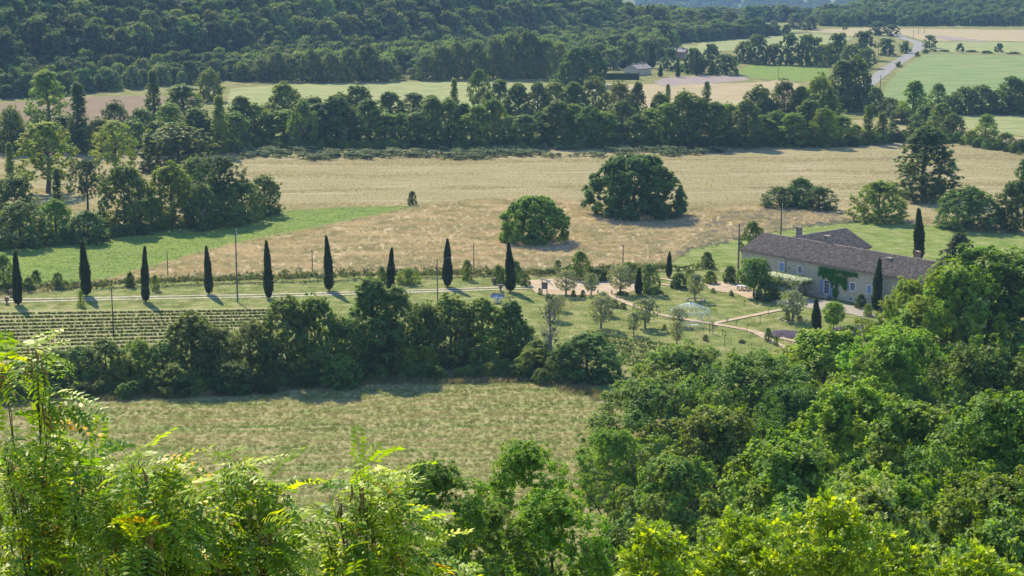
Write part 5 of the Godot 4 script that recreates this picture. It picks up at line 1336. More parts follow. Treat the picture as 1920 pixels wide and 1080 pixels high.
		["hedgerow_tree", "thicket", -64.95, -256.7, 6.09, 7.82, 3, "grey-green bushy tree below the crop rows", "tree", "trees of the hedgerow above the near meadow"],
		["hedgerow_tree", "thicket", -61.24, -257.67, 6.85, 8.31, 0, "mid green bushy tree below the thin wire pole", "tree", "trees of the hedgerow above the near meadow"],
		["hedgerow_tree", "bush", -58.38, -256.7, 4.45, 6.44, 1, "lighter shrubby tree at the hedgerow foot right of the pole", "tree", "trees of the hedgerow above the near meadow"],
		["hedgerow_tree", "thicket", -56.17, -257.67, 6.85, 7.39, 1, "dark bushy tree right of the thin wire pole", "tree", "trees of the hedgerow above the near meadow"],
		["hedgerow_tree", "thicket", -52.71, -257.67, 6.44, 7.85, 3, "silvery bushy tree in the hedgerow's left part", "tree", "trees of the hedgerow above the near meadow"],
		["hedgerow_tree", "round", -48.5, -259.3, 10.1, 9.28, 0, "tall leafy tree rising over the dry crop rows' end", "tree", "trees of the hedgerow above the near meadow"],
		["hedgerow_tree", "round", -44.37, -259.3, 8.29, 8.35, 0, "rounded tree right of the tall leafy one", "tree", "trees of the hedgerow above the near meadow"],
		["hedgerow_tree", "thicket", -46.68, -257.67, 5.62, 5.54, 3, "pale grey bush-like tree at the hedgerow foot", "tree", "trees of the hedgerow above the near meadow"],
		["hedgerow_tree", "round", -39.82, -260.28, 8.73, 8.85, 0, "dark tree in the hedgerow's left middle", "tree", "trees of the hedgerow above the near meadow"],
		["hedgerow_tree", "thicket", -37.33, -259.95, 6.33, 6.52, 0, "mid green shrubby tree before the dark hedgerow middle", "tree", "trees of the hedgerow above the near meadow"],
		["hedgerow_tree", "round", -34.33, -261.94, 12.1, 8.89, 0, "dark tree below the fifth drive cypress", "tree", "trees of the hedgerow above the near meadow"],
		["hedgerow_tree", "round", -30.16, -262.61, 12.13, 8.91, 3, "silvery tree below the sixth drive cypress", "tree", "trees of the hedgerow above the near meadow"],
		["hedgerow_tree", "thicket", -30.95, -260.95, 5.27, 7.48, 1, "dark shrub-like tree at the hedgerow middle's foot", "tree", "trees of the hedgerow above the near meadow"],
		["hedgerow_tree", "thicket", -25.63, -263.29, 8.91, 8.48, 0, "bushy tree left of the tallest hedgerow tree", "tree", "trees of the hedgerow above the near meadow"],
		["hedgerow_tree", "tall", -21.95, -267.74, 13.86, 9.55, 0, "tallest hedgerow tree, its top crossing the drive", "tree", "trees of the hedgerow above the near meadow"],
		["hedgerow_tree", "tall", -18.01, -268.79, 12.64, 8.63, 0, "tall tree hiding the seventh cypress foot", "tree", "trees of the hedgerow above the near meadow"],
		["hedgerow_tree", "round", -18.85, -268.79, 7.29, 8.65, 0, "dense dark round-headed tree before the tallest pair", "tree", "trees of the hedgerow above the near meadow"],
		["hedgerow_tree", "thicket", -22.45, -266.7, 4.78, 6.68, 3, "grey bushy tree at the tallest tree's foot", "tree", "trees of the hedgerow above the near meadow"],
		["young_tree", "bush", -13.11, -266.01, 3.92, 3.81, 1, "bright light green young tree before the dark hedgerow", "tree", "trees of the hedgerow above the near meadow"],
		["hedgerow_tree", "round", -13.51, -270.92, 9.49, 6.77, 0, "olive green tree between tallest pair and dark mass", "tree", "trees of the hedgerow above the near meadow"],
		["hedgerow_tree", "round", -9.73, -271.63, 10.37, 10.18, 3, "dark big tree right of the bright young tree", "tree", "trees of the hedgerow above the near meadow"],
		["hedgerow_tree", "tall", -4.84, -272.35, 10.05, 9.24, 1, "darkest tree left of the one with a bare trunk", "tree", "trees of the hedgerow above the near meadow"],
		["trunk_tree", "tall", -0.17, -273.79, 9.23, 6.8, 0, "hedgerow tree with a clear dark trunk at its right end", "tree", "trees of the hedgerow above the near meadow"],
		["hedgerow_tree", "thicket", 4.15, -266.36, 4.86, 6.67, 3, "dark grey ivy bush below the bare snag", "tree", "trees of the hedgerow above the near meadow"],
		["hedgerow_tree", "thicket", 11.44, -261.94, 6.7, 11.72, 0, "rounded bushy tree left of the lower crop rows", "tree", "trees of the hedgerow above the near meadow"],
		["hedgerow_tree", "bush", -41.31, -254.15, 4.41, 7.3, 2, "low dark bush at the hedgerow foot, left middle", "tree", "trees of the hedgerow above the near meadow"],
		["hedgerow_tree", "thicket", -25.69, -257.02, 4.7, 6.45, 3, "low dark bush at the hedgerow foot, centre", "tree", "trees of the hedgerow above the near meadow"],
		["hedgerow_tree", "bush", -49.75, -252.58, 4.39, 7.25, 0, "low green bush at the hedgerow foot, left part", "tree", "trees of the hedgerow above the near meadow"],
		["hedgerow_tree", "thicket", -72, -256.06, 4.93, 7.35, 3, "dark shrub behind the locust's left branch", "tree", "trees of the hedgerow above the near meadow"],
		["hedgerow_tree", "bush", -16.14, -265.33, 3.82, 4.75, 1, "low dark shrub left of the bright young tree", "tree", "trees of the hedgerow above the near meadow"],
		["hedgerow_tree", "bush", 3.29, -263.96, 4.14, 6.62, 1, "mid green bush between bare-trunk tree and ivy bush", "tree", "trees of the hedgerow above the near meadow"],
		["hedgerow_tree", "thicket", 7.97, -260.61, 5.18, 6.54, 0, "green bush just right of the bare snag", "tree", "trees of the hedgerow above the near meadow"],
		["hedgerow_tree", "thicket", 2.13, -273.07, 5.75, 5.86, 0, "bushy tree behind the right of the bare-trunk tree", "tree", "trees of the hedgerow above the near meadow"],
		["hedgerow_tree", "bush", -4.58, -267.05, 3.85, 5.74, 3, "low dark shrub right of the bright young tree", "tree", "trees of the hedgerow above the near meadow"],
		["ivy_snag", "snag", 5.78, -264.64, 12.55, 3.78, 2, "half dead ivy-covered tree with bare grey branches", "tree", ""],
		["oak_tree", "near", 68.09, -245, 22.08, 25.88, 0, "big dark oak rising over the farmhouse's right end", "tree", "oaks of the right foreground wood"],
		["fig_tree", "near", 58.55, -252, 16.85, 13.35, 1, "light green leafy tree touching the farmhouse's view on the right", "tree", "oaks of the right foreground wood"],
		["lime_tree", "near", 61.47, -240, 21.06, 15.63, 1, "mid green tree between the light one and the big dark oak", "tree", "oaks of the right foreground wood"],
		["oak_tree", "near", 40.7, -222, 15.94, 17.29, 1, "yellowish oak just below the lavender bed and lawn cypress", "tree", "oaks of the right foreground wood"],
		["oak_tree", "near", 46.51, -205, 20.08, 20.16, 1, "yellow-green oak under the light green leafy tree", "tree", "oaks of the right foreground wood"],
		["oak_tree", "near", 22.86, -226, 13.13, 17.63, 3, "grey-green oak at the right edge of the lower crop rows", "tree", "oaks of the right foreground wood"],
		["oak_tree", "near", 16.66, -205, 13.46, 16.9, 0, "oak with a lit rim overhanging the near meadow's right side", "tree", "oaks of the right foreground wood"],
		["oak_tree", "near", 28.05, -200, 17.91, 19.73, 0, "wide oak in the middle of the right wood", "tree", "oaks of the right foreground wood"],
		["oak_tree", "near", 52.68, -190, 21.15, 20.29, 2, "dark shaded oak below the biggest oak", "tree", "oaks of the right foreground wood"],
		["oak_tree", "near", 10.38, -172, 17.06, 7.49, 1, "light green low oak at the near meadow's right corner", "tree", "oaks of the right foreground wood"],
		["oak_tree", "near", 19.08, -160, 21.93, 17.87, 0, "broad oak spreading below the wide middle oak", "tree", "oaks of the right foreground wood"],
		["oak_tree", "near", 30.06, -150, 20.58, 15.48, 1, "golden green oak crown in the centre of the right wood", "tree", "oaks of the right foreground wood"],
		["oak_tree", "near", 29.37, -120, 15.3, 12.91, 0, "leafy oak below the dark shaded oak", "tree", "oaks of the right foreground wood"],
		["oak_tree", "near", 31.71, -110, 15.42, 12.72, 0, "mid green oak crown cut by the right border", "tree", "oaks of the right foreground wood"],
		["oak_tree", "near", 17.21, -105, 16.91, 11.34, 3, "thin twiggy grey oak above the bright saplings", "tree", "oaks of the right foreground wood"],
		["oak_tree", "near", 13.47, -140, 20.81, 9.61, 3, "grey-green oak above the grassy path", "tree", "oaks of the right foreground wood"],
		["oak_tree", "near", 19.93, -90, 12.95, 11.26, 1, "yellowish oak low in the right wood", "tree", "oaks of the right foreground wood"],
		["oak_tree", "near", 21.82, -75, 11.81, 10, 0, "green oak filling the bottom right corner", "tree", "oaks of the right foreground wood"],
		["oak_tree", "near", 30.07, -178, 19.93, 12.48, 2, "dark oak between middle oak and golden crown", "tree", "oaks of the right foreground wood"],
		["bushy_tree", "near", 13.3, -172, 13.36, 7.87, 3, "feathery grey shrub tree leaning over the grassy path", "tree", "oaks of the right foreground wood"],
		["ash_tree", "ash", 0.55, -70, 13, 5.07, 1, "airy tree with thin dark trunk at the meadow's near edge", "tree", ""],
		["ash_tree", "ash", 1.38, -58, 9.23, 5.51, 1, "dense small-leaved tree below the airy one", "tree", ""],
		["ash_tree", "ash", -0.98, -56, 8.69, 4.26, 0, "dark small-leaved tree between the locusts and airy tree", "tree", ""],
		["ash_tree", "ash", -2.29, -50, 9.19, 3.94, 0, "dark dense tree right of the second locust", "tree", ""],
		["hedge_ball", "thicket", 13.41, -342.24, 5.58, 4.85, 1, "tall clipped barrel-shaped bush behind the gravel court", "shrub", ""],
		["garden_bush", "bush", 2.59, -335.67, 2.43, 2.28, 3, "round silvery bush beside the last drive cypress", "shrub", ""],
		["garden_bush", "bush", 0.84, -340.03, 4.05, 2.52, 2, "dark bush just behind the last drive cypress", "shrub", ""],
		["garden_bush", "bush", 32.15, -333.54, 2.83, 3.5, 2, "dark round bush beside the thin path cypress", "shrub", ""],
		["garden_bush", "bush", 40.04, -354.95, 3.22, 2.95, 2, "dark bush on the lawn behind the path", "shrub", ""],
		["garden_bush", "bush", 38.76, -338.38, 2.44, 3.13, 1, "pale green bush with light flowers by the upper path", "shrub", ""],
		["garden_bush", "bush", 42.8, -338.93, 3.19, 3.14, 2, "dark clipped bush left of the tall house pole", "shrub", ""],
		["garden_bush", "bush", 34.95, -338.93, 2.66, 2.93, 0, "green bush behind the dark round one", "shrub", ""],
		["garden_bush", "bush", 47.84, -322.24, 3.45, 5.18, 2, "big dark rounded bush left of the pergola", "shrub", ""],
		["garden_bush", "bush", 46.47, -320.27, 1.01, 0.99, 3, "small silvery ball at the terrace corner", "shrub", ""],
		["garden_bush", "bush", 63.58, -314.48, 2.58, 2.53, 2, "dark round bush against the farmhouse front wall", "shrub", ""],
		["garden_bush", "bush", 63.65, -307.97, 2.14, 2.1, 1, "light green ball bush right of the dark round one", "shrub", ""],
		["garden_bush", "bush", 40.11, -346.76, 1.41, 0.64, 0, "tiny green tuft by the path", "shrub", ""],
		["garden_bush", "bush", 38.31, -328.83, 0.93, 1.12, 0, "small round bush on the middle lawn's far side", "shrub", ""],
		["garden_bush", "bush", 41.4, -325.75, 1.03, 1.01, 2, "small round bush on the lawn near the dining table", "shrub", ""],
		["garden_bush", "bush", 32.48, -287.91, 1.01, 1.16, 0, "low dark tuft on the lower lawn below the gazebo", "shrub", ""],
		["garden_bush", "bush", 38.36, -286.32, 0.55, 1.33, 2, "flat dark tuft on the lower lawn right of the gazebo", "shrub", ""],
		["garden_bush", "bush", 26.32, -296.55, 0.94, 0.92, 0, "small shrub left of the gazebo", "shrub", ""],
		["garden_bush", "bush", 11.57, -325.25, 1.23, 1.01, 3, "slim grey shrub on the court's near edge", "shrub", ""],
		["garden_bush", "bush", 13.36, -324.74, 1.33, 1.1, 2, "round dark shrub on the court's near edge", "shrub", ""],
		["garden_bush", "bush", 18.55, -315.43, 1.3, 2.15, 0, "low flowering shrub left of the garden path", "shrub", ""],
		["garden_bush", "bush", 20.22, -314, 1.09, 1.56, 3, "pinkish flowering shrub beside the garden path", "shrub", ""],
		["garden_bush", "bush", 26.93, -328.83, 0.93, 4.06, 3, "low grey shrubs under the big grey-green shrub", "shrub", ""],
		["garden_bush", "bush", 20.84, -327.28, 0.62, 2.63, 2, "low dark shrub below the broad olive", "shrub", ""],
		["garden_bush", "bush", 5.26, -327.28, 1.24, 0.91, 0, "small green bush at the foot of the wooden shelter", "shrub", ""],
		["garden_bush", "bush", 6.8, -323.24, 0.92, 1.6, 3, "mauve lavender clump at the court's lower left corner", "shrub", ""],
		["garden_bush", "bush", 7.8, -323.24, 0.82, 1.2, 3, "second mauve lavender clump at the court corner", "shrub", ""],
		["garden_bush", "bush", 61.93, -302.6, 0.58, 3.19, 2, "low clipped hedge piece right of the terrace", "shrub", ""],
		["garden_bush", "bush", 48.69, -304.37, 1.16, 1.51, 1, "yellowish grasses at the old olive's foot", "shrub", ""],
		["garden_bush", "bush", 50.86, -304.37, 0.77, 1.32, 0, "green plants at the old olive's foot", "shrub", ""],
		["garden_bush", "bush", 49.06, -281.64, 1.35, 2.1, 2, "dark shrub at the path end below the lawn cypress", "shrub", ""],
		["garden_bush", "bush", 42.89, -287.51, 2.29, 1.43, 2, "loose dark shrub by the lower path fork", "shrub", ""],
		["garden_bush", "bush", 43.76, -284.35, 1.63, 1.06, 0, "small shrub beside the loose dark one", "shrub", ""],
		["garden_bush", "bush", 55.55, -283.57, 3.61, 5.28, 3, "white flowering bush below the lavender bed", "shrub", ""],
		["garden_bush", "bush", 60.76, -287.51, 3.2, 4.46, 3, "silvery bush at the lavender bed's right end", "shrub", ""],
		["verge_shrub", "bush", -93.62, -340.03, 2.24, 2.31, 2, "dark small tree-like shrub right of the first cypress", "shrub", ""],
		["verge_shrub", "bush", -87.68, -333.54, 3.04, 2.88, 0, "loose green shrub left of the second cypress", "shrub", ""],
		["verge_shrub", "bush", -73.89, -334.6, 2.94, 2.27, 0, "loose green shrub left of the third cypress", "shrub", ""],
		["verge_shrub", "bush", -68.4, -330.9, 3.02, 2.04, 3, "grey shrub right of the third cypress", "shrub", ""],
		["verge_shrub", "bush", -92.54, -330.9, 2.6, 3.07, 3, "silvery shrub behind the first cypress", "shrub", ""],
		["verge_shrub", "thicket", -98.09, -333.54, 6.28, 4.53, 0, "large loose shrub at the drive's left border", "shrub", ""],
		["verge_shrub", "bush", -45.75, -347.34, 1.09, 1.71, 0, "small shrub on the field edge right of the fifth cypress", "shrub", ""],
		["verge_shrub", "bush", -25.53, -338.93, 3.19, 2.3, 3, "silvery shrub left of the seventh cypress", "shrub", ""],
		["verge_shrub", "bush", -20.34, -337.84, 3.08, 5.21, 1, "yellow-green shrub right of the seventh cypress", "shrub", ""],
		["verge_shrub", "bush", -8.86, -341.69, 3.97, 2.74, 0, "loose shrub right of the eighth cypress", "shrub", ""],
		["verge_shrub", "bush", -2.62, -338.93, 3.4, 2.72, 3, "grey shrub left of the last cypress", "shrub", ""],
		["verge_shrub", "bush", 9.41, -354.95, 1.56, 1.75, 2, "small dark shrub on the field edge left of the barrel bush", "shrub", ""],
		["verge_shrub", "bush", 17.08, -341.69, 2.36, 5.27, 2, "dark low shrub behind the court", "shrub", ""],
		["verge_shrub", "bush", 23.2, -341.69, 3.54, 5.27, 3, "greyish shrub behind the broad olive", "shrub", ""],
		["verge_shrub", "bush", -79.01, -315.91, 2.99, 1.56, 1, "young pale sapling on the near verge by the second cypress", "shrub", ""],
		["mulberry_tree", "mulberry", 45.46, -325.25, 7.15, 6.22, 0, "round-headed bright mulberry before the farmhouse's left end", "tree", ""],
		["lawn_tree", "mulberry", 55.11, -294.87, 5.05, 3.66, 1, "yellow-green round-headed young tree on the lawn by the cypress", "tree", ""],
	]:
		put_tree(r[0], r[1], r[2], r[3], r[4], r[5], r[6], r[7], r[8], r[9])

func many(called: String, mesh: Mesh, mat: Material, xf: Array, cols: Array, label: String) -> void:
	var mm := MultiMesh.new()
	mm.transform_format = MultiMesh.TRANSFORM_3D
	mm.use_colors = true
	mm.mesh = mesh
	mm.instance_count = xf.size()
	var b := PackedFloat32Array()
	b.resize(xf.size() * 16)
	for k in xf.size():
		var t: Transform3D = xf[k]
		var q := k * 16
		b[q] = t.basis.x.x; b[q + 1] = t.basis.y.x; b[q + 2] = t.basis.z.x; b[q + 3] = t.origin.x
		b[q + 4] = t.basis.x.y; b[q + 5] = t.basis.y.y; b[q + 6] = t.basis.z.y; b[q + 7] = t.origin.y
		b[q + 8] = t.basis.x.z; b[q + 9] = t.basis.y.z; b[q + 10] = t.basis.z.z; b[q + 11] = t.origin.z
		var c: Color = cols[k]
		b[q + 12] = c.r; b[q + 13] = c.g; b[q + 14] = c.b; b[q + 15] = 1.0
	mm.buffer = b
	var o := MultiMeshInstance3D.new()
	o.name = numbered(called)
	o.multimesh = mm
	o.material_override = mat
	add_child(o)
	tag(o, label, called.get_slice("_", called.get_slice_count("_") - 1), "", "stuff")

func tone() -> Color:
	var f := rng.randf_range(0.55, 1.6)
	var y := rng.randf_range(0.8, 1.2)
	return Color(f * y, f, f * rng.randf_range(0.75, 1.25))

func woods() -> void:
	# the wooded hill behind the valley: crowns past the individually built ones at its foot
	var xf := []
	var cc := []
	var xl := []
	var cl := []
	for k in 11000:
		var t := rng.randf_range(-190.0, 660.0)
		var sd := 430.0 * pow(rng.randf(), 1.3) - 4.0
		var x := -217.0 + 0.62 * t - 0.7846 * sd
		var z := -745.0 - 0.7846 * t - 0.62 * sd
		if absf(x) > -z * 0.33 + 20.0:
			continue
		var s := rng.randf_range(0.55, 1.6) * (0.65 if sd < 40.0 else 1.0)
		var tf := Transform3D(Basis(UP, rng.randf() * TAU).scaled(Vector3(s, s * rng.randf_range(0.75, 1.3), s)), Vector3(x, ground(x, z) - 0.6, z))
		if rng.randf() + 0.5 * sin(x * 0.045 + z * 0.02) * sin(z * 0.037) > 0.72:
			xl.append(tf)
			cl.append(tone())
		else:
			xf.append(tf)
			cc.append(tone())
	many("hillside_wood", CROWN["farround"][0], M.foliage[2], xf, cc, "dense dark wood covering the hill behind the valley")
	many("hillside_light_wood", CROWN["farround"][2], M.foliage[0], xl, cl, "paler broadleaf trees mixed through the wood on the hill")
	xf = []
	cc = []
	for k in 1500:
		var t := rng.randf_range(-190.0, 600.0)
		var sd := 60.0 + 370.0 * rng.randf()
		var x := -217.0 + 0.62 * t - 0.7846 * sd
		var z := -745.0 - 0.7846 * t - 0.62 * sd
		if absf(x) > -z * 0.33 + 20.0 or sin(x * 0.03) * cos(z * 0.021 + x * 0.01) < 0.05:
			continue
		var s := rng.randf_range(0.6, 1.1)
		xf.append(Transform3D(Basis(UP, rng.randf() * TAU).scaled(Vector3(s * 1.5, s, s * 1.5)), Vector3(x, ground(x, z), z)))
		cc.append(tone())
	many("hillside_pinewood", CROWN["slender"][0], M.foliage[2], xf, cc, "taller dark pines standing in patches on the wooded hill")
	xf = []
	cc = []
	var gap := PackedVector2Array(v2([-135.07, -847.5, -152.62, -966.72, -129.38, -1075.06, 15.56, -1295.2, 150.87, -1358.63, 138.2, -1210.34, 105.28, -1159.62, 95.39, -1049.51, 80.74, -992.84, 48.67, -950.04, 30.21, -910.73, 26.59, -881.52, -51.86, -881.52, -54.85, -895.89, -58.45, -860.79, -92.09, -847.5]))
	for k in 9000:
		var p := Vector2(rng.randf_range(-180, 170), rng.randf_range(-1270, -840))
		if Geometry2D.is_point_in_polygon(p, gap):
			var s := rng.randf_range(0.5, 1.1)
			xf.append(Transform3D(Basis(UP, rng.randf() * TAU).scaled(Vector3(s, s * rng.randf_range(0.8, 1.2), s)), Vector3(p.x, ground(p.x, p.y) - 0.5, p.y)))
			cc.append(tone())
	many("valley_wood", CROWN["farround"][1], M.foliage[0], xf, cc, "mixed wood between the back field clumps and the hill")
	xf = []
	cc = []
	for k in 5200:
		var z := -rng.randf_range(1378.0, 2000.0)
		var x := -z * rng.randf_range(0.175, 0.33)
		if x < 242.0 + (-z - 1378.0) * 0.1:
			continue
		var s := rng.randf_range(0.7, 1.1)
		xf.append(Transform3D(Basis(UP, rng.randf() * TAU).scaled(Vector3(s, s * rng.randf_range(0.8, 1.15), s)), Vector3(x, ground(x, z) - 0.6, z)))
		cc.append(tone())
	many("ridge_wood", CROWN["farround"][1], M.foliage[2], xf, cc, "dark wood on the low ridge beyond the far wheat field")
	xf = []
	cc = []
	for k in 12000:
		var z := -rng.randf_range(1500.0, 5200.0)
		var x := -z * rng.randf_range(0.07, 0.27)
		if z > -3450.0 and rng.randf() < 0.75:
			continue
		var s := rng.randf_range(1.0, 2.0)
		xf.append(Transform3D(Basis(UP, rng.randf() * TAU).scaled(Vector3(s, s * 0.8, s)), Vector3(x, ground(x, z) - 0.6, z)))
		cc.append(tone())
	many("distant_wood", CROWN["farround"][2], M.foliage[2], xf, cc, "blue hazy wood on the farthest hill")

# ---------------------------------------------------------------- foreground locust trees and bright saplings
func pinnate(kind: int) -> ArrayMesh:   # a feather leaf along +x, about 0.34 m long
	var m := Mb.new()
	var pairs := 7 + kind % 2
	var droop := 0.10 + 0.05 * kind
	var at := func(s: float) -> Vector3: return Vector3(0.34 * s, 0.05 * s - droop * s * s, 0.02 * sin(s * 3.0 + kind))
	var tint: Color = [Color(0.31, 0.43, 0.03), Color(0.22, 0.34, 0.03), Color(0.47, 0.54, 0.03), Color(0.14, 0.26, 0.05), Color(0.66, 0.40, 0.02)][kind]
	var rib := []
	for k in 6:
		rib.append(at.call(k / 5.0))
	m.tube(rib, [0.0022, 0.002, 0.0018, 0.0015, 0.0012, 0.0008], 3, Color(0.16, 0.2, 0.05))
	for k in pairs:
		var s := 0.2 + 0.78 * k / (pairs - 1.0)
		for side in [-1, 1]:
			var d := Vector3(0.45, -0.25 + rng.randf_range(-0.2, 0.25), side).normalized()
			var nn := (UP + Vector3(0.1, 0, side * 0.35) + rv() * 0.25).normalized()
			nn = (nn - d * nn.dot(d)).normalized()
			var l := 0.098 * (1.0 - 0.35 * absf(s - 0.55)) * rng.randf_range(0.85, 1.1)
			var f := rng.randf_range(0.8, 1.2)
			leaf(m, at.call(s), d, nn, l, l * 0.40, Color(tint.r * f, tint.g * f, tint.b))
	leaf(m, at.call(1.0), Vector3(1, -0.3, 0).normalized(), Vector3(0.3, 1, 0).normalized(), 0.07, 0.028, tint)
	return m.done()

func pod_mesh() -> ArrayMesh:   # a flat curved seed pod hanging along -y
	var m := Mb.new()
	for k in 5:
		var a := k / 5.0
		var b := (k + 1) / 5.0
		var wa := 0.012 * sin(PI * (a * 0.9 + 0.05)) + 0.002
		var wb := 0.012 * sin(PI * (b * 0.9 + 0.05)) + 0.002
		var pa := Vector3(0.03 * sin(a * 2.5), -0.17 * a, 0)
		var pb := Vector3(0.03 * sin(b * 2.5), -0.17 * b, 0)
		var col := Color(0.26, 0.15, 0.06) * (0.8 + 0.4 * (k % 2))
		for side in [-1, 1]:
			var z := Vector3(0, 0, 0.003 * side)
			if side == 1:
				m.quad(pa + Vector3(-wa, 0, 0) + z, pa + Vector3(wa, 0, 0) + z, pb + Vector3(wb, 0, 0) + z, pb + Vector3(-wb, 0, 0) + z, col)
			else:
				m.quad(pa + Vector3(wa, 0, 0) + z, pa + Vector3(-wa, 0, 0) + z, pb + Vector3(-wb, 0, 0) + z, pb + Vector3(wb, 0, 0) + z, col)
	return m.done()

func stamp(into: Mb, from: ArrayMesh, x: Transform3D) -> void:
	var a := from.surface_get_arrays(0)
	var k := into.v.size()
	into.v.append_array(x * (a[Mesh.ARRAY_VERTEX] as PackedVector3Array))
	into.n.append_array(Transform3D(x.basis.orthonormalized(), Vector3.ZERO) * (a[Mesh.ARRAY_NORMAL] as PackedVector3Array))
	into.c.append_array(a[Mesh.ARRAY_COLOR])
	for q in a[Mesh.ARRAY_INDEX]:
		into.i.append(k + q)

func broad_spray(kind: int) -> ArrayMesh:   # a short twig with a rosette of broad leaves, along +x
	var m := Mb.new()
	var tint: Color = [Color(0.25, 0.36, 0.03), Color(0.17, 0.28, 0.03), Color(0.36, 0.44, 0.035), Color(0.13, 0.22, 0.035), Color(0.21, 0.32, 0.03)][kind]
	m.tube([Vector3.ZERO, Vector3(0.16, 0.03, 0), Vector3(0.3, 0.02, 0)], [0.005, 0.004, 0.002], 3, Color(0.12, 0.12, 0.05))
	for k in 9:
		var s := 0.25 + 0.75 * k / 8.0
		var a := k * 2.4
		var d := (Vector3(0.55, 0, 0) + Vector3(0, cos(a) * 0.6, sin(a)) + Vector3(0, -0.15, 0)).normalized()
		var nn := (UP + rv() * 0.5).normalized()
		nn = (nn - d * nn.dot(d)).normalized()
		var l := rng.randf_range(0.10, 0.15)
		var f := rng.randf_range(0.8, 1.2)
		leaf(m, Vector3(0.3 * s, 0.03 * sin(s * 3.0), 0), d, nn, l, l * 0.66, Color(tint.r * f, tint.g * f, tint.b))
	return m.done()

func leafy_tree(called: String, label: String, at: Vector3, blobs: Array, leaves: Array, scale_: float, density: float, shown: int, pods: int, group: String, lean: float, want := Vector3.ZERO) -> void:
	# blobs: centre and radius of each leafy bough, as seen in the photograph; every one hangs on a limb of its own
	var root := thing(called, label, "tree", at, 0.0, group)
	var trunk := Mb.new()
	var mid := Vector3.ZERO
	for b in blobs:
		mid += (b[0] - at) / blobs.size()
	var fork := Vector3(mid.x * 0.6, mid.y * 0.55, mid.z * 0.6)
	trunk.tube([Vector3(0, -0.4, 0), fork * 0.5 + Vector3(lean, 0, 0) * 0.3, fork], [0.09, 0.05, 0.02], 8)
	var all := []
	for b in blobs:
		var c: Vector3 = b[0] - at
		var r: float = b[1]
		var bow := fork.lerp(c, 0.5) + rv() * 0.12 - UP * 0.05
		trunk.tube([fork, bow, c], [0.018, 0.010, 0.004], 6)
		for q in 7:
			var tip := c + rv() * r * 0.8
			trunk.tube([bow.lerp(c, rng.randf_range(0.3, 1.0)), tip.lerp(c, 0.5) + rv() * 0.05, tip], [0.005, 0.0035, 0.002], 4)
		var n := int(density * pow(r / 0.4, 1.4))
		for k in n:
			var d := rv()
			d.y = d.y * 0.85 + 0.15
			var p := c + d * r * pow(rng.randf(), 0.4)
			var dir := (d * Vector3(1, 0.35, 1) + rv() * 0.8 - UP * rng.randf_range(-0.25, 0.5) + want).normalized()
			var up := (UP + rv() * 0.5).normalized()
			var z := dir.cross(up).normalized()
			all.append([Transform3D(Basis(dir, z.cross(dir), z).scaled(Vector3.ONE * rng.randf_range(0.5, 1.25) * scale_), p), p.z + d.y * 0.2])
	part("trunk", trunk.done(), M.bark, root)
	all.sort_custom(func(a, b): return a[1] > b[1])
	var rest := Mb.new()
	for k in all.size():
		var kind: int = 4 if rng.randf() < 0.015 else [0, 0, 1, 1, 2, 3, 3][rng.randi() % 7]
		if leaves[0] != LEAF_A: kind = rng.randi() % 5
		if k < shown:
			part("leaf", leaves[kind], M.bright, root).transform = all[k][0]
		else:
			stamp(rest, leaves[kind], all[k][0])
	part("foliage", rest.done(), M.bright, root).set_meta("kind", "stuff")
	for k in pods:
		var b: Array = blobs[rng.randi() % blobs.size()]
		var c: Vector3 = b[0] - at + rv() * b[1] * 0.5 + Vector3(0, -b[1] * 0.25, b[1] * 0.5)
		for q in 3:
			part("seed_pod", POD, M.pod, root).transform = Transform3D(Basis(UP, rng.randf() * TAU).rotated(Vector3.BACK, rng.randf_range(-0.25, 0.25)).scaled(Vector3.ONE * rng.randf_range(0.8, 1.2)), c + rv() * 0.10)

var LEAF_A: ArrayMesh
var POD: ArrayMesh

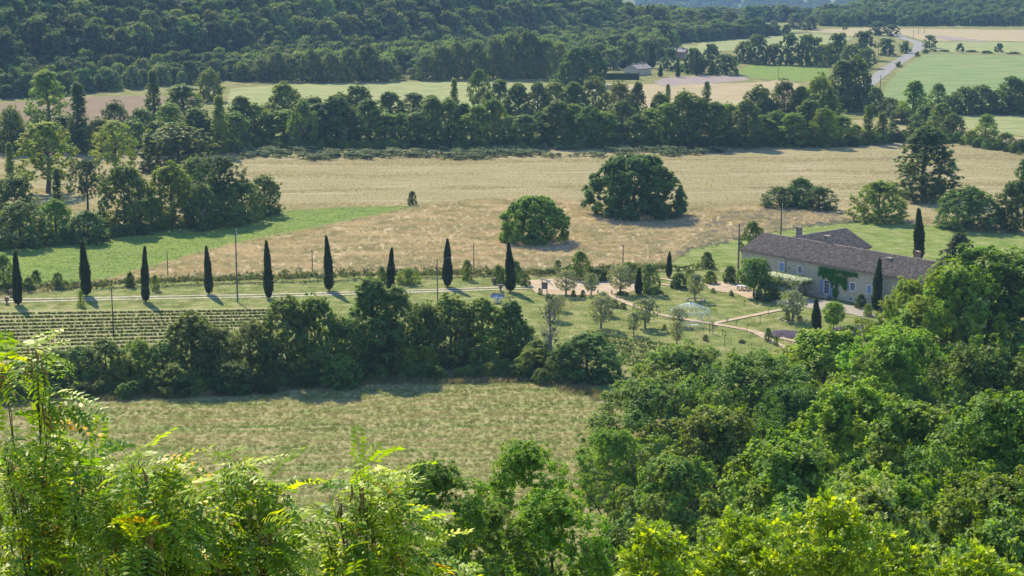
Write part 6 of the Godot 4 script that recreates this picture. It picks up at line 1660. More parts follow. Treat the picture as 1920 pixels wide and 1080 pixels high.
func foreground() -> void:
	var xf := []
	var cc := []
	for k in 1500:
		var z := -rng.randf_range(62.0, 236.0)
		var x := rng.randf_range(4.0, 0.34 * -z)
		if x < 13.0 + (-z - 150.0) * 0.06 and z < -120.0 or x < 4.0 + (-z - 60.0) * 0.15:
			continue
		var s := rng.randf_range(0.35, 0.9)
		xf.append(Transform3D(Basis(UP, rng.randf() * TAU).scaled(Vector3(s, s * rng.randf_range(0.8, 1.3), s)), Vector3(x, ground(x, z) - 0.3, z)))
		cc.append(tone())
	many("slope_undergrowth", CROWN["thicket"][0], M.foliage[0], xf, cc, "bushes growing under the oaks of the near slope")
	M.bright = M.foliage[1].duplicate()
	M.bright.albedo_color = Color(1.0, 1.0, 0.92)
	M.bright.backlight = Color(1.0, 1.0, 0.3)
	M.bright.roughness = 0.5
	M.bright.metallic_specular = 0.3
	M.pod = plain(Color.WHITE, 0.6)
	M.pod.vertex_color_use_as_albedo = true
	var feather := []
	var broad := []
	for k in 5:
		feather.append(pinnate(k))
		broad.append(broad_spray(k))
	LEAF_A = feather[0]
	POD = pod_mesh()
	leafy_tree("locust_tree", "locust tree reaching highest at the left border, with hanging brown pods", Vector3(-4.94, 56.47, -17), [[Vector3(-4.64, 62.04, -16.69), 0.18], [Vector3(-5.06, 61.74, -17.05), 0.18], [Vector3(-4.56, 61.54, -16.84), 0.18], [Vector3(-4.77, 61, -17.12), 0.19], [Vector3(-4.86, 60.8, -17.15), 0.27], [Vector3(-4.21, 60.87, -16.48), 0.17], [Vector3(-4.91, 61.08, -16.42), 0.25], [Vector3(-4.46, 60.44, -17.4), 0.35], [Vector3(-4.92, 60.55, -16.71), 0.4], [Vector3(-4.55, 60.28, -16.68), 0.4], [Vector3(-5.38, 59.73, -17.59), 0.43], [Vector3(-4.82, 59.73, -16.96), 0.41], [Vector3(-4.5, 59.57, -17.4), 0.4], [Vector3(-5, 59.38, -16.97), 0.39], [Vector3(-4.62, 59.19, -17.17), 0.39], [Vector3(-5.2, 59.59, -16.58), 0.38]], feather, 1.12, 72, 220, 26, "locust trees below the viewpoint", 0.2, Vector3(0.5, 0, 0.2))
	leafy_tree("locust_tree", "locust tree in the left corner's middle with yellow leaf tips", Vector3(-3.54, 56.92, -16), [[Vector3(-3.47, 61.2, -15.69), 0.21], [Vector3(-3.78, 60.92, -16.05), 0.21], [Vector3(-3.25, 60.99, -15.84), 0.18], [Vector3(-3.63, 60.69, -16.12), 0.31], [Vector3(-3.92, 60.46, -16.15), 0.33], [Vector3(-3.14, 60.74, -15.48), 0.3], [Vector3(-3.38, 60.51, -15.42), 0.35], [Vector3(-3.13, 60.21, -16.4), 0.33], [Vector3(-3.74, 60.14, -15.71), 0.36], [Vector3(-3.21, 60.1, -15.68), 0.38], [Vector3(-2.97, 59.76, -16.59), 0.38], [Vector3(-3.58, 59.67, -15.96), 0.39], [Vector3(-3.1, 59.49, -16.4), 0.38]], feather, 1.12, 72, 220, 20, "locust trees below the viewpoint", 0.2, Vector3(0.5, 0, 0.2))
	leafy_tree("locust_tree", "locust tree with bare twigs and pod bunches above its crown", Vector3(-2.63, 56.69, -16.5), [[Vector3(-2.86, 60.88, -16.19), 0.16], [Vector3(-2.64, 60.82, -16.55), 0.2], [Vector3(-2.32, 60.73, -16.34), 0.18], [Vector3(-2.58, 60.47, -16.62), 0.25], [Vector3(-2.85, 60.29, -16.65), 0.26], [Vector3(-2.34, 60.42, -15.98), 0.27], [Vector3(-2.59, 60.22, -15.92), 0.34], [Vector3(-2.35, 59.75, -16.9), 0.3], [Vector3(-2.44, 59.79, -16.21), 0.35], [Vector3(-2.8, 59.64, -16.18), 0.33], [Vector3(-2.22, 59.31, -17.09), 0.26]], feather, 1.12, 66, 220, 26, "locust trees below the viewpoint", 0.2, Vector3(0.5, 0, 0.2))
	leafy_tree("locust_tree", "second pod-bearing locust right of the left corner, by the dark ash", Vector3(-1.49, 56.24, -17.5), [[Vector3(-1.53, 60.63, -17.19), 0.2], [Vector3(-1.78, 60.27, -17.55), 0.21], [Vector3(-1.4, 60.34, -17.34), 0.25], [Vector3(-1.68, 59.96, -17.62), 0.3], [Vector3(-1.23, 59.92, -17.65), 0.25], [Vector3(-1.84, 59.98, -16.98), 0.24], [Vector3(-1.4, 59.86, -16.92), 0.34], [Vector3(-1.94, 59.26, -17.9), 0.34], [Vector3(-1.04, 59.58, -17.21), 0.35], [Vector3(-1.49, 59.3, -17.18), 0.39], [Vector3(-0.69, 59.07, -18.09), 0.29], [Vector3(-1.06, 59.07, -17.46), 0.36], [Vector3(-2.07, 58.9, -17.9), 0.32], [Vector3(-0.56, 59.1, -17.47), 0.27]], feather, 1.12, 66, 220, 20, "locust trees below the viewpoint", 0.2, Vector3(0.5, 0, 0.2))
	leafy_tree("maple_tree", "bright green broad-leaved sapling standing free at the bottom", Vector3(2.6, 50.55, -30), [[Vector3(2.38, 55.77, -29.37), 0.24], [Vector3(2.68, 55.32, -30.11), 0.31], [Vector3(2.32, 55.17, -29.69), 0.32], [Vector3(2.94, 54.91, -30.25), 0.34], [Vector3(2.23, 54.54, -30.3), 0.29], [Vector3(2.55, 55, -28.96), 0.39], [Vector3(2.99, 55.04, -28.83), 0.31]], broad, .72, 150, 120, 0, "bright broad-leaved trees at the bottom of the wood", 0.1)
	leafy_tree("maple_tree", "bright green broad-leaved tree, nearest in the bottom right wood", Vector3(5.68, 50.55, -30), [[Vector3(5.54, 56.21, -29.37), 0.26], [Vector3(5.36, 55.57, -30.11), 0.36], [Vector3(5.94, 55.81, -29.69), 0.4], [Vector3(4.04, 55.52, -30.25), 0.35], [Vector3(4.62, 55.35, -30.3), 0.44], [Vector3(4.98, 55.48, -28.96), 0.49], [Vector3(5.61, 55.48, -28.83), 0.52], [Vector3(6.67, 55.02, -30.81), 0.49], [Vector3(4.13, 55.17, -29.42), 0.5], [Vector3(3.56, 55.24, -29.36), 0.36], [Vector3(4.98, 54.2, -31.19), 0.57], [Vector3(6.5, 54.68, -29.93), 0.54], [Vector3(7.27, 54.66, -30.81), 0.45], [Vector3(5.65, 54.47, -29.94), 0.58], [Vector3(7.18, 54.32, -30.33), 0.51]], broad, .72, 150, 120, 0, "bright broad-leaved trees at the bottom of the wood", 0.1)
	leafy_tree("maple_tree", "bright green broad-leaved tree at the bottom right corner", Vector3(8.79, 49.64, -32), [[Vector3(8.7, 54.55, -31.37), 0.35], [Vector3(8.51, 53.96, -32.11), 0.39], [Vector3(9.21, 54.07, -31.69), 0.38], [Vector3(8.25, 53.58, -32.25), 0.39], [Vector3(9.81, 53.67, -32.3), 0.35], [Vector3(8.62, 53.97, -30.96), 0.53]], broad, .72, 150, 120, 0, "bright broad-leaved trees at the bottom of the wood", 0.1)

# ---------------------------------------------------------------- garden things
func garden() -> void:
	# white iron gazebo
	var gz := thing("gazebo", "white iron garden gazebo with domed ribs on the lower lawn", "gazebo", Vector3(31.18, 0, -301.43), 0.0)
	var R := 3.5
	for k in 6:
		var a := TAU * k / 6.0
		var c := Vector3(cos(a), 0, sin(a)) * R
		var side := Vector3(-sin(a), 0, cos(a))
		var pm := Mb.new()
		for s in [-0.16, 0.16]:
			pm.tube([c + side * s, c + side * s + UP * 2.5], [0.035, 0.035], 6)
		for y in 5:
			pm.tube([c - side * 0.16 + UP * (0.3 + y * 0.5), c + side * 0.16 + UP * (0.5 + y * 0.5)], [0.018, 0.018], 4)
		part("post", pm.done(), M.metal_white, gz)
		var a2 := TAU * (k + 1) / 6.0
		var e := Vector3(cos(a2), 0, sin(a2)) * R
		var rm := Mb.new()
		rm.tube([c + UP * 2.5, e + UP * 2.5], [0.045, 0.045], 6)
		rm.tube([c + UP * 2.2, e + UP * 2.2], [0.03, 0.03], 6)
		for q in 7:
			var t := (q + 0.5) / 7.0
			rm.tube([c.lerp(e, t) + UP * 2.2, c.lerp(e, t) + UP * 2.5], [0.018, 0.018], 4)
		part("ring_rail", rm.done(), M.metal_white, gz)
		var am := Mb.new()
		var arch := []
		var rad := []
		for q in 11:
			var t := q / 10.0
			arch.append(c.lerp(e, 0.06 + 0.88 * t) + UP * (1.2 + 0.95 * sin(PI * t)))
			rad.append(0.025)
		am.tube(arch, rad, 5)
		part("arch", am.done(), M.metal_white, gz)
		var bm := Mb.new()
		for f in 3:
			var start := c.lerp(e, f / 3.0) + UP * 2.5
			var path := []
			var rr := []
			for q in 7:
				var t := q / 6.0
				path.append(Vector3(start.x * (1.0 - t * 0.93), 2.5 + 1.05 * sin(t * PI * 0.5), start.z * (1.0 - t * 0.93)))
				rr.append(0.028)
			bm.tube(path, rr, 5)
		part("roof_rib", bm.done(), M.metal_white, gz)
	var fm := Mb.new()
	fm.lathe([[0.28, 3.5], [0.3, 3.58], [0.1, 3.66], [0.14, 3.85], [0.05, 3.98], [0.01, 4.2]], Vector3.ZERO, 10)
	part("finial", fm.done(), M.metal_white, gz)
	var bench := thing("garden_bench", "white iron bench set inside the gazebo", "bench", Vector3(31.28, 0, -298.26), 0.15)
	for q in [["seat", Vector3(0, 0.45, 0), Vector3(2.2, 0.06, 0.5)], ["backrest", Vector3(0, 0.78, -0.26), Vector3(2.2, 0.4, 0.05)]]:
		var sm := Mb.new()
		for k in 5:
			if q[0] == "seat":
				sm.box(q[1] + Vector3(0, 0, -0.2 + k * 0.1), Vector3(2.2, 0.05, 0.075))
			else:
				sm.box(q[1] + Vector3(-1.0 + k * 0.5, 0, 0), Vector3(0.09, 0.42, 0.04))
		if q[0] == "backrest":
			sm.box(q[1] + Vector3(0, 0.23, 0), Vector3(2.2, 0.05, 0.06))
		part(q[0], sm.done(), M.metal_white, bench)
	for s in [Vector3(-1, 0, -0.2), Vector3(1, 0, -0.2), Vector3(-1, 0, 0.2), Vector3(1, 0, 0.2)]:
		var lm := Mb.new()
		lm.tube([s, s + UP * 0.43], [0.03, 0.03], 6)
		part("leg", lm.done(), M.metal_white, bench)
	make_urn(Vector3(-3.65, 0, -337.29), "stone urn on the far side of the drive by the last cypress")
	make_urn(Vector3(-2.2, 0, -330.38), "stone urn on the near side of the drive by the last cypress")
	make_urn(Vector3(-94.33, 0, -325.25), "stone urn on the drive's far side by the first cypress")
	make_urn(Vector3(-93.29, 0, -318.31), "stone urn on the drive's near side by the first cypress")
	make_table(Vector3(44.44, 0, -331.43), -0.35, "long white dining table on the gravel terrace", "gravel terrace")
	make_table(Vector3(58.99, 0, -314.95), -0.55, "long white dining table on the paved terrace", "paved terrace")
	make_cart(Vector3(-2.67, 0, -319.78))
	make_shelter(Vector3(6.15, 0, -326.26))
	make_bollards()
	for k in 14:
		var a := TAU * k / 14.0
		var sm := Mb.new()
		blob(sm, Vector3.ZERO, Vector3(0.28, 0.17, 0.22) * rng.randf_range(0.8, 1.3), Color(0.34, 0.29, 0.23) * rng.randf_range(0.8, 1.15), 0.2)
		var so := solo("edging_stone", sm.done(), M.paint, "rough stone edging the round bed of the middle lawn olive", "stone", "stones round the bed of the middle lawn olive")
		so.position = Vector3(34.24 + cos(a) * 1.7, 0.12, -321.75 + sin(a) * 1.7)
		so.rotation.y = rng.randf() * TAU
	for k in 14:
		var a := TAU * k / 14.0
		var sm := Mb.new()
		blob(sm, Vector3.ZERO, Vector3(0.28, 0.17, 0.22) * rng.randf_range(0.8, 1.3), Color(0.34, 0.29, 0.23) * rng.randf_range(0.8, 1.15), 0.2)
		var so := solo("edging_stone", sm.done(), M.paint, "rough stone edging the round bed of the old terrace olive", "stone", "stones round the bed of the old terrace olive")
		so.position = Vector3(49.73 + cos(a) * 2.3, 0.12, -304.37 + sin(a) * 2.3)
		so.rotation.y = rng.randf() * TAU
	make_stake(Vector3(34.8, 0, -299.12), 0.85, "thin staked sapling on the garden lawn, third from the left")
	make_stake(Vector3(33.73, 0, -293.62), 1.87, "thin staked sapling on the garden lawn, second from the left")
	make_stake(Vector3(34.19, 0, -292.79), 1.95, "thin staked sapling on the garden lawn, fourth from the left")
	make_stake(Vector3(35.77, 0, -292.38), 1.02, "thin staked sapling on the garden lawn, fifth from the left")
	make_stake(Vector3(40.28, 0, -294.87), 1.41, "thin staked sapling on the garden lawn, tenth from the left")
	make_stake(Vector3(43.45, 0, -301.28), 1.62, "thin staked sapling on the garden lawn, eleventh from the left")
	make_stake(Vector3(45.81, 0, -307.97), 1.37, "thin staked sapling on the garden lawn, twelfth from the left")
	make_stake(Vector3(37.62, 0, -301.72), 0.77, "thin staked sapling on the garden lawn, seventh from the left")
	make_stake(Vector3(38.98, 0, -299.12), 1.14, "thin staked sapling on the garden lawn, eighth from the left")
	make_stake(Vector3(42.54, 0, -315.91), 1.3, "thin staked sapling on the garden lawn, ninth from the left")
	make_stake(Vector3(35.09, 0, -283.57), 2.71, "thin staked sapling on the garden lawn, sixth from the left")
	make_stake(Vector3(28.91, 0, -281.64), 1.71, "thin staked sapling on the garden lawn, first from the left")
	for r in [
		[-95.63, -308.64, -42.53, -312.12, "first"],
		[-94.67, -305.4, -42.23, -309.8, "second"],
		[-93.73, -302.26, -41.87, -307.06, "third"],
		[-92.88, -299.4, -43.41, -304.37, "fourth"],
		[-92.05, -296.59, -44.92, -301.72, "fifth"],
		[-91.23, -293.83, -46.4, -299.12, "sixth"],
		[-90.42, -291.11, -47.86, -296.55, "seventh"],
		[-89.57, -288.25, -49.23, -293.62, "eighth"],
		[-88.74, -285.45, -50.57, -290.74, "ninth"],
		[-87.92, -282.71, -56.22, -287.11, "tenth"],
		[-87.01, -279.64, -61.64, -283.18, "eleventh"],
		[-86.08, -276.51, -66.23, -280.11, "twelfth"],
		[-85.19, -273.52, -68.92, -276.73, "thirteenth"],
	]:
		crop_row(Vector2(r[0], r[1]), Vector2(r[2], r[3]), "low green crop row below the cypress drive, %s from the drive" % r[4], "crop rows below the drive", Color(0.16, 0.225, 0.07), 0.36)
	crop_row(Vector2(12.98, -292.38), Vector2(28.72, -279.73), "dense green planted row on the lower lawn, first from the gazebo", "planted rows below the gazebo", Color(0.15, 0.25, 0.06), 1.0)
	crop_row(Vector2(13.24, -287.91), Vector2(26.71, -276.73), "dense green planted row on the lower lawn, second from the gazebo", "planted rows below the gazebo", Color(0.15, 0.25, 0.06), 1.0)
	crop_row(Vector2(14.93, -282.41), Vector2(24.79, -274.52), "dense green planted row on the lower lawn, third from the gazebo", "planted rows below the gazebo", Color(0.15, 0.25, 0.06), 1.0)
	crop_row(Vector2(15.57, -277.85), Vector2(23.27, -271.63), "dense green planted row on the lower lawn, fourth from the gazebo", "planted rows below the gazebo", Color(0.15, 0.25, 0.06), 1.0)
	crop_row(Vector2(16.16, -273.07), Vector2(22.15, -268.09), "dense green planted row on the lower lawn, fifth from the gazebo", "planted rows below the gazebo", Color(0.15, 0.25, 0.06), 1.0)
	for r in [
		[-98.73, -329.34, -92.02, -330.9, 1.4, "first"],
		[-91.56, -333.01, -83.71, -334.6, 1.3, "second"],
		[-82.43, -333.54, -71.53, -335.67, 1.5, "third"],
		[-68.53, -336.21, -59.12, -338.93, 1.9, "fourth"],
		[-58.5, -338.38, -50.38, -340.03, 1.9, "fifth"],
		[-50.3, -339.48, -37.96, -341.69, 2.0, "sixth"],
		[-37.44, -341.69, -27.59, -343.92, 2.0, "seventh"],
		[-27.02, -343.36, -18.1, -345.05, 1.9, "eighth"],
		[-18.07, -344.49, -6.42, -346.76, 1.8, "ninth"],
		[-6.41, -346.19, 2.67, -346.76, 1.5, "tenth"],
		[4.27, -346.19, 12.36, -348.49, 1.4, "eleventh"],
		[14.53, -349.07, 24.88, -350.81, 1.5, "twelfth"],
		[25.92, -350.23, 32.61, -352.58, 1.2, "thirteenth"],
		[32.72, -351.4, 41.5, -354.36, 1.0, "fourteenth"],
	]:
		hedge_row(Vector2(r[0], r[1]), Vector2(r[2], r[3]), r[4], "uneven green hedge piece between drive and golden field, %s from the left" % r[5])

func make_urn(at: Vector3, label: String) -> void:
	var u := thing("stone_urn", label, "urn", at, 0.0, "stone urns by the drive")
	var m := Mb.new()
	m.box(Vector3(0, 0.1, 0), Vector3(0.6, 0.2, 0.6))
	part("plinth", m.done(), M.stone, u)
	m = Mb.new()
	m.lathe([[0.2, 0.2], [0.13, 0.32], [0.22, 0.45], [0.38, 0.7], [0.43, 0.95], [0.38, 1.12], [0.47, 1.2], [0.46, 1.27], [0.36, 1.25], [0.3, 1.1], [0.02, 1.08]], Vector3.ZERO, 16)
	part("bowl", m.done(), M.clay, u)

func make_chair(at: Vector3, turn: float, label: String, group: String) -> void:
	var c := thing("garden_chair", label, "chair", at, turn, group)
	var m := Mb.new()
	m.box(Vector3(0, 0.45, 0), Vector3(0.46, 0.04, 0.44))
	part("seat", m.done(), M.iron, c)
	m = Mb.new()
	for k in 5:
		m.box(Vector3(-0.18 + k * 0.09, 0.72, -0.21), Vector3(0.03, 0.46, 0.03))
	m.box(Vector3(0, 0.94, -0.21), Vector3(0.46, 0.06, 0.035))
	part("backrest", m.done(), M.iron, c)
	for s in [[-1, -1], [1, -1], [-1, 1], [1, 1]]:
		m = Mb.new()
		m.tube([Vector3(s[0] * 0.2, 0, s[1] * 0.19), Vector3(s[0] * 0.2, 0.43, s[1] * 0.19)], [0.018, 0.018], 5)
		part("leg", m.done(), M.iron, c)

func make_table(at: Vector3, turn: float, label: String, where: String) -> void:
	var t := thing("dining_table", label, "table", at + UP * 0.1, turn)
	var m := Mb.new()
	for k in 5:
		m.box(Vector3(0, 0.74, -0.4 + k * 0.2), Vector3(2.6, 0.04, 0.19))
	part("table_top", m.done(), M.white, t)
	for s in [[-1, -1], [1, -1], [-1, 1], [1, 1]]:
		m = Mb.new()
		m.box(Vector3(s[0] * 1.15, 0.36, s[1] * 0.38), Vector3(0.07, 0.72, 0.07))
		part("leg", m.done(), M.iron, t)
	var names := ["near the first end of its near side", "in the middle of its near side", "near the second end of its near side", "near the first end of its far side", "in the middle of its far side", "near the second end of its far side"]
	for k in 6:
		var side := 1 if k < 3 else -1
		var p := at + UP * 0.1 + Vector3((k % 3 - 1) * 0.8, 0, side * 0.85).rotated(UP, turn)
		make_chair(p, turn + (PI if side == 1 else 0.0), "dark chair at the %s table, %s" % [where, names[k]], "dark chairs at the %s table" % where)

func make_cart(at: Vector3) -> void:
	var c := thing("hay_cart", "old blue wooden cart with spoked wheels on the lawn below the urns", "cart", at, -0.12)
	var m := Mb.new()
	m.box(Vector3(0, 1.02, 0), Vector3(2.3, 0.08, 1.3))
	part("cart_bed", m.done(), M.blue, c)
	for s in [-1, 1]:
		m = Mb.new()
		for k in 3:
			m.box(Vector3(0, 1.2 + k * 0.2, s * (0.66 + k * 0.06)), Vector3(2.2, 0.13, 0.04))
		for k in 5:
			m.box(Vector3(-1.0 + k * 0.5, 1.38, s * 0.78), Vector3(0.06, 0.75, 0.04))
		part("side_board", m.done(), M.blue if s == 1 else M.grey_wood, c)
		m = Mb.new()
		m.box(Vector3(s * 1.16, 1.3, 0), Vector3(0.05, 0.5, 1.2))
		part("end_board", m.done(), M.grey_wood, c)
		m = Mb.new()
		var rim := []
		var rad := []
		for k in 19:
			var a := TAU * k / 18.0
			rim.append(Vector3(0.1 + cos(a) * 0.66, 0.7 + sin(a) * 0.66, s * 0.9))
			rad.append(0.045)
		m.tube(rim, rad, 6)
		var w := part("wheel", m.done(), M.pale_blue, c)
		for k in 10:
			var a := TAU * k / 10.0
			m = Mb.new()
			m.tube([Vector3(0.1, 0.7, s * 0.9), Vector3(0.1 + cos(a) * 0.65, 0.7 + sin(a) * 0.65, s * 0.9)], [0.028, 0.022], 5)
			part("spoke", m.done(), M.pale_blue, w)
		m = Mb.new()
		m.tube([Vector3(0.1, 0.7, s * 0.78), Vector3(0.1, 0.7, s * 1.04)], [0.11, 0.09], 10)
		part("hub", m.done(), M.blue, w)
		m = Mb.new()
		m.tube([Vector3(1.1, 0.98, s * 0.4), Vector3(3.2, 0.95, s * 0.36)], [0.05, 0.035], 6)
		part("shaft", m.done(), M.grey_wood, c)
	m = Mb.new()
	m.tube([Vector3(0.1, 0.7, -0.8), Vector3(0.1, 0.7, 0.8)], [0.05, 0.05], 6)
	m.box(Vector3(0.1, 0.86, 0), Vector3(0.2, 0.28, 1.0))
	part("axle", m.done(), M.wood, c)
	m = Mb.new()
	m.tube([Vector3(2.2, 0, 0), Vector3(2.2, 0.96, 0)], [0.04, 0.04], 6)
	part("prop", m.done(), M.wood, c)

func make_shelter(at: Vector3) -> void:
	var s := thing("notice_shelter", "weathered wooden notice board on posts under a small sloping roof", "notice board", at, -0.35)
	for k in [-0.5, 0.5]:
		var m := Mb.new()
		m.box(Vector3(k, 1.5, 0), Vector3(0.13, 3.0, 0.13))
		part("post", m.done(), M.wood, s)
	for k in 6:
		var m := Mb.new()
		m.box(Vector3(0, 1.35 + k * 0.22, 0.085), Vector3(0.95, 0.21, 0.035))
		part("plank", m.done(), M.grey_wood, s)
	var m := Mb.new()
	m.box(Vector3(0.2, 3.05, 0.1), Vector3(1.9, 0.08, 0.9), Color.WHITE, Basis(Vector3.BACK, -0.25))
	part("roof", m.done(), M.grey_wood, s)
	m = Mb.new()
	m.tube([Vector3(0.55, 2.2, 0), Vector3(1.0, 2.75, 0)], [0.05, 0.05], 5)
	part("brace", m.done(), M.wood, s)
	m = Mb.new()
	m.box(Vector3(1.35, 2.35, 0.1), Vector3(0.95, 0.16, 0.05), Color.WHITE, Basis(Vector3.BACK, -0.7))
	part("arm", m.done(), M.white, s)

func make_bollards() -> void:
	var p1121 := thing("stone_post", "short stone post on the left of the court exit", "post", Vector3(16.31, 0, -327.80), 0.2, "posts at the court exit")
	var m1121 := Mb.new()
	m1121.box(Vector3(0, 0.35, 0), Vector3(0.22, 0.7, 0.22))
	part("shaft", m1121.done(), M.stone, p1121)
	m1121 = Mb.new()
	m1121.box(Vector3(0, 0.74, 0), Vector3(0.3, 0.08, 0.3))
	part("cap", m1121.done(), M.stone, p1121)
	var p1147 := thing("stone_post", "short stone post on the right of the court exit", "post", Vector3(18.92, 0, -327.28), 0.2, "posts at the court exit")
	var m1147 := Mb.new()
	m1147.box(Vector3(0, 0.35, 0), Vector3(0.22, 0.7, 0.22))
	part("shaft", m1147.done(), M.stone, p1147)
	m1147 = Mb.new()
	m1147.box(Vector3(0, 0.74, 0), Vector3(0.3, 0.08, 0.3))
	part("cap", m1147.done(), M.stone, p1147)
	var k := Mb.new()
	var a := Vector3(18.76, 0.17, -344.49)
	var b := Vector3(19.31, 0.17, -340.03)
	k.box((a + b) * 0.5, Vector3(a.distance_to(b), 0.34, 0.5), Color.WHITE, Basis(UP, -atan2(b.z - a.z, b.x - a.x)))
	solo("stone_kerb", k.done(), M.white, "pale stone kerb at the back of the gravel court", "kerb")

func make_stake(at: Vector3, h: float, label: String) -> void:
	var t := thing("staked_sapling", label, "sapling", at, 0.0, "staked saplings on the lawn")
	var m := Mb.new()
	m.tube([Vector3(0, 0, 0), Vector3(0, h * 0.8, 0)], [0.035, 0.03], 5)
	part("stake", m.done(), M.grey_wood, t)
	m = Mb.new()
	m.tube([Vector3(0.12, 0, 0), Vector3(0.1, h * 0.6, 0.03), Vector3(0.14, h, 0)], [0.02, 0.015, 0.006], 4)
	part("trunk", m.done(), M.bark, t)
	m = Mb.new()
	clump(m, Vector3(0.12, h * 0.78, 0), Vector3(0.22, h * 0.22, 0.22), UP, 90, 0.12, Color(0.14, 0.22, 0.06), 0.1)
	part("crown", m.done(), M.foliage[0], t)

func crop_row(a: Vector2, b: Vector2, label: String, group: String, tint: Color, h: float) -> void:
	var m := Mb.new()
	var n := int(a.distance_to(b) / 0.4)
	for k in n:
		var p := a.lerp(b, (k + rng.randf_range(0.2, 0.8)) / n)
		var dry := smoothstep(-42.0, -28.0, p.x) if p.x < -10.0 else 0.0
		if rng.randf() < 0.04 + dry * 0.4:
			continue
		var c := tint.lerp(Color(0.26, 0.21, 0.11), clampf(dry * rng.randf_range(0.2, 1.0) + rng.randf_range(0.0, 0.15), 0, 1))
		var r := rng.randf_range(0.38, 0.62)
		clump(m, Vector3(p.x, h * 0.4, p.y), Vector3(r, h * 0.5, 0.24), UP, 60, 0.22, c, 0.15, 0.3)
	solo("crop_row", m.done(), M.foliage[0], label, "crop row", group)

func hedge_row(a: Vector2, b: Vector2, h: float, label: String) -> void:
	var m := Mb.new()
	var n := int(a.distance_to(b) / 0.4)
	for k in n:
		var p := a.lerp(b, (k + rng.randf()) / n)
		var hh := 1.15 * h * rng.randf_range(0.8, 1.05) * (1.0 + 0.15 * sin(p.x * 0.7) + 0.1 * sin(p.x * 1.9))
		var at := Vector3(p.x, hh * 0.45, p.y + rng.randf_range(-0.4, 0.4))
		clump(m, at, Vector3(0.8, hh * 0.62, 0.95), UP, 130, 0.2, Color(0.13, 0.20, 0.055), 0.25, 0.5)
	solo("hedge", m.done(), M.foliage[0], label, "hedge", "hedge between drive and golden field")

func make_pole(at: Vector3, h: float, r: float, extra: String, label: String, mat: Material) -> void:
	var p := thing("utility_pole", label, "pole", at, 0.1, "poles in the valley")
	var m := Mb.new()
	m.tube([Vector3(0, -0.3, 0), Vector3(0, h * 0.5, 0), Vector3(0, h, 0)], [r * 1.15, r, r * 0.75], 8)
	part("post", m.done(), mat, p)
	if extra == "bar":
		m = Mb.new()
		m.box(Vector3(0, h - 0.3, 0), Vector3(2.6, 0.14, 0.14))
		part("crossbar", m.done(), M.wood, p)
	if extra == "lamp":
		for k in 3:
			m = Mb.new()
			m.lathe([[0.05, 0], [0.09, 0.04], [0.06, 0.1], [0.09, 0.16], [0.04, 0.24], [0.01, 0.27]], Vector3(r + 0.06, h - 0.35 - k * 0.5, 0), 8)
			part("insulator", m.done(), M.white, p)
	else:
		m = Mb.new()
		m.tube([Vector3(-r * 1.6, h - 0.2, 0), Vector3(r * 1.6, h - 0.2, 0)], [0.04, 0.04], 6)
		part("bracket", m.done(), M.iron, p)

func make_wire(a: Vector3, b: Vector3, label: String) -> void:
	var m := Mb.new()
	var pts := []
	var rad := []
	for k in 13:
		var t := k / 12.0
		pts.append(a.lerp(b, t) - UP * (sin(PI * t) * a.distance_to(b) * 0.018))
		rad.append(0.022)
	m.tube(pts, rad, 4)
	solo("power_wire", m.done(), M.iron, label, "wire", "wires between the poles")

func poles() -> void:
	make_pole(Vector3(-50.91, 0, -319.78), 13.73, 0.13, "lamp", "tall street pole between the fourth and fifth drive cypresses", M.concrete)
	make_pole(Vector3(-67.55, 0, -291.14), 8.3, 0.1, "", "thin wire pole standing in the crop rows", M.wood)
	make_pole(Vector3(-68.45, 0, -343.92), 5.49, 0.09, "", "short dark pole on the golden field's left edge", M.wood)
	make_pole(Vector3(-40.07, 0, -347.34), 5.11, 0.09, "", "brown pole on the field edge between fifth and sixth cypress", M.wood)
	make_pole(Vector3(-13.78, 0, -319.29), 8.23, 0.1, "", "wire pole on the near verge left of the eighth cypress", M.concrete)
	make_pole(Vector3(-7.75, 0, -351.4), 5.71, 0.09, "", "brown pole on the field edge between the last two cypresses", M.wood)
	make_pole(Vector3(22.98, 0, -358.58), 4.15, 0.1, "", "dark wire pole on the golden field's edge behind the olives", M.wood)
	make_pole(Vector3(43.97, 0, -336.21), 12.08, 0.17, "", "tall concrete pole at the farmhouse's left corner", M.concrete)
	make_pole(Vector3(60.77, 0, -392.55), 7.79, 0.13, "lamp", "pole with white insulators behind the farmhouse's left roof", M.wood)
	make_pole(Vector3(157.9, 0, -756.76), 9.11, 0.14, "", "wooden pole at the bend of the road", M.wood)
	make_pole(Vector3(200.67, 0, -970.98), 10.74, 0.14, "bar", "far pole with crossbar beside the road hedge", M.wood)
	make_pole(Vector3(154.39, 0, -610.43), 10.73, 0.12, "", "dark pole among the trees on the right", M.wood)
	make_pole(Vector3(129.13, 0, -857.43), 5.66, 0.1, "", "thin pole in the small bright field", M.wood)
	make_pole(Vector3(269.12, 0, -1190.81), 6.74, 0.12, "", "leftmost of three tiny far poles in the far wheat", M.wood)
	make_pole(Vector3(291.29, 0, -1272.9), 4.92, 0.12, "", "middle of three tiny far poles in the far wheat", M.wood)
	make_pole(Vector3(295.5, 0, -1272.9), 4.16, 0.12, "", "rightmost of three tiny far poles in the far wheat", M.wood)
	make_wire(Vector3(43.97, 11.93, -336.21), Vector3(22.98, 4, -358.58), "sagging wire from the farmhouse pole to the field pole")
	make_wire(Vector3(22.98, 4, -358.58), Vector3(-7.75, 5.56, -351.4), "sagging wire along the golden field's right part")
	make_wire(Vector3(-13.78, 8.08, -319.29), Vector3(-67.55, 8.15, -291.14), "long sagging wire over the drive and crop rows")
	make_wire(Vector3(-7.75, 5.56, -351.4), Vector3(-13.78, 8.08, -319.29), "short wire crossing the last drive cypresses")

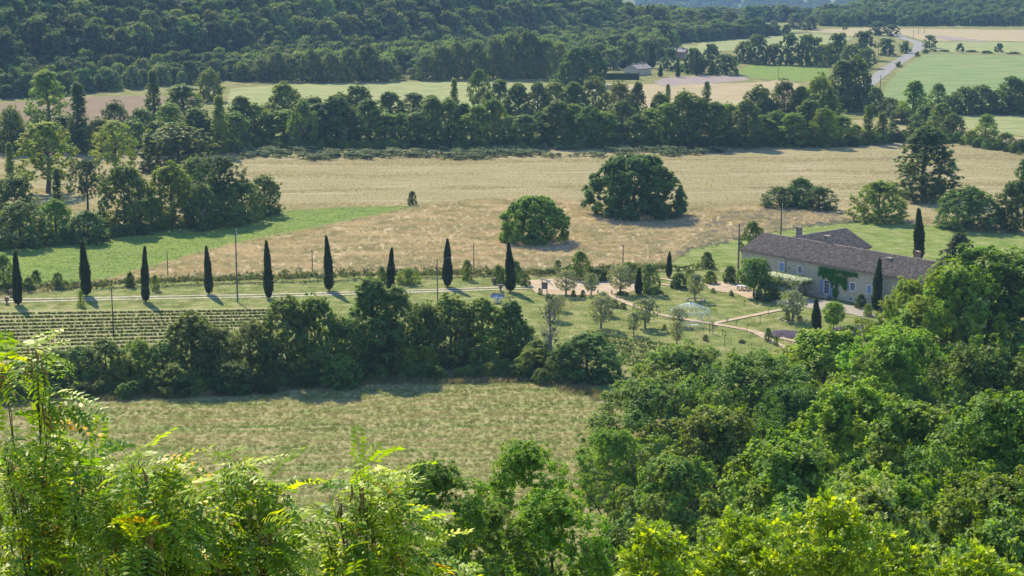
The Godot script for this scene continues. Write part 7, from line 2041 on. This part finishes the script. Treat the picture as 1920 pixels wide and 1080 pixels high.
# ---------------------------------------------------------------- grass
func tuft_mesh(blades: int, spread: float, lean: float, wide: float) -> ArrayMesh:   # 1 m high
	var m := Mb.new()
	for k in blades:
		var p := Vector3(rng.randf_range(-1, 1), 0, rng.randf_range(-1, 1)) * spread
		var h := rng.randf_range(0.6, 1.0)
		var d := (UP + Vector3(rng.randf_range(-0.25, 0.25) + lean, 0, rng.randf_range(-0.3, 0.3))).normalized()
		var side := Vector3(rng.randf_range(-1, 1), 0, rng.randf_range(-1, 1)).normalized() * wide
		var midp := p + d * h * 0.6
		var tip := p + d * h + Vector3(lean * 0.35 * h, -0.06 * h, rng.randf_range(-0.12, 0.12))
		var f := rng.randf_range(0.75, 1.2)
		var col := Color(f, f, f)
		m.quad(p - side, midp - side * 0.8, midp + side * 0.8, p + side, col)
		m.tri(midp - side * 0.8, tip, midp + side * 0.8, col)
	return m.done()

func scatter(called: String, mesh: Mesh, polys: Array, per_m2: float, low: float, high: float, cols: Array, label: String, freq := 0.03, girth := 1.0, gap := -1.0, band := 0.0, hole := []) -> void:
	var noise := FastNoiseLite.new()
	noise.seed = hash(called) & 0xffff
	noise.frequency = freq
	noise.fractal_octaves = 3
	var xf := []
	var cc := []
	for pts in polys:
		var poly := PackedVector2Array(pts)
		var lo := poly[0]
		var hi := poly[0]
		for p in poly:
			lo = lo.min(p)
			hi = hi.max(p)
		for k in int((hi.x - lo.x) * (hi.y - lo.y) * per_m2):
			var p := Vector2(rng.randf_range(lo.x, hi.x), rng.randf_range(lo.y, hi.y))
			if not Geometry2D.is_point_in_polygon(p, poly) or hole and Geometry2D.is_point_in_polygon(p, PackedVector2Array(hole)):
				continue
			var v := noise.get_noise_2d(p.x, p.y * 2.5) * 1.5 + rng.randf_range(-0.15, 0.15)
			if band > 0.0:
				v = v * 0.6 + 0.55 * sin(TAU * (p.y + 0.06 * p.x + 1.2 * sin(p.x * 0.05)) / band)
			if v < gap:
				continue
			v = clampf(v * 0.5 + 0.5, 0.0, 0.999) * (cols.size() - 1)
			var col: Color = (cols[int(v)] as Color).lerp(cols[int(v) + 1], v - int(v))
			var f := rng.randf_range(0.88, 1.12)
			var h := rng.randf_range(low, high)
			var g := girth * h * rng.randf_range(0.8, 1.3)
			xf.append(Transform3D(Basis(UP, rng.randf_range(-0.7, 0.7)).scaled(Vector3(g, h, g)), Vector3(p.x, ground(p.x, p.y), p.y)))
			cc.append(Color(col.r * f, col.g * f, col.b * f))
	many(called, mesh, M.grass, xf, cc, label)

func meadows() -> void:
	var tall := tuft_mesh(26, 0.55, 0.28, 0.022)
	var shortg := tuft_mesh(22, 0.9, 0.10, 0.035)
	var weed := tuft_mesh(30, 0.5, 0.0, 0.05)
	var scrub := Mb.new()
	for k in 4:
		clump(scrub, Vector3(rng.randf_range(-0.4, 0.4), 0.45, rng.randf_range(-0.4, 0.4)), Vector3(0.5, 0.5, 0.5), UP, 70, 0.2, Color(1, 1, 1), 0.2)
	var bushlet := scrub.done()
	scatter("golden_grass", tall, [v2([-96.97, -323.24, -75.57, -340.03, -48.97, -345.05, -21.53, -349.07, 4.31, -349.07, 20.58, -351.4, 31.83, -356.15, 38.35, -377.83, 51.75, -391.82, 67.66, -408.41, 79.45, -418.04, 79, -429.85, 69.83, -438.69, 45.3, -435.11, 25.82, -444.17, 5.55, -453.6, -8.29, -451.68, -21.66, -442.33, -28.42, -431.59, -40.55, -413.17, -51.28, -397.7, -63.18, -380.55, -70.53, -363.53, -75.12, -353.17, -80.27, -342.24])], 2.4, 0.5, 0.95, [Color(0.42, 0.36, 0.22), Color(0.6, 0.48, 0.33), Color(0.35, 0.34, 0.2), Color(0.68, 0.55, 0.4), Color(0.5, 0.41, 0.28)], "tall dry golden grass bent by the wind behind the drive", 0.03, 0.85)
	scatter("meadow_grass", tall, [v2([-77.28, -241.81, -74.15, -246.79, -38.22, -254.78, -21.1, -259.95, 3.25, -260.61, 13.22, -248.59, 16.21, -234.84, 14.61, -210.36, 15.72, -190.29, 14.8, -164.73, -53.91, -164.73])], 4.0, 0.25, 0.5, [Color(0.155, 0.225, 0.055), Color(0.25, 0.28, 0.1), Color(0.38, 0.335, 0.18), Color(0.205, 0.265, 0.075)], "mixed green and dry grass of the near meadow", 0.03, 0.9, -1.0, 9.0)
	scatter("dry_grass", tall, [v2([-150.35, -497.84, -166.93, -554.18, -88.12, -557.04, -44.29, -559.92, 6.87, -564.31, 58.65, -567.27, 111.84, -574.81, 144.05, -577.88, 166.12, -545.78, 121.66, -396.21, 100.23, -408.41, 82.02, -418.04, 69.83, -438.69, 45.21, -434.23, 25.72, -442.33, 5.53, -451.68, -8.26, -449.78, -21.57, -440.5, -42.72, -436, -57.93, -429.85, -77, -411.57, -94.17, -403.75, -129.84, -428.13])], 1.6, 0.12, 0.24, [Color(0.22, 0.215, 0.105), Color(0.32, 0.265, 0.15), Color(0.26, 0.24, 0.115), Color(0.38, 0.325, 0.205)], "short dry grass of the wide field before the tree belt", 0.012, 1.0, -1.0, 24.0)
	scatter("straw_streaks", tall, [v2([-150.35, -497.84, -166.93, -554.18, -88.12, -557.04, -44.29, -559.92, 6.87, -564.31, 58.65, -567.27, 111.84, -574.81, 144.05, -577.88, 166.12, -545.78, 121.66, -396.21, 100.23, -408.41, 82.02, -418.04, 69.83, -438.69, 45.21, -434.23, 25.72, -442.33, 5.53, -451.68, -8.26, -449.78, -21.57, -440.5, -42.72, -436, -57.93, -429.85, -77, -411.57, -94.17, -403.75, -129.84, -428.13])], 1.5, 0.35, 0.6, [Color(0.4, 0.35, 0.21), Color(0.5, 0.43, 0.28)], "paler taller straw in long streaks on the wide dry field", 0.012, 1.0, 0.32, 30.0)
	scatter("lush_grass", weed, [v2([-102, -333.54, -114.25, -375.15, -98.55, -396.21, -77, -411.57, -58.16, -431.59, -42.89, -437.79, -24.94, -440.5, -31.35, -426.41, -40.32, -410.78, -51.01, -395.47, -62.86, -378.51, -70.18, -361.66, -74.76, -351.4, -79.49, -341.13, -89.71, -337.84])], 3.0, 0.1, 0.24, [Color(0.11, 0.18, 0.03), Color(0.18, 0.25, 0.05), Color(0.14, 0.205, 0.055)], "lush green grass of the strip below the left grove", 0.03, 0.8)
	scatter("lawn_grass", shortg, [v2([-106.29, -344.49, -74.99, -337.29, -48.59, -342.24, -21.39, -346.76, 3.18, -343.36, 8.56, -346.76, 25.71, -347.34, 36.22, -356.15, 47.19, -356.15, 72.12, -333.54, 93.97, -323.24, 75.92, -258.64, 39.58, -258.64, 12.69, -253.84, 3.26, -261.28, -21.15, -260.61, -38.31, -255.42, -74.33, -247.39, -77.07, -246.19]), v2([31.39, -356.15, 38.21, -376.49, 51.48, -389.66, 67.28, -406.07, 81.71, -416.41, 100.23, -408.41, 120.36, -391.82, 99.97, -323.24, 72.12, -333.54, 58.32, -350.23, 47.19, -356.15])], 0.8, 0.08, 0.22, [Color(0.145, 0.19, 0.05), Color(0.2, 0.24, 0.07), Color(0.28, 0.265, 0.12)], "short lawn grass of the garden and verges", 0.04, 5.0, -1.0, 0.0, v2([-98.74, -312.59, -42.97, -315.43, -43.16, -302.6, -45.47, -299.12, -55.03, -285.53, -68.06, -276.73, -80.43, -268.79, -85.46, -268.79]))
	scatter("lavender_plants", weed, [v2([42.44, -290.74, 44.85, -294.87, 51.12, -294.03, 59.39, -299.12, 63.1, -299.12, 62.25, -294.87, 54.19, -290.74, 48.51, -289.11])], 3.0, 0.4, 0.7, [Color(0.2, 0.17, 0.27), Color(0.26, 0.22, 0.34), Color(0.22, 0.21, 0.24)], "mauve lavender in the garden bed", 0.1, 1.2)
	scatter("strip_scrub", bushlet, [v2([-83.08, -534.95, -85.37, -555.6, -68.65, -564.31, -27.18, -558.48, 6.85, -562.84, 58.06, -561.38, 78.95, -564.31, 61.77, -548.55, 47.82, -541.67, 6.58, -540.31, -17.79, -531, -42.46, -536.28, -64.54, -529.69])], 0.2, 0.5, 2.0, [Color(0.1, 0.15, 0.05), Color(0.16, 0.21, 0.08), Color(0.22, 0.26, 0.11), Color(0.13, 0.19, 0.06)], "low pale scrub along the foot of the tree belt", 0.02, 1.5, -0.15)
	scatter("field_edge_weeds", weed, [v2([-97.55, -325.25, -75.1, -337.84, -48.59, -342.24, -21.39, -346.76, 4.28, -346.76, 31.62, -353.76, 31.99, -357.97, 4.33, -351.4, -21.6, -350.23, -48.97, -345.05, -75.69, -340.58, -99.03, -330.38])], 1.3, 0.4, 1.1, [Color(0.12, 0.17, 0.05), Color(0.22, 0.24, 0.09), Color(0.3, 0.28, 0.13)], "rough weeds between the hedge and the golden field", 0.1, 1.3)
	scatter("hedgerow_grass", tall, [v2([-75.1, -244.72, -37.95, -252.9, -20.95, -257.99, 3.24, -259.3, 12.44, -248.59, 14.9, -250.73, 4.14, -265.33, -21.52, -265.33, -38.68, -257.99, -76.58, -249.81])], 2.0, 0.6, 1.2, [Color(0.16, 0.18, 0.06), Color(0.3, 0.26, 0.13), Color(0.38, 0.31, 0.18)], "tall rough grass at the foot of the hedgerow", 0.05, 1.0)
	scatter("lawn_flecks", weed, [v2([31.39, -356.15, 39.24, -375.15, 66.91, -403.75, 81.09, -413.17, 78.69, -428.13, 65.28, -435.11, 51.15, -428.13])], 0.5, 0.4, 0.9, [Color(0.36, 0.34, 0.24), Color(0.3, 0.3, 0.3), Color(0.46, 0.38, 0.24)], "greyish seed heads on the field beside the dark bush clump", 0.05, 1.2)
	brambles("belt_brambles", v2([-89.25, -564.31, -44.85, -567.27, 6.92, -568.76, 58.96, -570.26, 111.84, -574.81]), 420, 9, 1.2, 3.2, "brambles and saplings along the foot of the tree belt")
	brambles("hedgerow_brambles", v2([-76.58, -249.81, -56, -252.27, -38.26, -255.1, -21.23, -261.61, 0, -264.64, 10.44, -257.02]), 240, 5, 0.8, 2.4, "brambles and low shrubs along the foot of the hedgerow")
	brambles("grove_brambles", v2([-113.48, -376.49, -96.45, -387.52, -81.48, -402.22, -59.86, -424.71]), 110, 6, 1.0, 2.6, "brambles along the foot of the left grove")
	brambles("road_brambles", v2([111.84, -574.81, 132.77, -590.48, 149.12, -584.11, 163.61, -548.55]), 110, 10, 1.2, 3.5, "brambles between the road trees and the dry field")

func brambles(called: String, pts: Array, n: int, wide: float, low: float, high: float, label: String) -> void:
	var xf := []
	var cc := []
	for k in n:
		var q := rng.randi() % (pts.size() - 1)
		var p: Vector2 = pts[q].lerp(pts[q + 1], rng.randf()) + Vector2(rng.randf_range(-0.5, 0.5), rng.randf_range(-0.5, 0.5)) * wide
		var s := rng.randf_range(low, high) / 9.0
		xf.append(Transform3D(Basis(UP, rng.randf() * TAU).scaled(Vector3(s * 1.3, s, s * 1.3)), Vector3(p.x, ground(p.x, p.y) - 0.1, p.y)))
		cc.append(tone())
	many(called, CROWN["thicket"][1], M.foliage[0], xf, cc, label)
